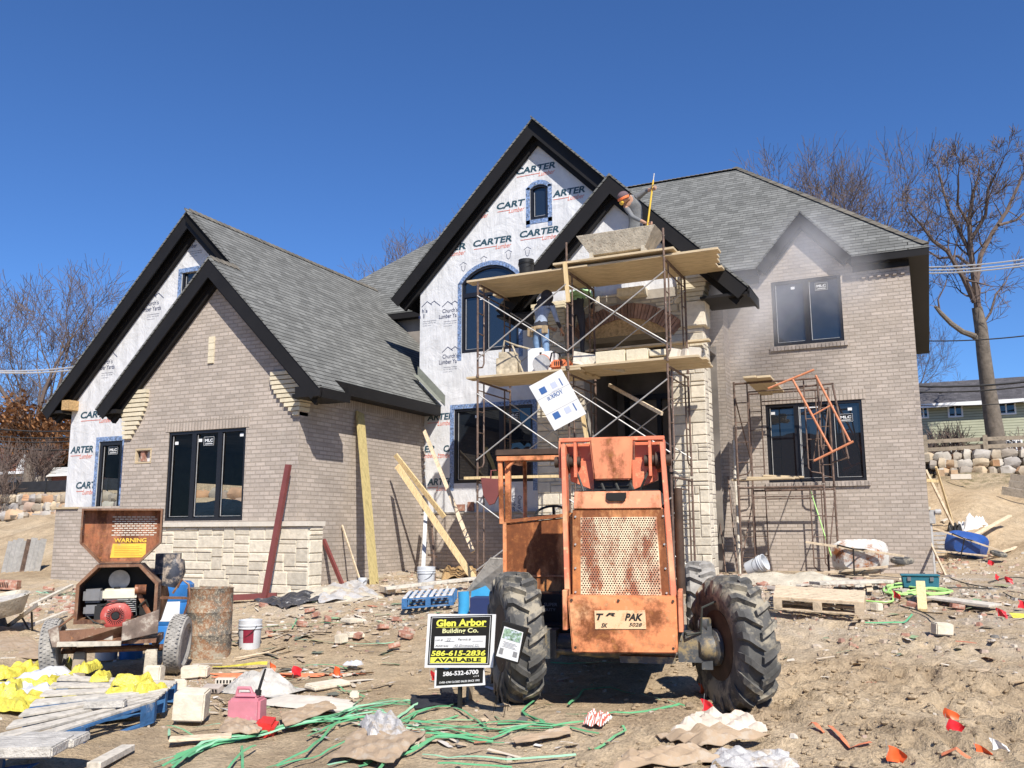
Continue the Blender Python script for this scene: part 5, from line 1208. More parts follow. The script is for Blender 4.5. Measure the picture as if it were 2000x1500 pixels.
def person(loc, rz, J, label, zone, mats, k=1.0):
    """J: dict of joints in metres; x right, y forward, z up"""
    n = []; e = []; ix = {}
    def add(nm, p, r, par=None):
        ix[nm] = len(n); n.append((Vector(p), r)); 
        if par is not None: e.append((ix[par], ix[nm]))
    g = lambda a, b, t: Vector(J[a]).lerp(Vector(J[b]), t)
    add('pelvis', J['pelvis'], (.150, .115)); add('waist', g('pelvis', 'chest', .45), (.135, .105), 'pelvis'); add('chest', J['chest'], (.165, .12), 'waist'); add('neckb', g('chest', 'neck', .7), (.10, .08), 'chest'); add('neck', J['neck'], .052, 'neckb'); add('head0', g('neck', 'head', .35), .062, 'neck'); add('head', J['head'], (.083, .098), 'head0'); add('crown', Vector(J['head'])+(Vector(J['head'])-Vector(J['neck'])).normalized()*.085, (.06, .075), 'head')
    for s in ('l', 'r'):
        add('sh'+s, J['sh'+s], .066, 'neckb'); add('ua'+s, g('sh'+s, 'el'+s, .5), .052, 'sh'+s); add('el'+s, J['el'+s], .043, 'ua'+s); add('fa'+s, g('el'+s, 'wr'+s, .4), .041, 'el'+s); add('wr'+s, J['wr'+s], .027, 'fa'+s)
        add('hp'+s, J['hp'+s], .105, 'pelvis'); add('th'+s, g('hp'+s, 'kn'+s, .5), .083, 'hp'+s); add('kn'+s, J['kn'+s], .062, 'th'+s); add('cf'+s, g('kn'+s, 'an'+s, .4), .060, 'kn'+s); add('an'+s, J['an'+s], .043, 'cf'+s)
        f = Vector(J['an'+s]); toe = Vector(J.get('toe'+s, f+Vector((0, .17, -.05)))); add('bl'+s, f.lerp(toe, .5)-Vector((0, 0, .02)), .046, 'an'+s); add('to'+s, toe, .036, 'bl'+s)
        d = (Vector(J['wr'+s])-Vector(J['el'+s])).normalized(); sd = Vector(J.get('hs'+s, (0, 1, 0))); up = d.cross(sd).normalized()
        hand((n, e, ix['wr'+s]), J['wr'+s], d, up, sd-d*sd.dot(d), curl=J.get('curl', .7))
    r = empty('person', loc, rz, label, 'person'); b = skin(n, e, 'body', mats, zone, 2, r)
    return r, J
face_y = 1
def face(r, hd, fwd, skinm=True):
    """ears, nose and eyes on the head"""
    fw = Vector(fwd).normalized(); sd = fw.cross(Vector((0, 0, 1))).normalized(); up = sd.cross(fw); hd = Vector(hd)
    mb = MB(); R = Matrix((sd, fw, up)).transposed().to_4x4(); R.translation = hd
    mb.sphere((0, .095, -.01), .018, 6, 5, M=R, sq=(.8, 1.1, 1.4)); mb.sphere((.088, 0, 0), .022, 6, 5, M=R, sq=(.4, .8, 1.3)); mb.sphere((-.088, 0, 0), .022, 6, 5, M=R, sq=(.4, .8, 1.3)); mb.box((0, .092, -.052), (.045, .01, .01), M=R)
    mb.build('nose_and_ears', M['skin_tone'], r, smooth=True)
    mb = MB(); mb.sphere((.032, .088, .018), .011, 6, 5, M=R); mb.sphere((-.032, .088, .018), .011, 6, 5, M=R); mb.build('eyes', M['black'], r, smooth=True)
# worker in jeans, back to the camera, hood up
lb = onZ(1062, 718, 4.52); Bl = Vector((onY(1056, 700, 15.25).x, 15.25, 4.515))
J = dict(pelvis=(0, 0, .93), chest=(.03, .05, 1.27), neck=(.06, .10, 1.45), head=(.075, .15, 1.56), shl=(-.15, .08, 1.39), shr=(.21, .10, 1.38), ell=(-.20, .18, 1.14), elr=(.27, .16, 1.10), wrl=(-.05, .38, 1.02), wrr=(.24, .36, .93), hpl=(-.09, 0, .89), hpr=(.10, 0, .89), knl=(-.12, .06, .48), knr=(.12, .03, .48), anl=(-.14, 0, .08), anr=(.12, -.02, .08), hsl=(1, 0, 0), hsr=(-1, 0, 0))
def zoneB(c):
    if c.z > 1.50: return 0
    if c.y > .27 and c.z < 1.1: return 2
    if c.z > .93: return 1 if c.z > 1.07 else 3
    if c.z < .12: return 4
    return 3 if c.z > .90 else 5
r, _ = person(Bl, -.25, J, 'worker in blue jeans and a dark hood, back turned, on the middle deck', lambda c: (0 if c.z > 1.36 else 1 if c.z > 1.05 else (2 if c.y > .30 else 3 if c.z > .92 else 4 if c.z > .12 else 5)) if not (c.y > .30 and c.z > .85) else 2, [M['darkcloth'], M['jacket'], M['skin_tone'], M['darkcloth'], M['denim'], M['leather']])
mb = MB(); mb.sphere((.072, .13, 1.57), .125, 14, 10, sq=(.95, 1.1, 1.15)); mb.sphere((.05, .05, 1.45), .12, 12, 8, sq=(1.3, .9, .8)); mb.build('hood', M['darkcloth'], r, smooth=True)
mb = MB(); mb.lathe([(.165, .90), (.172, .91), (.172, .955), (.165, .965)], 20, M=Matrix.Diagonal((1, .8, 1, 1))); mb.box((-.17, -.08, .87), (.11, .09, .17)); mb.box((-.06, -.145, .90), (.09, .05, .10)); mb.box((.15, -.06, .88), (.09, .09, .15)); mb.build('tool_belt', M['leather'], r, smooth=False, bevel=.01)
# worker in green shirt and dark trousers
Cl = Vector((onY(1122, 640, 15.9).x, 15.98, 5.05))
J = dict(pelvis=(0, 0, .86), chest=(.04, .10, 1.17), neck=(.08, .20, 1.30), head=(.10, .27, 1.40), shl=(-.13, .15, 1.26), shr=(.23, .15, 1.26), ell=(-.16, .05, 1.02), elr=(.30, .18, 1.02), wrl=(-.10, .25, .95), wrr=(.26, .28, .85), hpl=(-.09, 0, .84), hpr=(.10, 0, .84), knl=(-.11, .07, .46), knr=(.12, .05, .46), anl=(-.12, 0, .08), anr=(.12, 0, .08), hsl=(1, 0, 0), hsr=(-1, 0, 0), toel=(-.12, .10, .04), toer=(.12, .10, .04))
r, _ = person(Cl, .05, J, 'bent worker in a pale green shirt and dark trousers at the brick arch', lambda c: 0 if c.z > 1.31 else (2 if (c.y > .2 and c.z < 1.0) else 1 if c.z > 1.10 else 3), [M['darkcloth'], M['greenshirt'], M['skin_tone'], M['darkcloth']])
mb = MB(); mb.sphere((.10, .26, 1.41), .115, 14, 10, sq=(1, 1.1, 1)); mb.build('hood', M['darkcloth'], r, smooth=True)
# worker on top bending over the tub with a hoe; faces the camera
YT = 15.55
Aw = lambda px, py, Y=YT: onY(px, py, Y)
hipA = Aw(1243, 447); A0 = Vector((hipA.x, YT, 6.455))
def jA(px, py, Y=YT): p = Aw(px, py, Y)-A0; return tuple(p)
J = dict(pelvis=jA(1243, 452), chest=jA(1240, 405, YT-.12), neck=jA(1229, 385, YT-.22), head=jA(1218, 388, YT-.32), shl=jA(1248, 383, YT-.20), shr=jA(1222, 404, YT-.18), ell=jA(1264, 372, YT-.25), elr=jA(1236, 424, YT-.36), wrl=jA(1273, 370, YT-.42), wrr=jA(1262, 436, YT-.44),
    hpl=jA(1249, 458, YT), hpr=jA(1236, 460, YT), curl=1.0, hsl=(0, -1, .2), hsr=(0, -1, 0))
z_ = J['pelvis'][2]
for s, x in (('l', .10), ('r', -.10)): J['kn'+s] = (x, .02, z_*.52); J['an'+s] = (x*1.1, .05, .08); J['toe'+s] = (x*1.2, -.10, .04)
hz = Vector(J['head']); nk = Vector(J['neck'])
def zoneA(c):
    if (c-hz).length < .17 and (c-nk).length > .05: return 0
    for s in 'lr':
        if (c-Vector(J['wr'+s])).length < .13 and (c-Vector(J['el'+s])).length > .10: return 0
    if c.z < z_-.02: return 2
    return 1
r, _ = person(A0, 0, J, 'worker in a grey shirt and knit cap stirring the mortar tub with a hoe', zoneA, [M['skin_tone'], M['greyshirt'], M['darkcloth']])
fwA = (-.45, -.75, -.5); face(r, hz, fwA)
mb = MB(); R = Vector(fwA).normalized().to_track_quat('Y', 'Z').to_matrix().to_4x4(); R.translation = hz
mb.sphere((0, -.01, .045), .112, 14, 8, M=R, sq=(.95, 1.05, .85)); mb.build('knit_cap', M['beanie'], r, smooth=True)
mb = MB(); mb.lathe([(.108, -.012), (.116, 0), (.112, .03), (.10, .04)], 16, M=R); mb.build('orange_band', M['hat_orange'], r, smooth=True)
mb = MB(); mb.sphere((0, .09, -.055), .05, 10, 6, M=R, sq=(1.1, .6, .9)); mb.build('dust_mask', M['yellow_lbl'], r, smooth=True)
hp_, hq_ = Aw(1276, 352, YT-.47), Aw(1264, 446, YT-.50)
mb = MB(); mb.tube([hq_+(hq_-hp_)*.5, hp_], .017, 8); hoe, hop = root_for('hoe', hq_, 'long yellow handled mortar hoe held by the worker on top', 'hoe'); hop(mb, 'handle', M['yellowplastic'], smooth=True)
mb = MB(); q = hq_+(hq_-hp_)*.5; mb.box((q.x, q.y, q.z), (.25, .02, .15)); mb2 = MB(); mb2.tube([hp_, hp_+(hp_-hq_).normalized()*.13], .01, 6); hop(mb, 'blade', M['galv']); hop(mb2, 'tip', M['galv'])
# ---------------------------------------------------------------- telehandler
TH = rad(12.8); TO = Vector((-2.78, 8.31, gz(-2.78, 8.31)*0))
tr = empty('telehandler', TO, TH, 'rusty orange rough terrain forklift with a perforated engine grille, in front of the porch', 'forklift')
def tp_(mb, n, m, par=None, **kw): o = mb.build(n, m, None, **kw); o.parent = par or tr; return o
def taper_plate(z0, z1, l0, r0, l1, r1, y0, y1, th): # quad plate from bottom edge to top edge
    mb = MB(); mb.prism([(l0, y0, z0), (r0, y0, z0), (r1, y1, z1), (l1, y1, z1)], (0, th, 0)); return mb
# counterweight
mb = MB(); mb.prism([(-.41, -.45, 1.04), (.59, -.45, 1.04), (.575, -.46, .545), (-.37, -.46, .53)], (0, .30, 0)); cw = tp_(mb, 'counterweight', M['tr_orange'], bevel=.012)
for a_, b_ in ((-.455, -.413), (.592, .632)): mb = MB(); mb.bp(a_, b_, -.47, -.10, .73, 1.09); tp_(mb, 'side_flange', M['tr_salmon'], cw, bevel=.006)
mb = MB(); mb.prism([(-.16, -.462, .91), (.30, -.462, .92), (.305, -.464, .755), (-.155, -.464, .745)], (0, .002, 0)); tp_(mb, 'torn_logo_plate', rust_mat('worn_decal', (.78, .52, .30), rust=(.60, .20, .06), pale=(.72, .50, .32), amount=.36, scale=9, vert=False), cw)
mb = MB(); put_text(mb, 'PAK', (.115, -.4665, .825), (1, 0, 0), (0, 0, 1), .165, .065, bold=.04, shear=.3); put_text(mb, 'T', (-.145, -.4665, .825), (1, 0, 0), (0, 0, 1), .07, .06, bold=.04, shear=.3); put_text(mb, 'R', (-.06, -.4665, .862), (1, 0, 0), (0, 0, 1), .09, .03, bold=.03, shear=.3); put_text(mb, '5028', (.15, -.4665, .775), (1, 0, 0), (0, 0, 1), .12, .032, bold=.02, shear=.3); put_text(mb, 'SK', (-.10, -.4665, .76), (1, 0, 0), (0, 0, 1), .06, .04, bold=.03, shear=.3)
tp_(mb, 'lettering', M['text_black'], cw)
# hood with grille
mb = MB(); mb.prism([(-.36, -.28, .98), (.51, -.28, .99), (.47, -.20, 1.84), (-.37, -.20, 1.84)], (0, 1.6, 0)); hood = tp_(mb, 'engine_hood', M['tr_salmon'])
mb = MB(); mb.prism([(-.385, -.30, 1.0), (.515, -.30, 1.01), (.475, -.215, 1.83), (-.385, -.215, 1.83)], (0, .012, 0)); gr = tp_(mb, 'grille', M['tr_rust'], bevel=.004)
GX0, GX1, GZ0, GZ1 = -.305, .445, 1.025, 1.755
gy = lambda z: -.303+(z-1.0)/.83*.085
mb = MB(); mb.prism([(GX0, gy(GZ0), GZ0), (GX1, gy(GZ0), GZ0), (GX1-.03, gy(GZ1), GZ1), (GX0+.0, gy(GZ1), GZ1)], (0, -.002, 0)); tp_(mb, 'perforated_sheet', M['grille'], gr)
mb = MB(); nx, nz = 30, 35
for i in range(nz):
    z = GZ0+.014+(GZ1-GZ0-.028)*i/(nz-1); t = (z-GZ0)/(GZ1-GZ0)
    for j in range(nx):
        x = GX0+.012+(GX1-GX0-.024-.03*t)*(j+(.5 if i % 2 else 0))/(nx-.3); r = .0078; y = gy(z)-.0034
        mb.add([(x+r*math.cos(a), y, z+r*math.sin(a)) for a in [math.pi/3*k for k in range(6)]], [(0, 1, 2, 3, 4, 5)])
hl = tp_(mb, 'grille_holes', M['hole'], gr, recalc=False)
mb = MB()
for z in (1.06, 1.28, 1.5, 1.76):
    for s, xx in ((-1, -.355), (1, .49-.02*(z-1))): mb.lathe([(0, -.012), (.009, -.012), (.011, 0)], 8, M=Matrix.Translation((xx, gy(z)-.002, z)) @ Matrix.Rotation(rad(-90), 4, 'X'))
tp_(mb, 'bolts', M['galv'], gr)
mb = MB(); mb.prism([(-.37, -.235, 1.835), (.465, -.235, 1.835), (.455, -.20, 2.0), (-.365, -.20, 2.0)], (0, .05, 0)); tb = tp_(mb, 'top_strip', M['tr_salmon'], bevel=.006)
mb = MB(); mb.prism([(-.055, -.238, 1.93), (-.03, -.242, 1.905), (.11, -.242, 1.905), (.135, -.238, 1.93), (.135, -.212, 1.985), (-.055, -.212, 1.985)], (0, -.004, 0)); tp_(mb, 'hand_slot', M['hole'], tb)
# side frame plates rising to the boom head
for s, xb, xt in ((-1, -.43, -.50), (1, .555, .475)):
    mb = MB(); mb.prism([(xb-.025, -.32, .95), (xb+.025, -.32, .95), (xt+.022, -.02, 2.48), (xt-.022, -.02, 2.48)], (0, .16, 0)); tp_(mb, 'side_frame', M['tr_red'], bevel=.005)
mb = MB(); mb.prism([(-.20, .02, 2.12), (.16, .02, 2.12), (.195, -.02, 2.54), (-.235, -.02, 2.54)], (0, .5, 0)); bx = tp_(mb, 'boom_head_box', M['tr_salmon'], bevel=.015)
mb = MB(); mb.bp(-.545, .50, .02, .10, 2.505, 2.545); mb.bp(-.50, -.24, .16, .20, 2.20, 2.50); mb.bp(.20, .48, .16, .20, 2.20, 2.50); mb.prism([(-.45, .12, 2.12), (-.21, .12, 2.02), (-.21, .12, 2.32), (-.45, .12, 2.32)], (0, .1, 0)); mb.prism([(.17, .12, 2.02), (.42, .12, 2.12), (.42, .12, 2.32), (.17, .12, 2.32)], (0, .1, 0)); mb.bp(-.55, -.53, .02, .3, 2.15, 2.52); mb.bp(.485, .50, .02, .3, 2.15, 2.52); mb.bp(-.40, -.37, .02, .2, 2.15, 2.5); mb.bp(.34, .37, .02, .2, 2.15, 2.5)
tp_(mb, 'boom_bracket', M['tr_red'], bevel=.004)
mb = MB(); mb.bp(-.21, .17, .10, .5, 2.0, 2.12); mb.bp(-.17, -.02, .08, .12, 2.06, 2.11); mb.bp(.03, .14, .08, .12, 2.06, 2.11); mb.bp(-.35, .42, .0, 1.2, 1.9, 2.02); tp_(mb, 'boom', M['black'])
for s, xx in ((-1, -.47), (1, .425)):
    mb = MB(); mb.tube([(xx-.13, .1, 2.31), (xx+.13, .1, 2.31)], .055, 14); mb.tube([(xx-.02, .1, 2.31), (xx+.02, .1, 2.31)], .085, 14); tp_(mb, 'pivot_pin', M['rim'], smooth=True)
# chassis, axle
mb = MB(); mb.bp(-.34, .48, -.12, 3.0, .62, 1.0); mb.bp(-.5, .55, 1.0, 2.9, .55, .95); tp_(mb, 'chassis', M['black'])
mb = MB(); mb.tube([(-.80, 0, .55), (-.30, 0, .55), (-.25, 0, .60), (.25, 0, .60), (.32, 0, .55), (.80, 0, .55)], [.09, .11, .17, .17, .12, .09], 14); mb.box((.68, -.03, .56), (.22, .24, .26)); mb.box((-.68, -.03, .56), (.22, .24, .26)); tp_(mb, 'front_axle', M['axle'], smooth=True)
mb = MB(); mb.tube([(.60, -.12, .72), (.66, -.2, .68), (.78, -.16, .70), (.80, -.14, .92), (.98, -.1, 1.0), (1.1, 0, .9)], .012, 6); tp_(mb, 'brake_hose', M['cord'], smooth=True)
mb = MB()
for s in (-.12, .02, .16): mb.tube([(s, .0, 2.08), (s+.03, -.06, 2.02), (s+.05, .02, 1.96), (s+.02, .3, 1.93)], .014, 6)
mb.tube([(-.40, .15, 2.25), (-.34, .02, 2.12), (-.30, -.02, 2.02), (-.28, .2, 1.95)], .012, 6); mb.tube([(.36, .15, 2.28), (.30, .0, 2.12), (.24, .05, 2.0)], .012, 6); tp_(mb, 'hydraulic_hoses', M['cord'], smooth=True)
mb = MB()
for x, z in ((-.37, 1.0), (-.34, .58), (.55, 1.0), (.54, .59), (.06, 1.0)): mb.lathe([(0, -.012), (.012, -.012), (.014, 0)], 6, M=Matrix.Translation((x, -.452, z)) @ Matrix.Rotation(rad(-90), 4, 'X'))
tp_(mb, 'bolts', M['rim'], cw)
mb = MB(); mb.tube([(.62, -.1, .78), (.62, -.25, .70), (.60, -.35, .64)], .01, 6); mb.box((.30, -.30, .47), (.5, .1, .06)); mb.tube([(-.6, -.12, .5), (.6, -.12, .5)], .022, 8); mb.tube([(-.35, -.16, .50), (.2, -.16, .50)], .035, 10); tp_(mb, 'tie_rod', M['axle'])
mb = MB(); mb.tube([(.60, .5, 1.0), (.60, .5, 2.05)], .045, 10); tp_(mb, 'exhaust_stack', M['rim'], smooth=True)
# wheels
def make_wheel(dusty=False):
    r = empty('wheel', (0, 0, 0)); R, Wd = .60, .33
    mb = MB(); prof = [(.30, -.13), (.33, -.155), (.43, -.175), (.53, -.165), (.575, -.13), (.585, 0), (.575, .13), (.53, .165), (.43, .175), (.33, .155), (.30, .13), (.28, .10), (.28, -.10), (.30, -.13)]
    RX = Matrix.Rotation(rad(90), 4, 'Y'); mb.lathe(prof, 48, M=RX); 
    ty = mb.build('tyre', M['rubber_dusty' if dusty else 'rubber'], r, smooth=True)
    mb = MB(); nl = 19
    for i in range(nl):
        for s in (-1, 1):
            a0 = 2*math.pi*(i+(.5 if s > 0 else 0))/nl
            def P(u, a, rr_): return (u, rr_*math.cos(a0+a), rr_*math.sin(a0+a))
            # chevron lug: starts at the centre line, sweeps back to the shoulder and down the side wall
            secs = [(-.012*s, .10, .035, .590, .632), (.07*s, .02, .040, .585, .632), (.13*s, -.055, .042, .575, .622), (.172*s, -.10, .045, .53, .585), (.182*s, -.12, .035, .47, .50)]
            vs = []
            for (u, a, h, r0, r1) in secs: vs += [P(u, a-h*1.5, r0-.01), P(u, a+h*1.5, r0-.01), P(u, a+h*1.15, r1), P(u, a-h*1.15, r1)]
            fs = [(0, 1, 2, 3), (16, 19, 18, 17)]
            for k in range(4):
                for j in range(4): fs.append((4*k+j, 4*k+(j+1) % 4, 4*k+4+(j+1) % 4, 4*k+4+j))
            mb.add(vs, fs)
    tl = mb.build('tread', M['rubber_dusty' if dusty else 'rubber'], ty)
    mb = MB(); mb.lathe([(0, .02), (.12, .02), (.13, .0), (.20, -.03), (.27, .02), (.285, .10), (.315, .135), (.315, .15), (.27, .13), (.25, .06), (.19, .0), (.1, .04), (0, .05)], 32, M=RX @ Matrix.Scale(-1, 4, (0, 0, 1)))
    mb.lathe([(.315, .15), (.30, .12), (.285, .0), (.30, -.12), (.315, -.15)], 32, M=RX); rm = mb.build('rim', M['rim'], r, smooth=True)
    return r
def set_wheel(w, u, y, z, rz, spin=0): w.parent = tr; w.location = (u, y, z); w.rotation_euler = (0, 0, rz)
w1 = make_wheel(); set_wheel(w1, 1.06, .0, .58, rad(25)); w2 = copy_tree(w1); set_wheel(w2, -1.00, -.0, .60, rad(25))
for ch in w2.children: ch.rotation_euler = (rad(11), 0, 0)
w3 = make_wheel(True); set_wheel(w3, .77, 2.6, .62, rad(2)); w4 = copy_tree(w3); set_wheel(w4, -.9, 2.6, .62, rad(2))
mb = MB(); mb.lathe([(0, -.20), (.07, -.20), (.11, -.16), (.13, -.08), (.17, -.06), (.17, -.02), (.12, 0), (.12, .04), (0, .04)], 20, M=Matrix.Translation((.93, -.05, .56)) @ Matrix.Rotation(rad(25), 4, 'Z') @ Matrix.Rotation(rad(90), 4, 'Y'))
mb.box((.83, -.07, .56), (.10, .16, .38)); mb.tube([(.78, -.07, .76), (.86, -.1, .76)], .07, 10); tp_(mb, 'steering_hub', M['axle'], smooth=True)
mb = MB(); mb.lathe([(0, -.14), (.08, -.12), (.12, -.05), (.12, .05), (0, .05)], 16, M=Matrix.Translation((-.9, -.05, .56)) @ Matrix.Rotation(rad(25), 4, 'Z') @ Matrix.Rotation(rad(90), 4, 'Y')); tp_(mb, 'steering_hub', M['axle'], smooth=True)
# cab
mb = MB(); mb.prism([(-1.335, .98, 1.70), (-.52, .98, 1.78), (-.52, .98, .74), (-1.29, .98, .76)], (0, .04, 0)); mb.bp(-1.31, -.52, 1.02, 1.9, .72, .78); mb.prism([(-1.335, .96, 1.70), (-.52, .96, 1.78), (-.52, 1.04, 1.81), (-1.335, 1.04, 1.73)], (0, 0, .02)); cabp = tp_(mb, 'cab_panel', M['tr_rust'], bevel=.008)
mb = MB(); mb.bp(-1.30, -.60, .965, .978, 1.13, 1.15); mb.bp(-1.34, -1.30, .96, 1.9, .76, 1.72); tp_(mb, 'cab_panel_fold', M['tr_orange'], cabp)
mb = MB(); mb.beam((-1.36, 1.0, 1.70), (-1.38, 1.0, 2.50), .05, .05, side=(0, 1, 0)); mb.bp(-1.33, -1.27, 1.02, 1.10, 1.72, 2.44); mb.bp(-1.22, -1.18, 1.5, 1.56, 1.72, 2.44)
mb.bp(-1.41, -.50, .95, 1.02, 2.40, 2.455); mb.bp(-1.36, -1.30, 1.0, 1.9, 2.41, 2.46); mb.beam((-1.30, .99, 2.32), (-1.2, .99, 2.41), .03, .04); tp_(mb, 'cab_frame', M['tr_orange'], bevel=.006)
mb = MB(); mb.bp(-1.42, -.50, .94, 1.95, 2.458, 2.53); tp_(mb, 'cab_roof', M['rim'], bevel=.01)
RS = Matrix.Translation((-.86, 1.35, 1.80)) @ Matrix.Rotation(rad(35), 4, 'X')
mb = MB(); mb.tube([RS @ Vector((.19*math.cos(a), .19*math.sin(a), 0)) for a in [2*math.pi*i/24 for i in range(25)]], .014, 6); mb.tube([RS @ Vector((-.19, 0, 0)), RS @ Vector((.19, 0, 0))], .01, 6); mb.tube([RS @ Vector((0, .19, 0)), RS @ Vector((0, 0, -.4))], .018, 6); tp_(mb, 'steering_wheel', M['black'], smooth=True)
mb = MB(); mb.box((-.95, 1.75, 1.35), (.5, .12, .7)); mb.box((-.95, 1.55, 1.05), (.5, .45, .12)); tp_(mb, 'seat', M['black'], bevel=.03)
mb = MB(); mb.prism([(-1.60, .98, 2.22), (-1.36, .98, 2.20), (-1.38, .98, 2.05), (-1.44, .98, 1.93), (-1.50, .98, 1.91), (-1.57, .98, 2.02)], (0, .03, 0)); mb.tube([(-1.42, 1.0, 2.3), (-1.48, .99, 2.3), (-1.49, .99, 2.15)], .01, 6); tp_(mb, 'mirror', M['redprimer'], bevel=.008)
mb = MB(); mb.bp(-1.0, -.5, .5, .95, .66, .98); mb.bp(-.95, -.35, .2, .9, .55, .7); tp_(mb, 'battery_box', M['black'])
mb = MB(); put_text(mb, 'SUPER', (-.80, .495, .86), (1, 0, 0), (0, 0, 1), .14, .035, bold=.02); put_text(mb, 'DUTY', (-.80, .495, .81), (1, 0, 0), (0, 0, 1), .12, .03, bold=.02); tp_(mb, 'battery_label', M['text_grey'])
for w_, dz in ((w1, 0), (w2, 0)): pass
TO_ = tr
# ---------------------------------------------------------------- signs
def flat_sign(name, px, Y, label, cat, th=.008):
    P = [onY(x, y, Y) for x, y in px]   # TL TR BR BL
    r = empty(name, P[3], 0, label, cat); return r, P
YG = 7.38
P = [onY(836, 1199, YG), onY(968, 1200, YG), onY(962, 1304, YG), onY(829, 1304, YG)]
sg, sp_ = root_for('yard_sign', (P[3]+P[2])/2-Vector((0, 0, .4)), 'black and yellow builder sign offering the lot, mounted above the smaller black sign', 'sign')
ux = (P[2]-P[3]).normalized(); vz = (P[0]-P[3]).normalized(); Wd = (P[2]-P[3]).length; Hd = (P[0]-P[3]).length; o0 = P[3]
def SQ(mb, a, b, c, d, off): mb.add([o0+ux*x*Wd+vz*z*Hd-Vector((0, off, 0)) for x, z in ((a, b), (c, b), (c, d), (a, d))], [(0, 1, 2, 3)])
mb = MB(); mb.prism([P[0], P[1], P[2], P[3]], (0, .012, 0)); bd = sp_(mb, 'board', M['white'])
mb = MB(); SQ(mb, .045, .05, .955, .95, .002); sp_(mb, 'black_field', M['signblack'], bd)
mb = MB()
for a, b, c, d in ((.065, .07, .935, .078), (.065, .922, .935, .93), (.065, .07, .071, .93), (.929, .07, .935, .93)): SQ(mb, a, b, c, d, .003)
SQ(mb, .13, .36, .88, .575, .003)
sp_(mb, 'white_panel', M['white'], bd)
mb = MB(); T2 = lambda s, x, z, w_, h_, m_, **k: put_text(m_, s, o0+ux*x*Wd+vz*z*Hd-Vector((0, k.pop('off', .0045), 0)), ux, vz, w_*Wd, h_*Hd, **k)
T2('Glen Arbor', .14, .755, .74, .135, mb, bold=.04); SQ(mb, .14, .738, .88, .746, .004); T2('586-615-2836', .09, .215, .80, .10, mb, bold=.03, shear=.15); SQ(mb, .085, .085, .90, .195, .004)
sp_(mb, 'yellow_print', M['signyellow'], bd)
mb = MB(); T2('Building Co.', .24, .61, .53, .11, mb, bold=.02); sp_(mb, 'pale_yellow_print', mat('pale_yellow', (.83, .82, .42), .4, 0), bd)
mb = MB(); T2('AVAILABLE', .145, .105, .69, .072, mb, bold=.04, off=.006); T2('Lot #', .145, .49, .11, .04, mb, shear=.2, off=.006); SQ(mb, .28, .478, .43, .483, .005); T2('Permit #', .48, .49, .19, .045, mb, shear=.2, off=.006); SQ(mb, .69, .478, .85, .483, .005); T2('Address', .145, .385, .20, .038, mb, shear=.2, off=.006); SQ(mb, .41, .375, .80, .38, .005)
sp_(mb, 'black_print', M['text_black'], bd)
mb = MB(); T2('22', .31, .49, .06, .05, mb, shear=.3, off=.006); T2('45 Elmwood Ct', .43, .39, .36, .04, mb, shear=.3, off=.006); sp_(mb, 'handwriting', M['text_grey'], bd)
b0 = spot(890, 1393); mb = MB(); mb.beam(Vector((b0.x, YG+.06, b0.z-.3)), Vector((b0.x, YG+.06, .80)), .035, .03, side=(0, 1, 0)); sp_(mb, 'post', M['black'])
P = [onY(850, 1300, YG+.02), onY(945, 1300, YG+.02), onY(947, 1338, YG+.02), onY(848, 1344, YG+.02)]
s2, sp2 = root_for('yard_sign', (P[3]+P[2])/2-Vector((0, 0, .2)), 'smaller black sign with white phone number, half hidden below the yellow lettered one', 'sign')
ux = (P[2]-P[3]).normalized(); vz = (P[0]-P[3]).normalized(); Wd = (P[2]-P[3]).length; Hd = (P[0]-P[3]).length; o0 = P[3]
mb = MB(); mb.prism(P, (0, .01, 0)); bd = sp2(mb, 'board', M['white'])
mb = MB(); SQ(mb, .04, .10, .96, 1.0, .002); sp2(mb, 'black_field', M['signblack'], bd)
mb = MB(); T2('586-532-6700', .17, .50, .70, .20, mb, bold=.03, off=.004); T2('x114', .77, .38, .11, .08, mb, off=.004); T2('OVER 4,700 CLOSED SALES SINCE 1992', .10, .17, .80, .10, mb, bold=.02, off=.004); SQ(mb, .38, .90, .9, .93, .003); sp2(mb, 'white_print', M['white'], bd)
mb = MB(); mb.add([o0+ux*(.24+.09*math.cos(a))*Wd+vz*(1.0+.20*math.sin(a))*Hd-Vector((0, .003, 0)) for a in [math.pi+math.pi*i/12 for i in range(13)]], [tuple(range(13))]); sp2(mb, 'blue_disc', M['signblue'], bd)
# flyer box on wire legs
YFB = 7.15; q = lambda x, y, d=0: onY(x, y, YFB+d)
fb, fp = root_for('flyer_box', spot(984, 1400), 'tilted black flyer box on wire legs between the builder sign and the left tyre', 'flyer box')
mb = MB(); mb.prism([q(981, 1213), q(1031, 1227), q(1010, 1298), q(966, 1283)], (0, .03, 0)); bx_ = fp(mb, 'box', M['signblack'], bevel=.004)
pp = [q(985, 1223, -.004), q(1022, 1235, -.004), q(1011, 1293, -.004), q(969, 1281, -.004)]; mb = MB(); mb.add(pp, [(0, 1, 2, 3)]); fl = fp(mb, 'flyer', M['white'], bx_)
L2 = lambda a, b: pp[3].lerp(pp[2], a).lerp(pp[0].lerp(pp[1], a), b)-Vector((0, .002, 0))
def FQ(m_, a, b, c, d): m_.add([L2(a, b), L2(c, b), L2(c, d), L2(a, d)], [(0, 1, 2, 3)])
mb = MB(); FQ(mb, .05, .62, .95, .97); fp(mb, 'flyer_picture', mat('flyer_picture', (.22, .33, .22), .5, .8, 30, 0, dirt=(.6, .68, .75), dscale=26, dthr=.5), bx_)
mb = MB(); FQ(mb, .08, .10, .26, .30); FQ(mb, .72, .12, .92, .30)
for k in range(5): FQ(mb, .15+.05*(k % 2), .36+.04*k, .85-.08*(k % 3), .372+.04*k)
fp(mb, 'flyer_print', M['text_grey'], bx_)
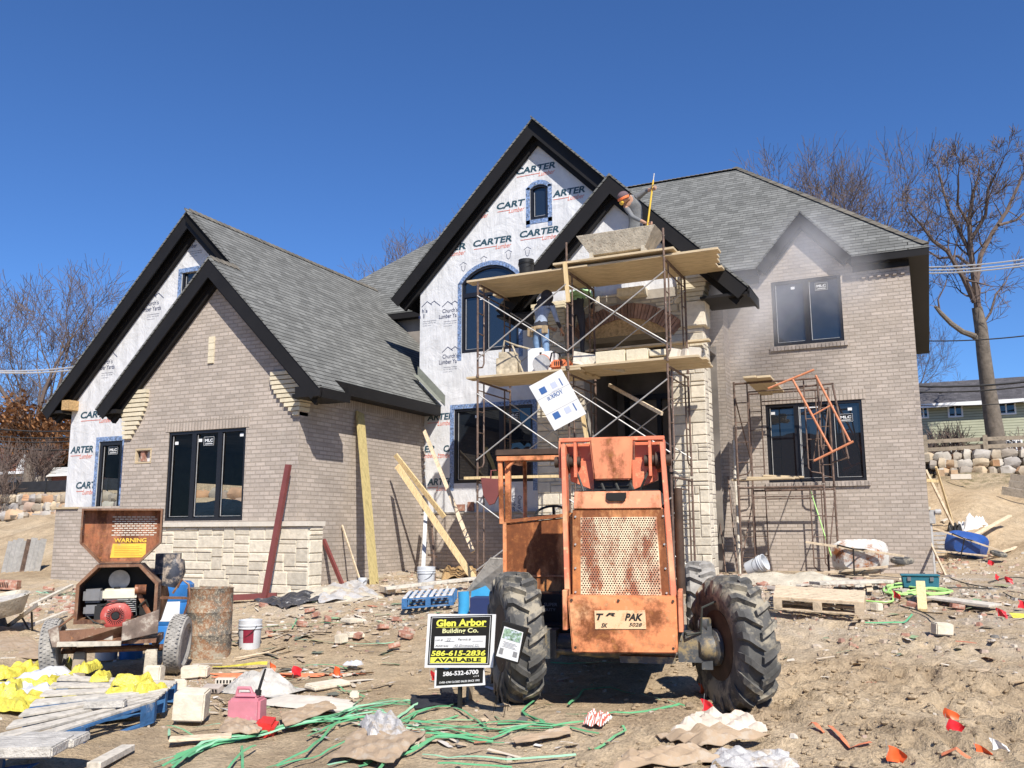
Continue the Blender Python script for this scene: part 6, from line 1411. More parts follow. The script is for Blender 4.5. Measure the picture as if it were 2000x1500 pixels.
for (a, b) in (((981, 1296), (961, 1392)), ((981, 1296), (966, 1385)), ((1000, 1302), (982, 1400)), ((1000, 1302), (990, 1388))):
    mb = MB(); g_ = spot(*b); mb.tube([q(*a), g_-Vector((0, 0, .05))], .003, 5); fp(mb, 'leg', M['black'])
st = spot(915, 1366); mb = MB(); mb.beam(st-Vector((0, 0, .1)), st+Vector((.02, -.0, .22)), .085, .03, side=(0, 1, 0)); single(mb, 'stake', M['fence'], st, 'brown wooden stake standing behind the signs', 'stake')
# ---------------------------------------------------------------- mortar mixer
mo = Vector((-8.62, 7.63, gz(-8.62, 7.63))); MT = rad(42)
mx = empty('mortar_mixer', mo, MT, 'rusty towable mortar mixer with its engine cover open', 'mixer')
def mp_(mb, n, m, par=None, **kw): o = mb.build(n, m, None, **kw); o.parent = par or mx; return o
lid = [(-.43, 1.90), (.43, 1.90), (.43, 1.51), (.21, 1.28), (-.21, 1.28), (-.43, 1.51)]
def rimshape(pts, y0, y1, t):
    mb = MB(); cx = sum(p[0] for p in pts)/len(pts); cz = sum(p[1] for p in pts)/len(pts); inn = [(cx+(x-cx)*(1-t/.43), cz+(z-cz)*(1-t/.32)) for x, z in pts]; n = len(pts)
    for i in range(n):
        j = (i+1) % n; mb.prism([(pts[i][0], y0, pts[i][1]), (pts[j][0], y0, pts[j][1]), (inn[j][0], y0, inn[j][1]), (inn[i][0], y0, inn[i][1])], (0, y1-y0, 0))
    return mb
lo = mp_(rimshape(lid, -.30, -.14, .02), 'cover_lid', M['mixer'])
mb = MB(); mb.add([(x, -.15, z) for x, z in lid], [tuple(range(6))]); ip = mp_(mb, 'inner_panel', M['mixer_in'], lo)
mb = MB()
for r_ in range(9):
    for c_ in range(9):
        x = -.12+.052*c_+(.026 if r_ % 2 else 0); z = 1.80-.026*r_
        if x < .36: mb.add([(x, -.153, z), (x+.042, -.153, z), (x+.042, -.153, z+.012), (x, -.153, z+.012)], [(0, 1, 2, 3)])
mp_(mb, 'vent_slots', M['sill'], ip)
mb = MB()
for r_ in range(11):
    for s in (-1, 1):
        for c_ in range(2): mb.add([(s*.408, -.27+.05*c_, 1.60+.022*r_), (s*.408, -.24+.05*c_, 1.60+.022*r_), (s*.408, -.24+.05*c_, 1.61+.022*r_), (s*.408, -.27+.05*c_, 1.61+.022*r_)], [(0, 1, 2, 3)])
mp_(mb, 'side_slots', M['sill'], lo)
mb = MB(); mb.add([(-.12, -.154, 1.34), (.22, -.154, 1.34), (.26, -.154, 1.38), (.26, -.154, 1.50), (-.10, -.154, 1.50)], [(0, 1, 2, 3, 4)]); wl = mp_(mb, 'warning_label', M['yellow_lbl'], lo)
mb = MB(); put_text(mb, 'WARNING', (-.09, -.157, 1.512), (1, 0, 0), (0, 0, 1), .35, .05, bold=.03); mp_(mb, 'warning_word', M['yellow_lbl'], wl)
mb = MB()
for k in range(6): mb.add([(-.08, -.156, 1.36+.02*k), (.22-.03*(k % 2), -.156, 1.36+.02*k), (.22-.03*(k % 2), -.156, 1.364+.02*k), (-.08, -.156, 1.364+.02*k)], [(0, 1, 2, 3)])
mp_(mb, 'warning_lines', mat('ochre_print', (.42, .25, .03), .6, 0), wl)
hs = [(-.43, .62), (-.43, 1.05), (-.23, 1.27), (.23, 1.27), (.43, 1.05), (.43, .62)]
ho = mp_(rimshape(hs, -.32, .16, .035), 'housing', M['mixer'])
mb = MB(); mb.add([(x, .15, z) for x, z in hs], [tuple(range(6))]); mp_(mb, 'dark_interior', M['black'], ho)
mb = MB()
for r_ in range(9):
    for c_ in range(3): 
        for s in (1,): mb.add([(.4335*s, -.26+.05*c_, .78+.028*r_), (.4335*s, -.23+.05*c_, .78+.028*r_), (.4335*s, -.23+.05*c_, .795+.028*r_), (.4335*s, -.26+.05*c_, .795+.028*r_)], [(0, 1, 2, 3)])
mp_(mb, 'side_slots', M['hole'], ho)
mb = MB(); 
for r_ in range(12): mb.add([(-.40, -.28, .68+.03*r_), (-.40, -.20, .68+.03*r_), (-.40, -.20, .69+.03*r_), (-.40, -.28, .69+.03*r_)], [(0, 1, 2, 3)])
mp_(mb, 'light_slots', M['sill'], ho)
eng = MB(); eng.box((-.05, -.16, .72), (.36, .26, .22)); en = mp_(eng, 'engine_block', M['black'], bevel=.02)
mb = MB(); mb.box((.02, -.16, .93), (.36, .22, .12)); mb.box((.02, -.17, .875), (.30, .18, .04)); mp_(mb, 'fuel_tank', M['engine_cream'], en, bevel=.025)
RM = Matrix.Translation((-.0, -.31, .70)) @ Matrix.Rotation(rad(90), 4, 'X')
mb = MB(); mb.lathe([(0, .0), (.045, .0), (.05, .02), (.10, .02), (.155, -.01), (.165, -.08), (.0, -.08)], 28, M=RM @ Matrix.Diagonal((1.05, 1.0, 1, 1))); mp_(mb, 'starter_shroud', M['engine_red'], en, smooth=True)
mb = MB()
for i in range(26): a = 2*math.pi*i/26; mb.tube([RM @ Vector((.055*math.cos(a), .055*math.sin(a), .024)), RM @ Vector((.095*math.cos(a+.12), .095*math.sin(a+.12), .024))], .004, 4)
mb.lathe([(0, .03), (.04, .03), (.045, .02)], 14, M=RM); mp_(mb, 'starter_grille', M['black'], en)
mb = MB(); mb.box((-.26, -.16, .92), (.20, .22, .15)); mb.box((-.27, -.18, .76), (.16, .16, .12)); mp_(mb, 'air_filter', M['plastic_grey'], en, bevel=.025)
mb = MB(); mb.lathe([(.09, 0), (.115, .0), (.115, .02), (.09, .02)], 24, M=Matrix.Translation((-.02, .0, 1.08)) @ Matrix.Rotation(rad(90), 4, 'X')); mp_(mb, 'pulley', M['galv'], en, smooth=True)
mb = MB()
for i in range(7): mb.box((.10, -.18, .74+.022*i), (.20, .20, .006))
mp_(mb, 'cooling_fins', M['galv'], en)
mb = MB(); mb.tube([(-.18, -.28, .80), (-.10, -.33, .84), (.02, -.32, .86), (.12, -.30, .84)], .007, 5); mb.tube([(.15, -.27, .66), (.22, -.33, .70), (.20, -.30, .82), (.12, -.28, .88)], .006, 5); mb.tube([(-.30, -.27, .70), (-.22, -.33, .64), (-.12, -.30, .60)], .008, 5); mb.tube([(.24, -.22, .80), (.30, -.24, .86), (.33, -.2, .78)], .012, 6); mp_(mb, 'cables', M['cord'], en, smooth=True)
mb = MB(); mb.tube([(-.02, -.17, .985), (-.02, -.17, 1.01)], .035, 12); mp_(mb, 'tank_cap', M['black'], en)
mb = MB(); mb.tube([(.18, -.24, .98), (.30, -.24, .98)], .055, 12); mp_(mb, 'muffler', M['mixer_in'], en, smooth=True)
mb = MB(); mb.beam((.18, -.2, 1.0), (.34, -.2, .70), .05, .02); mp_(mb, 'belt_guard', M['mixer_in'], en)
mb = MB(); mb.prism([(-.62, -.42, .56), (-.55, -.45, .40), (.10, -.50, .42), (.45, -.36, .52), (.45, -.36, .74), (.10, -.52, .60)], (0, .03, 0)); mb.prism([(-.62, -.42, .56), (-.55, -.42, .38), (-.52, -.40, .38), (-.58, -.40, .60), (-.40, .0, .74), (-.44, .0, .74)], (.02, .02, .0)); mb.bp(-.55, .45, -.42, .2, .40, .44); mp_(mb, 'tray', M['mixer'])
mb = MB(); mb.prism([(.10, -.535, .44), (.46, -.37, .50), (.46, -.37, .76), (.10, -.535, .64)], (0, .02, 0)); mb.prism([(-.66, -.45, .58), (-.60, -.47, .40), (-.52, -.47, .39), (-.56, -.45, .63)], (0, .03, 0)); mp_(mb, 'splash_guard', mat('crusted_steel', (.20, .15, .12), .85, .4, 7, .6, 30, dirt=(.45, .40, .33), dscale=7, dthr=.52), bevel=.004)
mb = MB(); mb.beam((-.55, -.48, .43), (.10, -.53, .42), .05, .03); mb.beam((-.5, -.3, .50), (.0, -.42, .50), .14, .03); mp_(mb, 'tray_bar', M['wood_grey'])
mb = MB(); mb.tube([(-.58, 0, .30), (.62, 0, .30)], .035, 8); mb.beam((-.5, -.2, .38), (-.5, .7, .36), .08, .06); mb.beam((.42, -.2, .38), (.42, .7, .36), .08, .06); mb.tube([(-.45, 0, .3), (-.45, -.1, .45)], .03, 6); mp_(mb, 'axle', M['mixer'])
mb = MB(); DR = Matrix.Translation((.0, .55, .86)) @ Matrix.Rotation(rad(90), 4, 'Y'); mb.lathe([(0, -.5), (.30, -.42), (.32, -.40), (.32, .40), (.30, .42), (0, .5)], 24, M=DR, wob=.01); dm = mp_(mb, 'mixing_drum', M['mixer'], smooth=True)
mb = MB(); mb.box((.48, .35, 1.25), (.28, .3, .24)); mb.lathe([(0, 0), (.12, 0), (.15, .2), (.1, .34), (0, .36)], 12, M=Matrix.Translation((.50, .3, .98)) @ Matrix.Rotation(rad(12), 4, 'Y')); mp_(mb, 'dump_chute', mat('black_bagged', (.035, .04, .055), .5, .5, 8, .5, 12, dirt=(.40, .33, .26), dscale=5, dthr=.5), smooth=True)
mb = MB(); mb.beam((.40, .1, .86), (.72, .2, .84), .16, .02, side=(0, 1, 0)); mb.tube([(.56, .2, .9), (.66, .18, 1.06), (.74, .15, 1.0), (.76, .12, .85), (.70, .1, .62), (.6, .1, .55)], .014, 6); mp_(mb, 'bracket_and_hose', M['mixer'])
def cart_wheel(R, wd, m_):
    mb = MB(); RX = Matrix.Rotation(rad(90), 4, 'Y'); mb.lathe([(R*.62, -wd*.32), (R*.72, -wd*.5), (R*.92, -wd*.46), (R, -wd*.22), (R, wd*.22), (R*.92, wd*.46), (R*.72, wd*.5), (R*.62, wd*.32)], 32, M=RX)
    for i in range(44):
        a = 2*math.pi*i/44
        for u in (-.30, -.1, .1, .3):
            a_ = a+u*.3; mb.add([(u*wd-wd*.07, (R+.006)*math.cos(a_-.05), (R+.006)*math.sin(a_-.05)), (u*wd+wd*.07, (R+.006)*math.cos(a_-.05), (R+.006)*math.sin(a_-.05)), (u*wd+wd*.07, (R+.006)*math.cos(a_+.05), (R+.006)*math.sin(a_+.05)), (u*wd-wd*.07, (R+.006)*math.cos(a_+.05), (R+.006)*math.sin(a_+.05))], [(0, 1, 2, 3)])
    r = mb.build('wheel', M[m_], None, smooth=True)
    mb = MB(); mb.lathe([(0, wd*.1), (.05, wd*.12), (.07, 0), (R*.5, -wd*.15), (R*.62, wd*.3), (R*.64, wd*.34), (R*.64, -wd*.34)], 24, M=RX); o = mb.build('rim', M['concrete2'], r, smooth=True); return r
wa = cart_wheel(.335, .19, 'rubber_dusty'); wa.parent = mx; wa.location = (.66, .0, .33); wa.rotation_euler = (0, rad(4), rad(-10))
wb = copy_tree(wa); wb.parent = mx; wb.location = (-.66, -.02, .33); wb.rotation_euler = (0, rad(-4), rad(-2))
for s in (-.34, .40):
    mb = MB(); mb.box((s, -.30, .15), (.15, .13, .34), taper=.8); mp_(mb, 'support_post', M['concrete2'] if s > 0 else M['fence'], bevel=.01)
# ---------------------------------------------------------------- drums, buckets, cans round the mixer
p = spot(405, 1284); dr = empty('steel_drum', p, 0, 'mortar splattered open steel drum right of the mixer', 'drum')
mb = MB(); mb.lathe([(.0, .01), (.285, .0), (.285, .28), (.293, .30), (.285, .32), (.285, .56), (.293, .58), (.285, .60), (.285, .86), (.295, .875), (.27, .875), (.27, .03), (0, .03)], 40); mb.build('shell', M['drum'], dr, smooth=True)
mb = MB(); mb.lathe([(0, .74), (.268, .74)], 24); mb.build('water', M['concrete'], dr)
p = spot(333, 1262); bb = empty('barrel', p, 0, 'blue plastic barrel standing behind the mixer', 'barrel')
mb = MB(); mb.lathe([(0, 0), (.25, 0), (.28, .03), (.28, .28), (.27, .30), (.28, .32), (.28, .58), (.27, .60), (.28, .62), (.27, .84), (.22, .88), (.0, .88)], 28); mb.build('shell', M['blueplastic'], bb, smooth=True)
mb = MB(); mb.lathe([(.283, .36), (.283, .62)], 28); mb.v = [v for v in mb.v]; n = 28; mb.f = [f for i, f in enumerate(mb.f) if 20 <= i < 26]; mb.m = [0]*len(mb.f); mb.build('white_label', M['sticker'], bb)
for (px, py, r_, h_, m_, lb, c_) in ((207, 1288, .15, .36, 'bucket', 'pale bucket seen under the mixer tray', 'bucket'), (255, 1286, .16, .40, 'blueplastic', 'dark blue bucket seen under the mixer tray', 'bucket')):
    p = spot(px, py); bucket('bucket', p, r_, h_, m_, lb)
bk = bucket('paint_pail', spot(487, 1267), .155, .375, 'bucket', 'white pail with a maroon label right of the splattered drum', lid=False, band=(rad(-75), rad(-20), .09, .27, 'maroon'), cat='pail')
bk.rotation_euler.z = rad(-10)
bucket('bucket', spot(832, 1150), .165, .385, 'bucket', 'pale bucket at the foot of the white pipe, below the side wall corner')
p = spot(482, 1137+270); cn = empty('fuel_can', spot(482, 1408), rad(20), 'faded pink fuel can with a black spout, standing on the dirt', 'fuel can')
mb = MB(); mb.box((0, 0, .10), (.29, .19, .20)); mb.box((0, 0, .215), (.24, .14, .04), taper=.85); mb.build('body', M['pinkcan'], cn, bevel=.03, smooth=True)
mb = MB(); mb.tube([(-.10, 0, .22), (-.09, 0, .275), (.02, 0, .275), (.04, 0, .23)], .016, 8); mb.build('handle', M['pinkcan'], cn, smooth=True)
mb = MB(); mb.tube([(.09, 0, .22), (.095, 0, .26)], .028, 10); mb.tube([(.095, 0, .25), (.12, .0, .34), (.15, 0, .44)], [.014, .013, .009], 8); mb.build('spout', M['black'], cn, smooth=True)
cn = empty('fuel_can', spot(519, 1425), 0, 'red fuel can lying on its side with a yellow spout', 'fuel can', rot=(rad(82), rad(6), rad(-62)))
mb = MB(); mb.box((0, 0, .0), (.24, .16, .17)); mb.build('body', M['redcan'], cn, bevel=.03, smooth=True)
mb = MB(); mb.tube([(-.02, .0, .08), (-.02, .0, .11)], .035, 10); mb.build('cap', M['black'], cn, smooth=True)
mb = MB(); mb.tube([(-.02, 0, .10), (-.03, 0, .24)], [.018, .012], 8); mb.build('spout', M['yellowplastic'], cn, smooth=True)
# propane tank at the stone corner
p = spot(596, 1160); g = empty('gas_cylinder', p, 0, 'orange rusty gas cylinder at the corner of the limestone base', 'gas cylinder')
mb = MB(); mb.lathe([(0, .02), (.10, .02), (.15, .08), (.155, .2), (.155, .30), (.12, .38), (.05, .41), (0, .41)], 24); mb.build('tank', M['orange'], g, smooth=True)
mb = MB(); mb.tube([(0, 0, .40), (0, 0, .48)], .02, 8); mb.tube([(-.05, 0, .47), (.05, 0, .47)], .012, 6); mb.build('valve', M['black'], g)
# ---------------------------------------------------------------- leaning lumber and steel
def lean(a, b, w_, t_, m_, name, label, cat, side=None):
    """a top point, b foot point"""
    mb = MB(); mb.beam(b, a, w_, t_, side=side); return single(mb, name, m_, b, label, cat)
SX = -10.41
lean(onX(703, 806, SX+.05), spot(732, 1146)-Vector((0, 0, .05)), .235, .04, M['plank_t'], 'plank', 'tall wide treated plank leaning on the side brick wall', 'plank', side=(0, 1, 0))
lean(onX(668, 1026, SX+.03), spot(706, 1143), .035, .025, M['wood_pale'], 'stick', 'thin pale stick leaning on the side wall into a small white pot', 'stick')
p = spot(708, 1147); bucket('pot', p, .09, .17, 'bucket', 'small white pot at the foot of the thin stick', cat='pot')
lean(onX(632, 1054, SX+.03), spot(672, 1150), .07, .05, M['redprimer'], 'steel_beam', 'short dark red steel bar leaning on the side wall', 'steel beam')
p1_ = spot(516, 1172); lean(onY(567, 908, YF-.12)+Vector((0, -.05, 0)), p1_, .10, .07, M['redprimer'], 'steel_beam', 'long dark red steel beam leaning across the limestone base', 'steel beam', side=(1, 0, 0))
a, b = spot(350, 1181)+Vector((0, 0, .08)), spot(540, 1170)+Vector((0, 0, .06)); lean(a, b, .10, .07, M['redprimer'], 'steel_beam', 'dark red steel beam lying on the ground behind the drum', 'steel beam')
Yq = 15.9
lean(onX(772, 888, -10.05), onX(868, 1010, -9.2), .10, .045, M['plank_y'], 'lumber', 'split yellow lumber leaning on the side wall, upper piece', 'lumber', side=(1, 0, .3)); lean(onX(776, 910, -10.0), spot(928, 1134), .12, .045, M['plank_y'], 'lumber', 'long split yellow lumber running down to the scaffold foot', 'lumber', side=(1, 0, .3))
lean(onY(826, 835, 17.2), onY(924, 1078, 15.6), .08, .04, M['wood_pale'], 'lumber', 'pale long lumber leaning on the printed house wrap', 'lumber', side=(1, 0, 0))
lean(onY(832, 990, 16.9), spot(826, 1128), .075, .075, M['bucket'], 'pipe', 'white plastic pipe standing behind the pale bucket', 'pipe')
lean(onY(843, 1010, 17.0), spot(850, 1142), .035, .035, M['steel_brown'], 'steel_bar', 'thin rusty steel bar beside the white pipe', 'steel bar'); lean(onY(836, 1084, 16.8), onY(852, 1087, 16.8), .04, .04, M['steel_brown'], 'steel_bar', 'short rusty cross bar beside the white pipe', 'steel bar')
# ---------------------------------------------------------------- crumpled sheets
def sheet(name, pts, m_, label, cat, amp=.06, n=22, seed=1, fold=2.5, th=.006, group=None, hgt_=.03, soft=False):
    """soft sheet spanning the quad pts (ground points) with crumple"""
    P = [Vector(p) for p in pts]; c = sum(P, Vector())/4; vs = []; fs = []
    g = np.linspace(0, 1, n)
    for i in range(n):
        for j in range(n):
            u, v = g[j], g[i]; e = .06*(vnoise(np.array(u*3+seed), np.array(v*3), seed, 1)-.5)
            p = P[0].lerp(P[1], u).lerp(P[3].lerp(P[2], u), v); d = (p-c)*float(e)*2.5
            z = float(vnoise(np.array(u*fold*1.2+v), np.array(v*fold+seed), seed+3, 1))*amp*.62 + (1-abs(2*float(vnoise(np.array(u*4.+v*2), np.array(v*2.5), seed+5, 1))-1))*amp*.34 + float(vnoise(np.array(u*11.), np.array(v*9.), seed+6, 1))*amp*.10
            edge = min(1, 6*min(u, v, 1-u, 1-v)+.25); vs.append(p+d-c+Vector((0, 0, hgt_+z*edge+(0 if soft else amp*.22*(1-2*abs(2*((u*3.1+v*1.7+seed*.37) % 1)-1))*min(1, 6*min(u, v, 1-u, 1-v)+.2)+amp*.16*(1-2*abs(2*((v*4.3-u*2.2+seed*.61) % 1)-1))))))
    for i in range(n-1):
        for j in range(n-1): fs.append((i*n+j, i*n+j+1, (i+1)*n+j+1, (i+1)*n+j))
    k = len(vs); vs += [v-Vector((0, 0, th)) for v in vs]; fs += [tuple(k+q for q in reversed(f)) for f in fs[:]]
    bd = [(i, i+1) for i in range(n-1)]+[((n-1)*n+i+1, (n-1)*n+i) for i in range(n-1)]+[((i+1)*n, i*n) for i in range(n-1)]+[(i*n+n-1, (i+1)*n+n-1) for i in range(n-1)]
    fs += [(a, b, b+k, a+k) for a, b in bd]
    mb = MB(); mb.add(vs, fs); o = mb.build(name, m_, smooth=soft); o.location = c; return tag(o, label, cat, group)
S = lambda *a: [spot(x, y) for x, y in a]
sheet('tarp', S((616, 1158), (705, 1143), (742, 1168), (622, 1182)), M['film'], 'grey plastic tarp draped on the rubble in front of the gas cylinder', 'tarp', .13, 26, 3)
sheet('black_sheet', S((500, 1178), (600, 1165), (640, 1172), (560, 1192)), mat('black_wet_film', (.05, .05, .055), .3, .5, 8, .6, 12, dirt=(.5, .5, .48), dscale=7, dthr=.6), 'black plastic film crumpled at the foot of the long red beam', 'plastic film', .12, 20, 4)
sheet('silt_fabric', S((802, 1366), (900, 1362), (905, 1378), (810, 1391)), M['siltfence'], 'black fabric strip lying on the dirt left of the sign post', 'fabric', .03, 16, 5); sheet('silt_fabric', S((860, 1345), (882, 1345), (895, 1380), (872, 1380)), M['siltfence'], 'black fabric strip hanging down behind the small sign', 'fabric', .03, 12, 6)
sheet('cardboard', S((0, 1222), (62, 1250), (92, 1290), (0, 1292)), M['card'], 'flat brown cardboard in front of the concrete filled wheelbarrow', 'cardboard', .03, 12, 7); 
for k, (q_, m_, lb, am) in enumerate(((((1352, 1408), (1470, 1412), (1500, 1440), (1310, 1442)), 'paper', 'torn pink and white paper sack, top layer of the heap at the bottom edge', .10), (((1282, 1448), (1400, 1440), (1506, 1446), (1370, 1470)), 'card', 'brown cardboard flap under the torn pink sack', .09), (((1215, 1486), (1370, 1474), (1420, 1500), (1200, 1512)), 'card', 'brown cardboard sheet at the bottom edge of the picture, with a dark curled rim', .08), (((1400, 1478), (1540, 1482), (1560, 1510), (1390, 1512)), 'film', 'whitish torn sheet at the bottom edge, right of the cardboard', .07))):
    sheet('torn_sack' if m_ != 'card' else 'cardboard', S(*q_), M[m_], lb, 'sack' if m_ == 'paper' else 'cardboard' if m_ == 'card' else 'sheet', am, 22, 11+k)
sheet('cardboard', S((868, 1085), (935, 1080), (930, 1132), (866, 1136)), M['osb'], 'light brown board pieces propped behind the scaffold foot', 'board', .22, 10, 21)
sheet('cardboard', S((440, 1408), (520, 1420), (505, 1442), (425, 1438)), M['card'], 'brown cardboard under the two fuel cans', 'cardboard', .04, 14, 22); sheet('cardboard', S((545, 1400), (640, 1378), (660, 1390), (560, 1425)), M['card'], 'brown cardboard sheet right of the red fuel can', 'cardboard', .04, 14, 23)
sheet('cardboard', S((700, 1432), (830, 1440), (770, 1500), (640, 1488)), M['card'], 'large brown cardboard sheet under the green straps, bottom centre', 'cardboard', .05, 18, 24); sheet('cardboard', S((1000, 1452), (1110, 1428), (1120, 1440), (1010, 1460)), M['card'], 'tan cardboard strip under the green straps right of centre', 'cardboard', .03, 12, 25); sheet('cardboard', S((700, 1418), (770, 1410), (800, 1445), (720, 1452)), M['film'], 'grey torn foil on the cardboard below the signs', 'foil', .10, 14, 26)
for k, (x, y, s) in enumerate(((1165, 1420, .09),)):
    p = spot(x, y); mb = MB(); n = 9
    o = sheet('striped_wrapper', [p+Vector((-s, -s, 0)), p+Vector((s, -s, 0)), p+Vector((s, s*1.6, .03)), p+Vector((-s, s*1.6, .03))], M['white'], 'red and white striped wrapper on the dirt, right of the green straps', 'wrapper', .08, 12, 31)
    t = N('striped'); w_ = t.n('ShaderNodeTexWave'); w_.inputs['Scale'].default_value = 14; t.l(t.obj(), w_.inputs['Vector']); t.color(t.ramp(w_.outputs['Fac'], [(.45, (.75, .72, .66)), (.55, (.50, .12, .08))])); o.data.materials[0] = t.m
# yellow mortar bags on and around the left pallet
rr = random.Random(17)
bags = ((20, 1330, .42), (75, 1322, .38), (130, 1318, .40), (55, 1352, .36), (10, 1368, .40), (115, 1350, .34), (165, 1345, .30), (75, 1385, .42), (30, 1395, .38), (118, 1378, .36), (195, 1365, .26), (255, 1375, .30), (290, 1388, .24), (235, 1392, .22))
for k, (x, y, s) in enumerate(bags):
    p = spot(x, y); an = rr.uniform(0, 3.1); ca, sa = math.cos(an)*s*.62, math.sin(an)*s*.62; wq = .55
    p = p+Vector((0, 0, .13 if x > 150 else 0)); q_ = [p+Vector((-ca+sa*wq, -sa-ca*wq, 0)), p+Vector((ca+sa*wq, sa-ca*wq, 0)), p+Vector((ca-sa*wq, sa+ca*wq, 0)), p+Vector((-ca-sa*wq, -sa+ca*wq, 0))]
    o = sheet('mortar_bag', q_, M['yellow'], 'empty crumpled yellow mortar bag in the heap behind the left pallet', 'bag', .15*s/.35, 22, 40+k, 3.2, group='crumpled yellow bags', hgt_=.04, soft=True)
for k, (x, y, s, lb) in enumerate(((95, 1335, .26, 'upper whitish plastic bag among the yellow bags'), (42, 1365, .24, 'lower whitish plastic bag among the yellow bags'), (690, 1293+15, .10, 'small white crumpled bag beside an orange flag'))):
    p = spot(x, y); sheet('plastic_bag', [p+Vector((-s, -s*.7, 0)), p+Vector((s, -s*.7, 0)), p+Vector((s, s*.7, 0)), p+Vector((-s, s*.7, 0))], mat('whitish_film', (.56, .57, .60), .35, .1, 5, .5, 12), lb, 'bag', .16*s/.25, 18, 60+k, 3, hgt_=.05, soft=True)
# ---------------------------------------------------------------- pallets
def pallet(px4, label, mt, mb_, h=.13, nb=7, group=None, z=0, along=False):
    a, b, c, d = [spot(*p) for p in px4]   # near-left, near-right, far-right, far-left footprint
    org = (a+b+c+d)/4; r = empty('pallet', org, 0, label, 'pallet', group)
    zt = max(p.z for p in (a, b, c, d))+h+z
    A, B, C_, D_ = [Vector((p.x, p.y, p.z*.4+zt*.6-h*.6)) for p in (a, b, c, d)]; up = Vector((0, 0, 1))
    def P(u, v, w_): return A.lerp(B, u).lerp(D_.lerp(C_, u), v)+up*w_-org
    for i in range(nb):
        u0, u1 = i/nb+.02, (i+1)/nb-.03; mb = MB(); vs = [P(0, u0, h), P(1, u0, h), P(1, u1, h), P(0, u1, h)] if along else [P(u0, 0, h), P(u1, 0, h), P(u1, 1, h), P(u0, 1, h)]; mb.prism(vs, (0, 0, .02)); mb.build('deck_board', M[mt], r, bevel=.002)
    for v0 in (0.0, .45, .9):
        for i in range(3):
            u0 = (0, .45, .90)[i]; mb = MB(); mb.prism([P(u0, v0, .02), P(u0+.10, v0, .02), P(u0+.10, v0+.1, .02), P(u0, v0+.1, .02)], (0, 0, h-.042)); mb.build('block', M[mb_], r)
        mb = MB(); mb.prism([P(0, v0, h-.022), P(1, v0, h-.022), P(1, v0+.1, h-.022), P(0, v0+.1, h-.022)], (0, 0, .02)); mb.build('stringer', M[mb_], r)
        mb = MB(); mb.prism([P(0, v0, 0), P(1, v0, 0), P(1, v0+.1, 0), P(0, v0+.1, 0)], (0, 0, .018)); mb.build('bottom_board', M[mb_], r)
    return r, P, org
pallet(((-60, 1545), (300, 1412), (345, 1368), (120, 1352)), 'grey dusty pallet with blue blocks in the bottom left corner', 'wood_grey', 'wood_blue', h=.17, nb=8, along=True)
for k, (x, y, s, rz) in enumerate(((30, 1482, (.62, .36, .07), .5), (95, 1466, (.45, .26, .06), .45), (205, 1392, (.32, .12, .06), .6))):
    p = spot(x, y, .15); mb = MB(); mb.box((0, 0, s[2]/2+.04), s); o = mb.build('stone_slab', M['concrete'], bevel=.010); o.location = p; o.rotation_euler.z = rz; tag(o, ('largest pale stone slab on the corner of the grey pallet', 'second pale stone slab on the grey pallet', 'small pale stone strip at the back of the grey pallet')[k], 'slab')
pallet(((784, 1203), (886, 1190), (893, 1168), (796, 1180)), 'white topped pallet with blue sides beside the light blue plastic', 'bucket', 'wood_blue', h=.15, nb=8)
r, P_, og = pallet(((1512, 1205), (1690, 1222), (1692, 1183), (1516, 1165)), 'light wooden slatted pallet right of the big tyre', 'wood_pale', 'wood_pale', h=.15, nb=3)
for c in list(r.children):
    if c.name.startswith('deck_board'): bpy.data.objects.remove(c)
for i in range(8):
    v0 = i/8; mb = MB(); mb.prism([P_(0, v0+.01, .15), P_(1, v0+.01, .15), P_(1, v0+.105, .15), P_(0, v0+.105, .15)], (0, 0, .022)); mb.build('deck_board', M['wood_pale'], r, bevel=.002)
def board(a, b, w_, t_, m_, label, dz0=.03, dz1=.03, name='board', cat='board', group=None, side=None):
    p, q = spot(*a)+Vector((0, 0, dz0)), spot(*b)+Vector((0, 0, dz1)); mb = MB(); mb.beam(p, q, w_, t_, side=side or (q-p).cross(Vector((0, 0, 1)))); c = (p+q)/2
    mb.xf(Matrix.Translation(-c)); o = mb.build(name, M[m_], bevel=.003); o.location = c; return tag(o, label, cat, group)
board((752, 1168), (930, 1150), .22, .05, 'wood_grey', 'pale board lying over the back of the white and blue pallet', .16, .18); board((748, 1160), (765, 1166), .14, .10, 'wood_pale', 'short pale block at the left end of the board on the pallet', .1, .1, 'block', 'block')
board((1592, 1160), (1735, 1150), .30, .045, 'wood_grey', 'long grey plank bridging blocks in front of the right wing', .16, .12); p = spot(1638, 1172); mb = MB(); mb.box((0, 0, .06), (.22, .12, .13)); o = mb.build('stone_block', M['sill'], bevel=.01); o.location = p; tag(o, 'pale block under the long grey plank', 'stone')
board((1818, 1175), (1945, 1190), .36, .03, 'wood_grey', 'grey weathered panel lying on the dirt at the right', .06, .05); board((1802, 1192), (1800, 1168), .12, .05, 'plank_y', 'upright yellow stud offcut at the right', .0, .22)
board((182, 1505), (250, 1468), .10, .045, 'wood_grey', 'grey lumber end at the bottom edge, right of the pallet'); board((330, 1452), (452, 1444), .13, .02, 'wood_pale', 'tan flat lath below the pink fuel can'); board((60, 1188), (140, 1155), .07, .045, 'wood_grey', 'pale lumber behind the wheelbarrow, upper of two', .05, .12); board((50, 1232), (128, 1207), .07, .045, 'wood_grey', 'pale lumber behind the wheelbarrow, lower of two', .05, .1)
board((0, 1292), (30, 1290), .08, .03, 'wood_grey', 'thin pale strip at the left edge in front of the cardboard'); board((460, 1290), (525, 1278), .03, .015, 'wood_pale', 'thin lath in front of the white pail')
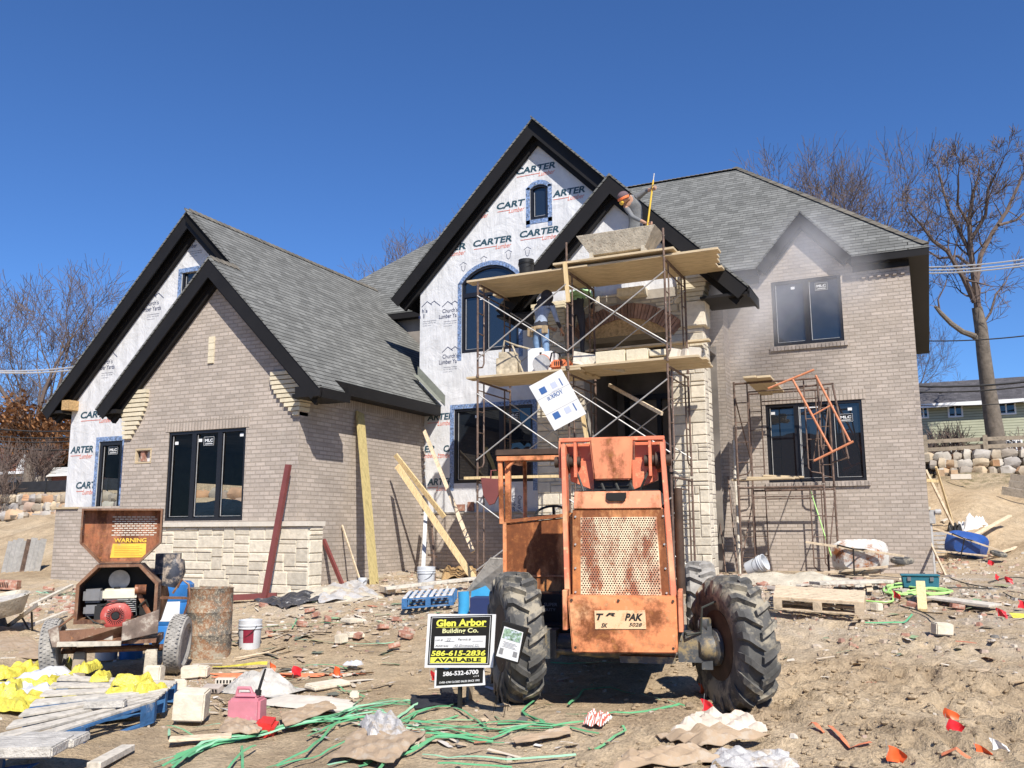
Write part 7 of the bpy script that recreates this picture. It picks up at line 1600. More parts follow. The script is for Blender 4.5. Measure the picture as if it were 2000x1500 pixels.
for k, (a, b) in enumerate((((1655, 1132), (1760, 1138)), ((1560, 1150), (1640, 1138)), ((1690, 1120), (1700, 1162)), ((1840, 1022), (1850, 1018)))): board(a, b, .09, .03, ('wood_pale', 'wood_grey')[k % 2], 'scrap of wood on the rubble in front of the right wing', .05, .06, 'wood_scrap', 'wood scrap', 'wood scraps before the right wing')
# corrugated panel, light blue plastic and navy box behind the left tyre
a, b, c, d = spot(905, 1196)+Vector((0, 0, .25)), spot(958, 1196)+Vector((0, 0, .25)), onY(994, 1092, 12.0), onY(958, 1090, 12.0)
mb = MB(); n = 12
for i in range(n):
    u0, u1 = i/n, (i+.8)/n; mb.prism([a.lerp(b, u0), a.lerp(b, u1), d.lerp(c, u1), d.lerp(c, u0)], (0, 0, .012)); 
mb.prism([a, b, c, d], (0, 0, -.008)); single(mb, 'ribbed_panel', M['wood_grey'], a, 'ribbed pale panel sloping up behind the left tyre', 'panel')
p = spot(930, 1212); mb = MB(); mb.box((0, 0, .16), (.36, .34, .33)); o = mb.build('box', M['navybox'], bevel=.006); o.location = p+Vector((.06, .15, 0)); o.rotation_euler.z = .25; tag(o, 'navy blue carton between the light blue plastic and the left tyre', 'box')
mb = MB(); mb.tube([(0, 0, 0), (.01, 0, .2), (0, 0, .36)], .085, 14); mb.prism([(.06, .1, .1), (.36, .45, .18), (.42, .45, .52), (.08, .1, .36)], (0, .03, 0)); o = mb.build('plastic_roll', M['lightblue'], smooth=True); o.location = spot(905, 1204); tag(o, 'light blue plastic roll standing behind the builder sign', 'plastic roll')
# ---------------------------------------------------------------- wheelbarrows
def barrow(loc, rot, m_tray, label, fill=None, m_h='wood_grey', scale=1):
    r = empty('wheelbarrow', loc, 0, label, 'wheelbarrow', rot=rot); r.scale = (scale,)*3
    mb = MB(); n = 20; lv = [(.30, .18, 0, 0), (.33, .21, .03, .0), (.45, .30, .22, .03), (.48, .33, .26, .04), (.46, .31, .265, .04), (.31, .19, .04, .0)]
    vs = []; fs = []
    for (a_, b_, z, sh) in lv:
        for j in range(n):
            t = 2*math.pi*j/n; c_, s_ = math.cos(t), math.sin(t); sq = lambda q: math.copysign(abs(q)**.55, q); vs.append((a_*sq(c_)+sh*(1+c_), b_*sq(s_), z+.36+(.05*c_ if z > .1 else 0)))
    for i in range(len(lv)-1):
        for j in range(n): fs.append((i*n+j, i*n+(j+1) % n, (i+1)*n+(j+1) % n, (i+1)*n+j))
    fs.append(tuple(range(n))[::-1]); fs.append(tuple((len(lv)-1)*n+j for j in range(n))); mb.add(vs, fs); mb.build('tray', M[m_tray], r, smooth=True)
    mb = MB()
    for s in (-1, 1): mb.beam((.72, s*.08, .20), (-.95, s*.30, .44), .045, .035)
    mb.build('handles', M[m_h], r)
    mb = MB()
    for s in (-1, 1): mb.tube([(.1, s*.18, .33), (-.18, s*.24, .02), (-.40, s*.26, .34)], .014, 6)
    mb.tube([(-.18, -.24, .03), (-.18, .24, .03)], .014, 6); mb.build('legs', M['black'], r, smooth=True)
    mb = MB(); mb.lathe([(.10, -.03), (.15, -.05), (.19, -.035), (.20, 0), (.19, .035), (.15, .05), (.10, .03), (.03, .03), (.03, -.03), (.10, -.03)], 24, M=Matrix.Translation((.68, 0, .20)) @ Matrix.Rotation(rad(90), 4, 'X')); mb.build('wheel', M['rubber'], r, smooth=True)
    if fill: mb = MB(); mb.add([(vs[3*n+j][0]*.93, vs[3*n+j][1]*.93, .36+.21+.03*math.sin(j*2.2)) for j in range(n)]+[(0.05, 0, .64)], [(j, (j+1) % n, n) for j in range(n)]); mb.build('mortar', M[fill], r, smooth=True)
    return r
barrow(spot(8, 1243)+Vector((-.1, .2, -.12)), (rad(-14), rad(4), rad(150)), 'concrete2', 'wheelbarrow heaped with dried mortar, cut by the left edge', 'concrete', scale=1.15)
b_ = barrow(spot(1692, 1131)+Vector((.0, -.15, .30)), (rad(-82), 0, rad(14)), 'wheelbarrow_rust', 'upturned rusty wheelbarrow against the right wing wall', m_h='wood_pale')
b_ = barrow(spot(1898, 1101)+Vector((0, -.1, .30)), (rad(-78), rad(12), rad(12)), 'wheelbarrow_blue', 'blue wheelbarrow lying on its side at the foot of the right bank', m_h='wood_pale', scale=.88)
bucket('bucket', spot(1462, 1132)+Vector((0, 0, .18)), .15, .36, 'bucket', 'white bucket lying on its side before the low scaffold', tilt=(rad(20), rad(65), rad(10)))
p = spot(1798, 1148); tb_ = empty('tool_box', p, rad(4), 'teal plastic tool box at the right corner of the brick wall', 'tool box')
mb = MB(); mb.box((0, 0, .09), (.50, .24, .18), taper=1.08); mb.build('body', M['teal'], tb_, bevel=.015); mb = MB(); mb.box((0, 0, .195), (.56, .28, .03)); mb.build('rim', M['teal'], tb_, bevel=.008); mb = MB()
for s in (-1, 1): mb.box((s*.16, -.14, .14), (.05, .02, .06))
mb.build('latches', M['plastic_grey'], tb_)
sheet('tarp', S((1868, 1035), (1925, 1030), (1940, 1045), (1880, 1048)), M['sticker'], 'crumpled white tarp behind the blue wheelbarrow', 'tarp', .42, 20, 71); sheet('black_sheet', S((1850, 1040), (1885, 1038), (1880, 1050), (1855, 1050)), M['black'], 'black plastic left of the white tarp', 'plastic film', .3, 12, 72)
for k, (a, b) in enumerate((((1808, 918), (1868, 1040)), ((1828, 912), (1862, 1025)))): lean(onY(*a, 24.0), spot(*b), .06, .04, M[('wood_pale', 'plank_y')[k]], 'lumber', ('left', 'right')[k]+' long thin stick leaning up beside the brick corner', 'lumber')
lean(onY(1810, 938, 23.5), onY(1833, 940, 23.5), .07, .04, M['plank_y'], 'lumber', 'short yellow cross piece on the leaning sticks', 'lumber')
lean(onY(1817, 1060, 20.3), spot(1850, 1130), .05, .03, M['wood_pale'], 'lumber', 'short pale stick leaning at the foot of the brick corner', 'lumber')
board((1858, 1092), (1975, 1036), .10, .04, 'wood_pale', 'long pale board lying across the blue wheelbarrow', .25, .35); board((1930, 1090), (1990, 1070), .09, .04, 'wood_pale', 'pale board on the dirt right of the blue wheelbarrow')
p = spot(1850, 1082); mb = MB()
for i in range(5): mb.box((0, 0, .06+i*.10), (.62, .5, .075))
o = mb.build('slat_stack', M['film']); o.location = p+Vector((0, .3, 0)); tag(o, 'low stack of grey slats behind the gas meter pipe', 'slats')
p = onY(1824, 1108, 20.2); mt_, mp2 = root_for('gas_meter', Vector((p.x, 20.25, .75)), 'grey gas meter pipe at the right brick corner', 'gas meter')
mb = MB(); mb.tube([(p.x, 20.25, .5), (p.x, 20.25, 1.75)], .035, 8); mp2(mb, 'pipe', M['galv']); mb = MB(); mb.box((p.x+.02, 20.25, 1.85), (.16, .14, .28)); mb.tube([(p.x+.1, 20.2, 1.95), (p.x+.22, 20.2, 1.95)], .06, 10); mp2(mb, 'meter', M['galv'], bevel=.01); mb = MB(); mb.box((p.x-.03, 20.15, 2.03), (.12, .06, .05)); mp2(mb, 'yellow_cap', M['engine_cream'])
# stack of steel frames on the left
p = spot(35, 1118); r_, rp = root_for('form_stack', p, 'stack of upright grey steel forms beside the sand bank, left edge', 'steel forms')
for i in range(8):
    q = spot(8+9*i, 1119-.3*i); mb = MB(); mb.beam(q, q+Vector((.10, .05, .74+.03*(i % 3))), .13, .035, side=(.5, 1, 0)); rp(mb, 'form_panel', M['galv'] if i != 4 else M['steel_brown'])
# ---------------------------------------------------------------- bricks, blocks and stones
def brick_obj(px, py, m_, label, group=None, size=(.20, .095, .06), holes=False, rr=random):
    p = spot(px, py); r_ = MB(); r_.box((0, 0, 0), size); o = r_.build('brick', M[m_], bevel=.004)
    if holes:
        h_ = MB()
        for i in range(5): h_.box((-.07+.035*i, -size[1]/2-.001, 0), (.018, .004, size[2]*.55))
        ho_ = h_.build('core_holes', M['hole'], o)
    o.location = p+Vector((0, 0, size[2]*.45)); o.rotation_euler = (rr.uniform(-.25, .25), rr.uniform(-.25, .25), rr.uniform(0, 3.1)); return tag(o, label, 'brick', group)
rr = random.Random(5)
b = brick_obj(440, 1335, 'sill', 'pale cored brick lying left of the grey mortar pile', holes=True, rr=rr); b.rotation_euler = (0, 0, rad(24)); b = brick_obj(415, 1350, 'greybrick', 'grey cored brick half buried near the mixer wheel', holes=True, rr=rr); b.rotation_euler = (.3, 0, rad(10))
for x, y in ((112, 1172), (125, 1180), (140, 1188), (150, 1178), (165, 1195), (95, 1152), (152, 1153), (130, 1198), (160, 1184), (75, 1195), (145, 1200)): brick_obj(x, y, 'redbrick', 'red brick in the scatter behind the wheelbarrow', 'red bricks behind the wheelbarrow', rr=rr)
for x, y in ((590, 1222), (605, 1195), (617, 1203), (748, 1228), (775, 1213), (785, 1240), (800, 1235), (795, 1245), (700, 1245), (770, 1265), (640, 1212), (515, 1185), (525, 1240)): brick_obj(x, y, 'redbrick', 'broken red brick on the dirt between the drum and the builder sign', 'broken red bricks in the middle', (.15, .09, .06), rr=rr)
for x, y in ((1385, 1130), (1490, 1145), (1510, 1152), (1530, 1140), (1550, 1135), (1575, 1146), (1600, 1130), (1785, 1185), (1870, 1188), (1855, 1130), (1835, 1095), (1930, 1088), (1760, 1160)): brick_obj(x, y, 'redbrick' if rr.random() < .6 else 'greybrick', 'broken brick in the rubble before the right wing', 'broken bricks on the right', (.17, .09, .06), rr=rr)
b = brick_obj(12, 1150, 'redbrick', 'long red cored block at the left edge beyond the wheelbarrow', holes=True, size=(.5, .2, .19), rr=rr); b.rotation_euler = (0, .05, rad(30))
for x, y, s, lb in ((667, 1255, (.16, .12, .12), 'pale square stone in the middle of the yard'), (695, 1243, (.22, .15, .06), 'pinkish flat stone right of the pale square stone'), (692, 1308, (.1, .06, .05), 'small pale chip near the white crumpled bag'), (1840, 1238, (.22, .14, .14), 'white split faced stone on the right'), (1712, 1192, (.14, .12, .11), 'small white stone right of the light pallet'), (372, 1402, (.27, .24, .25), 'pale stone block standing right of the grey pallet'), (372, 1322, (.20, .15, .13), 'rough stone right of the mixer wheel'), (395, 1320, (.14, .13, .12), 'second rough stone right of the mixer wheel'), (350, 1345, (.13, .12, .10), 'rounded stone in front of the mixer wheel'), (300, 1335, (.18, .14, .20), 'pale chock stone under the mixer'), (640, 1340, (.45, .22, .05), 'curved dry mortar slab left of the lime patch'), (692, 1362, (.09, .08, .07), 'small pale stone at the bend of a green strap'), (690, 1215, (.30, .26, .06), 'pale paving slab, propped in the middle of the yard'), (1625, 1182, (.12, .1, .06), 'flat pale chip on the dirt behind the light pallet')):
    p = spot(x, y); mb = MB(); mb.box((0, 0, s[2]/2-.01), s); o = mb.build('stone', M['stone'], bevel=.014); o.location = p; o.rotation_euler = (rr.uniform(-.1, .1), rr.uniform(-.1, .1), rr.uniform(0, 1.5)); tag(o, lb, 'stone')
# uncountable rubble: chips of mortar, brick and stone
rs = random.Random(33); mb = MB()
def chip(x, y, s, z=None):
    z = gz(x, y)+float(rough_z(np.array([x]), np.array([y]))[0]) if z is None else z; n = rs.choice((4, 5, 6)); h = s*rs.uniform(.3, .8); a0 = rs.random()*6; ex = rs.uniform(.6, 1.6)
    b = [(x+s*ex*math.cos(a0+6.28*i/n)*rs.uniform(.7, 1.1), y+s*math.sin(a0+6.28*i/n)*rs.uniform(.7, 1.1), z-.01) for i in range(n)]; t = [(x+(p[0]-x)*.7, y+(p[1]-y)*.7, z+h*rs.uniform(.7, 1.1)) for p in b]
    mb.add(b+t, [tuple(range(n, 2*n))]+[(i, (i+1) % n, n+(i+1) % n, n+i) for i in range(n)])
for _ in range(4200):
    x = rs.uniform(-17, 3); y = rs.triangular(5, 19, 14)
    if x > -3 and y < 10.5 and rs.random() < .8: continue
    chip(x, y, rs.choice((.007, .01, .014, .02, .03))*rs.uniform(.7, 1.3)*(1+.6*(y > 11)))
for (cx, cy, n_, sx_, sy_, s0) in ((450, 1155, 500, 2.5, .9, .04), (1540, 1145, 900, 1.6, .8, .05), (1540, 1130, 300, 1.4, .4, .07), (700, 1215, 260, 1.6, .9, .035), (870, 1150, 300, 1.4, .8, .04), (1700, 1160, 300, 2.0, .9, .04), (120, 1185, 260, 1.0, .8, .045), (1650, 1215, 220, .9, .5, .022), (600, 1365, 260, .5, .3, .014), (400, 1335, 120, .5, .3, .02), (1850, 1110, 300, 2.0, 1.4, .05), (1430, 1110, 200, .8, .6, .06)):
    c = spot(cx, cy)
    for _ in range(n_): chip(c.x+rs.gauss(0, sx_*.6), c.y+rs.gauss(0, sy_*.6), s0*rs.uniform(.35, 1.3))
t = N('rubble_chips'); t.color(t.mix(1, t.ramp(t.island(), [(0, (.42, .36, .29)), (.3, (.34, .27, .20)), (.5, (.46, .40, .33)), (.62, (.34, .16, .11)), (.72, (.40, .32, .24)), (.86, (.58, .54, .47)), (.94, (.10, .095, .09)), (1, (.40, .22, .16))]), t.ramp(t.noise(t.obj(), 9, 4), [(.3, (.8,)*3), (.7, (1.15,)*3)]), 'MULTIPLY')); t.b.inputs['Roughness'].default_value = .95
o = mb.build('rubble', t.m, recalc=False); tag(o, 'small chips of mortar, brick and stone strewn over the dirt', 'rubble', kind='stuff')
mb = MB()   # mud clods in the churned ground
for _ in range(3400):
    x = rs.uniform(-2.9, 3.0) if rs.random() < .8 else rs.uniform(-9, 0); y = rs.uniform(3.6, 10.5)
    if x < -2 and rs.random() < .5: continue
    z = gz(x, y)+float(rough_z(np.array([x]), np.array([y]))[0]); s = rs.uniform(.008, .034)*(1.3 if rs.random() < .1 else .8)
    mb.sphere((x, y, z+s*.3), s, 6, 4, sq=(rs.uniform(.8, 1.3), rs.uniform(.8, 1.3), rs.uniform(.5, .8)))
lt = MB()
def litter(x, y, L, w_):
    z = gz(x, y)+float(rough_z(np.array([x]), np.array([y]))[0])+.008; a = rs.random()*6.28; d = Vector((math.cos(a), math.sin(a), rs.uniform(-.12, .12)))*L/2; n = Vector((-math.sin(a), math.cos(a), rs.uniform(-.3, .3)))*w_/2; c = Vector((x, y, z+.01)); j = lambda: Vector((rs.uniform(-.25, .25)*w_, rs.uniform(-.25, .25)*w_, rs.uniform(0, .15)*w_))
    lt.add([c-d-n+j(), c-n*1.1+Vector((0, 0, .2*w_*rs.random())), c+d-n+j(), c+d+n+j(), c+n+Vector((0, 0, .3*w_*rs.random())), c-d+n+j()], [(0, 1, 4, 5), (1, 2, 3, 4)])
for _ in range(900):
    y = rs.triangular(6, 18, 11); x = -rs.uniform(.2, 1.25)*y*.85+rs.uniform(0, 1.0)*y*.0
    x = rs.uniform(-1.15*y, .08*y) if y < 14 else rs.uniform(-11, 1.5)
    if x > -3 and y < 9.5: continue
    litter(x, y, rs.choice((.05, .08, .12, .2, .35))*rs.uniform(.7, 1.3), rs.choice((.012, .02, .04, .07)))
for (cx, cy, n_, sx_, sy_) in ((700, 1210, 120, 1.3, .8), (560, 1250, 70, 1.2, .5), (1550, 1140, 160, 1.4, .5), (620, 1310, 60, .9, .3), (1750, 1165, 60, 1.2, .5), (150, 1250, 40, .5, .6), (850, 1440, 60, 1.2, .3), (450, 1370, 40, .6, .3)):
    c = spot(cx, cy)
    for _ in range(n_): litter(c.x+rs.gauss(0, sx_*.6), c.y+rs.gauss(0, sy_*.6), rs.choice((.06, .1, .16, .28)), rs.choice((.015, .03, .06)))
t2 = N('litter_scraps'); t2.color(t2.ramp(t2.island(), [(0, (.46, .36, .24)), (.3, (.33, .25, .17)), (.45, (.60, .55, .46)), (.6, (.42, .30, .18)), (.72, (.62, .60, .57)), (.82, (.10, .09, .08)), (.9, (.25, .40, .22)), (1, (.45, .14, .08))])); t2.b.inputs['Roughness'].default_value = .85
tag(lt.build('litter', t2.m, recalc=False), 'splinters, paper and film scraps scattered over the yard', 'litter', kind='stuff')
o = mb.build('mud_clods', M['ground'], recalc=False); tag(o, 'loose clods of dirt in the churned mud', 'dirt', kind='stuff')
# ---------------------------------------------------------------- green straps, hoses, cords
def ribbon(pts, wd, m_, name, label, cat, group, lift=.012, seed=0, th=.0012):
    rr = random.Random(seed); P = [spot(*p) if len(p) == 2 else Vector(p) for p in pts]; Q = []
    for i in range(len(P)-1):
        n = max(2, int((P[i+1]-P[i]).length/.10))
        for k in range(n): Q.append(P[i].lerp(P[i+1], k/n))
    Q.append(P[-1]); ph = rr.random()*6; vs = []; tw = rr.uniform(-.6, .6)
    for i, q in enumerate(Q):
        z = gz(q.x, q.y)+float(rough_z(np.array([q.x]), np.array([q.y]))[0]); z = max(z, q.z-.02)+lift+.022*abs(math.sin(ph+i*.45))+(.02 if 0 < i < len(Q)-1 else 0)*rr.random()*.4
        d = (Q[min(i+1, len(Q)-1)]-Q[max(i-1, 0)]); d.z = 0; d.normalize(); n = Vector((-d.y, d.x, 0)); t_ = tw*math.sin(ph+i*.22)+.25; s = n*math.cos(t_)*wd/2+Vector((0, 0, 1))*math.sin(t_)*wd/2
        c = Vector((q.x, q.y, z)); vs += [c-s, c+s]
    fs = [(2*i, 2*i+1, 2*i+3, 2*i+2) for i in range(len(Q)-1)]; k = len(vs); vs += [v-Vector((0, 0, th)) for v in vs]; fs += [tuple(k+a for a in reversed(f)) for f in fs[:]]
    mb = MB(); mb.add(vs, fs); c = Q[0].copy(); mb.xf(Matrix.Translation(-c)); o = mb.build(name, m_, recalc=False); o.location = c; return tag(o, label, cat, group)
st = [[(300, 1492), (400, 1455), (480, 1440), (560, 1420), (660, 1402), (700, 1388), (790, 1378), (800, 1380)], [(340, 1480), (420, 1452), (500, 1436), (590, 1412), (690, 1395), (745, 1400)], [(520, 1500), (600, 1470), (645, 1425), (665, 1410)], [(540, 1500), (610, 1480), (700, 1440)], [(330, 1440), (330, 1425), (400, 1418), (430, 1415)], [(325, 1418), (380, 1437)],
      [(600, 1410), (660, 1412), (745, 1402), (765, 1412)], [(680, 1392), (740, 1385), (800, 1376), (815, 1372)], [(770, 1410), (800, 1390), (838, 1372)], [(765, 1412), (810, 1398), (880, 1388)], [(765, 1412), (830, 1420), (895, 1404)], [(795, 1425), (860, 1432), (945, 1430), (1080, 1432)], [(945, 1430), (1010, 1428), (1080, 1428)], [(1080, 1428), (1130, 1420), (1180, 1408)], [(800, 1440), (870, 1440), (960, 1448)], [(700, 1500), (760, 1470), (800, 1462), (850, 1440), (930, 1432)], [(640, 1500), (730, 1468), (790, 1440)],
      [(885, 1388), (925, 1412), (955, 1432)], [(885, 1386), (830, 1394), (790, 1400)], [(1050, 1377), (1020, 1395), (1062, 1425)], [(825, 1475), (900, 1480), (990, 1488), (1050, 1480), (1125, 1474)], [(855, 1493), (940, 1498), (1000, 1496)], [(1150, 1470), (1180, 1455), (1222, 1440), (1212, 1432)], [(1105, 1402), (1200, 1400), (1290, 1396), (1340, 1385)], [(1240, 1356), (1290, 1368), (1335, 1382)], [(1075, 1295), (1150, 1296), (1215, 1296)], [(1110, 1380), (1140, 1350), (1190, 1345), (1240, 1355)],
      [(650, 1335), (690, 1360), (712, 1365), (690, 1380)], [(560, 1330), (640, 1335)], [(472, 1455), (474, 1500)], [(445, 1500), (470, 1475), (500, 1455)], [(520, 1240), (570, 1230), (580, 1210)], [(575, 1252), (640, 1254), (700, 1260), (770, 1254)], [(500, 1228), (560, 1222), (640, 1218), (700, 1216)], [(597, 1298), (640, 1303), (680, 1310)], [(60, 1163), (110, 1160), (160, 1168)], [(70, 1156), (160, 1172)], [(1690, 1222), (1765, 1218), (1782, 1202), (1762, 1200)], [(960, 1445), (1040, 1428), (1100, 1425), (1170, 1440)], [(830, 1432), (900, 1445), (985, 1455)], [(700, 1415), (760, 1425), (830, 1428), (905, 1424)], [(600, 1440), (640, 1420), (700, 1405), (770, 1400)]]
rr = random.Random(77); ex = []
for p, n_, dj in ((st[0], 4, 9), (st[1], 3, 8), (st[14], 2, 12), (st[11], 2, 7), (st[9], 2, 8), (st[6], 2, 8), (st[19+0], 1, 6), (st[15], 2, 12), (st[36] if len(st) > 36 else st[0], 1, 10), (st[12], 2, 8)):
    for _ in range(n_):
        a, b = rr.uniform(-dj, dj), rr.uniform(-dj, dj); q_ = [(x+rr.uniform(-6, 6), y+a+(b-a)*i/max(1, len(p)-1)) for i, (x, y) in enumerate(p)]; q_[0] = (q_[0][0]+rr.uniform(0, 40), q_[0][1]); ex.append(q_)
st += ex
for k, p in enumerate(st):
    big = max(y for _, y in p) > 1330
    ribbon(p, .021 if k % 3 else .017, M['strap_pale' if k % 4 == 0 else 'strap'], 'plastic_strap', 'loose green plastic strap in the tangle on the dirt before the signs' if big else 'green plastic strap lying farther back on the rubble strewn yard', 'strap', 'green straps in the foreground tangle' if big else 'green straps farther back', seed=k)
def hose(pts, r, m_, name, label, cat, coil=None):
    P = [spot(*p)+Vector((0, 0, r+.012)) for p in pts]; Q = []
    for i in range(len(P)-1):
        p0, p1, p2, p3 = P[max(i-1, 0)], P[i], P[i+1], P[min(i+2, len(P)-1)]
        for k in range(8):
            t_ = k/8; Q.append(.5*((2*p1)+(p2-p0)*t_+(2*p0-5*p1+4*p2-p3)*t_**2+(3*p1-p0-3*p2+p3)*t_**3))
    Q.append(P[-1]); mb = MB(); mb.tube(Q, r, 6); mb.xf(Matrix.Translation(-Q[0])); o = mb.build(name, m_, smooth=True); o.location = Q[0]; return tag(o, label, cat)
cp = []
rr = random.Random(3)
for k in range(34):
    a = k*.9; cp.append((1765+32*math.cos(a)+rr.uniform(-8, 8), 1154+9*math.sin(a)+rr.uniform(-3, 3)))
for k in range(22): a = k*.9; cp.append((1825+30*math.cos(a)+rr.uniform(-6, 6), 1158+6*math.sin(a)+rr.uniform(-2, 2)))
hose([(1640, 1168), (1700, 1178), (1742, 1178), (1747, 1165)]+cp, .014, M['hose'], 'garden_hose', 'bright lime hose coiled in front of the teal tool box', 'hose')
for k, pts in enumerate([[(1830, 1120), (1880, 1140), (1940, 1152), (2040, 1170)], [(1850, 1150), (1920, 1152), (2000, 1158)], [(1960, 1160), (1985, 1172), (2040, 1178)], [(1755, 1185), (1800, 1198), (1825, 1213)], [(1930, 1140), (1970, 1130), (2010, 1132)]]): hose(pts, .009, M['cord'], 'electric_cord', ('long dark cord from the brick corner to the right edge', 'thin dark cord just below the long one', 'short dark cord at the right edge', 'thin cord leading to the white split faced stone', 'thin dark cord highest at the right edge')[k], 'cord')
# ---------------------------------------------------------------- marker flags
def flag(px, py, m_, label, group=None, h=.10, seed=0, stem=True):
    rr = random.Random(seed); p = spot(px, py); r_ = empty('marker_flag', p, rr.uniform(-.7, 1.0), label, 'flag', group)
    if stem: mb = MB(); mb.tube([(0, 0, -.03), (rr.uniform(-.04, .04), 0, h+.09)], .0018, 4); mb.build('stem', M['galv'], r_)
    mb = MB(); n = 7; s = .11; vs = []
    for i in range(n):
        for j in range(n):
            u, v = i/(n-1), j/(n-1); vs.append((u*s+.012*math.sin(v*5+seed), .03*math.sin(u*5+seed+v*2)*u, h+(v-.5)*s*.95*(1-.25*u)-.04*u*u))
    fs = [(i*n+j, i*n+j+1, (i+1)*n+j+1, (i+1)*n+j) for i in range(n-1) for j in range(n-1)]; mb.add(vs, fs); mb.build('film', M[m_], r_, smooth=True, recalc=False); return r_
FL = [(78, 1275, 'flag', 'orange marker flag on the cardboard left of the mixer'), (527, 1312, 'flag', 'left orange marker flag near the grey mortar pile'), (571, 1322, 'flag_red', 'dark red marker flag between two orange ones'), (652, 1322, 'flag', 'orange marker flag in the middle of the yard, left of the white bag'), (1376, 1340, 'flag_red', 'red marker flag against the sidewall of the right tyre'), (1366, 1365, 'flag', 'orange lettered marker flag before the right tyre'), (1372, 1398, 'flag_red', 'lower red marker flag before the right tyre'), (842, 1332, 'flag_red', 'small red flag left of the small black sign'), (1846, 1412, 'flag', 'orange marker flag in the churned mud at the right'), (1852, 1436, 'flag_red', 'red marker flag just below the orange one in the mud'), (1735, 1492, 'flag', 'orange flag at the bottom edge, left of the pair'), (1905, 1488, 'flag', 'orange flag at the bottom edge, left of the white one'), (1938, 1476, 'white', 'white flag with faded print near the bottom right corner'), (1948, 1206, 'flag_red', 'red marker flag right of the grey weathered panel'), (1964, 1140, 'flag_red', 'red marker flag at the right, upper of two'), (1945, 1135, 'flag_red', 'red marker flag left of the upper right one'), (1930, 1105, 'flag_red', 'red marker flag beside the blue wheelbarrow'), (1990, 1190, 'flag_red', 'red marker flag at the right edge'), (1745, 1080+90, 'flag_red', 'small red flag at the lime hose')]
for k, (x, y, m_, lb) in enumerate(FL): flag(x, y, m_, lb, seed=k, h=.07 if k not in (5, 6) else .09)
for k, (a, b, c_, d, lb) in enumerate(((((1622, 1440), (1640, 1450), (1660, 1462), (1702, 1460), 'orange plastic strip trodden into the mud at the right')), ((1580, 1430), (1590, 1432), (1600, 1440), (1610, 1442), 'short orange strip in the mud left of the longer one'), ((1840, 1490), (1870, 1494), (1890, 1498), (1900, 1499), 'orange strip at the bottom edge on the right'))): ribbon([a, b, c_, d], .04, M['paint_orange'], 'orange_tape', lb, 'tape', None, seed=90+k)
ribbon([(415, 1303), (470, 1300), (522, 1297)], .07, M['yellow'], 'yellow_strip', 'yellow plastic strip lying left of the orange flags', 'plastic strip', None, seed=99)
ribbon([(1975, 1204), (2010, 1202)], .10, M['yellow'], 'yellow_strip', 'yellow plastic strip at the right edge', 'plastic strip', None, seed=98)
# orange paint on the dirt
c = spot(535, 1318); mb = MB(); n = 40; ring_ = []
for i in range(n):
    a = 2*math.pi*i/n; q = 1+.35*math.sin(3*a+1)+.2*math.sin(7*a); x, y = c.x+.75*q*math.cos(a), c.y+.13*q*math.sin(a)+.33*math.cos(a)*q*.7; ring_.append((x, y, gz(x, y)+float(rough_z(np.array([x]), np.array([y]))[0])+.012))
mb.add(ring_+[(c.x, c.y, c.z+.02)], [(i, (i+1) % n, n) for i in range(n)]); o = mb.build('paint_mark', M['paint_orange'], recalc=False); tag(o, 'orange spray paint mark on the dirt among the flags', 'paint mark')
# mortar pile
def mound(cx, cy, rx, ry, h, m_, name, label, cat, seed):
    c = spot(cx, cy); n = 26; vs = []; fs = []
    for i in range(n):
        for j in range(n):
            u, v = i/(n-1)*2-1, j/(n-1)*2-1; q = max(0, 1-u*u-v*v); nz_ = float(vnoise(np.array(u*4.), np.array(v*4.), seed, 1))+.5*float(vnoise(np.array(u*11.), np.array(v*11.), seed, 1)); vs.append((u*rx, v*ry, gz(c.x+u*rx, c.y+v*ry)-c.z+h*q**.8*(.5+.7*nz_)-.015))
    for i in range(n-1):
        for j in range(n-1): fs.append((i*n+j, (i+1)*n+j, (i+1)*n+j+1, i*n+j+1))
    mb = MB(); mb.add(vs, fs); o = mb.build(name, M[m_], smooth=True); o.location = c; return tag(o, label, cat)
mound(508, 1345, .42, .28, .16, 'concrete', 'mortar_heap', 'grey heap of dried mortar behind the pink fuel can', 'mortar heap', 3)
mound(615, 1370, .55, .28, .04, 'sill', 'lime_patch', 'thin whitish patch of spilled lime on the dirt', 'lime', 5)
mound(1545, 1140, 1.3, .5, .18, 'concrete2', 'rubble_heap', 'low heap of mortar and rubble before the right wing', 'rubble heap', 7)
mound(640, 1165, 1.2, .5, .14, 'concrete2', 'rubble_heap', 'low heap of mortar and rubble before the side wall', 'rubble heap', 8)
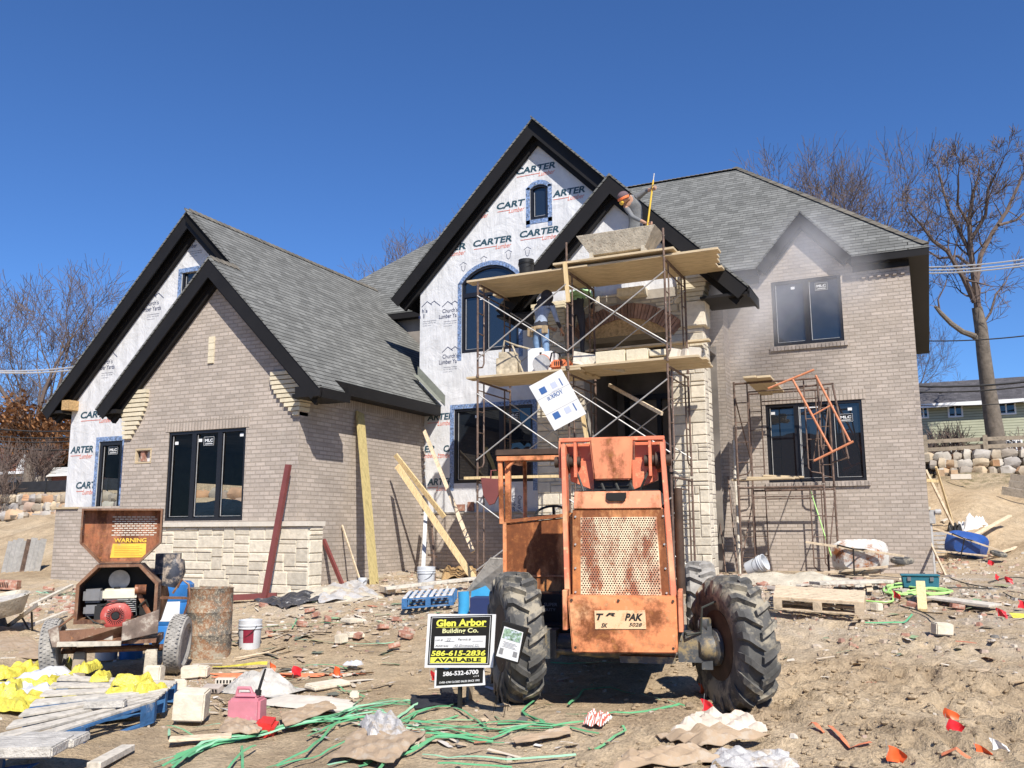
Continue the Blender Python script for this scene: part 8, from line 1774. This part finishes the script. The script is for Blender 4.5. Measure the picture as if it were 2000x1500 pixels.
# ---------------------------------------------------------------- cutting dust drifting from the porch
def dust(name, pts, label, dens, seed):
    mb = MB()
    n = len(pts); vs = []; m_ = 14; nn = 14
    P = [Vector(p[0]) for p in pts]; R = [p[1] for p in pts]
    mb.tube(P, R, 16)
    o = mb.build(name, None, smooth=True) if False else None
    t = N('dust_cloud'); out = t.t.nodes['Material Output']; t.t.nodes.remove(t.b)
    v = t.n('ShaderNodeVolumePrincipled'); v.inputs['Color'].default_value = (.93, .93, .95, 1); v.inputs['Anisotropy'].default_value = .1
    nz = t.noise(t.pos(), .75, 4, .6)
    # soft falloff from the axis of the plume, computed in world space
    sp = t.n('ShaderNodeSeparateXYZ'); t.l(t.pos(), sp.inputs[0])
    fall = None
    for c, r in pts:
        vs_ = t.n('ShaderNodeVectorMath', operation='DISTANCE'); t.l(t.pos(), vs_.inputs[0]); vs_.inputs[1].default_value = c
        g = t.math('POWER', t.math('SUBTRACT', 1.0, t.math('DIVIDE', vs_.outputs['Value'], r*1.0), clamp=True), 1.3)
        fall = g if fall is None else t.math('MAXIMUM', fall, g)
    d = t.math('MULTIPLY', t.math('MULTIPLY', fall, t.math('MULTIPLY_ADD', nz, 3.2, -1.05, clamp=True)), dens)
    t.l(d, v.inputs['Density']); t.l(v.outputs[0], out.inputs['Volume'])
    mb = MB(); lo = [min(c[i]-r for c, r in pts) for i in range(3)]; hi = [max(c[i]+r for c, r in pts) for i in range(3)]
    mb.sphere(((lo[0]+hi[0])/2, (lo[1]+hi[1])/2, (lo[2]+hi[2])/2), 1, 20, 14, sq=((hi[0]-lo[0])*.5, (hi[1]-lo[1])*.55, (hi[2]-lo[2])*.55))
    o = mb.build(name, t.m); return tag(o, label, 'dust', kind='stuff')
dust('dust_cloud', [((-3.0, 17.6, 5.9), 1.25), ((-2.4, 18.2, 6.7), 1.4), ((-1.9, 18.6, 7.2), 1.2), ((-3.3, 17.2, 5.2), .9), ((-1.2, 18.8, 6.6), 1.0)], 'pale cutting dust drifting over the dormer and the upper right window', 1.0, 1)
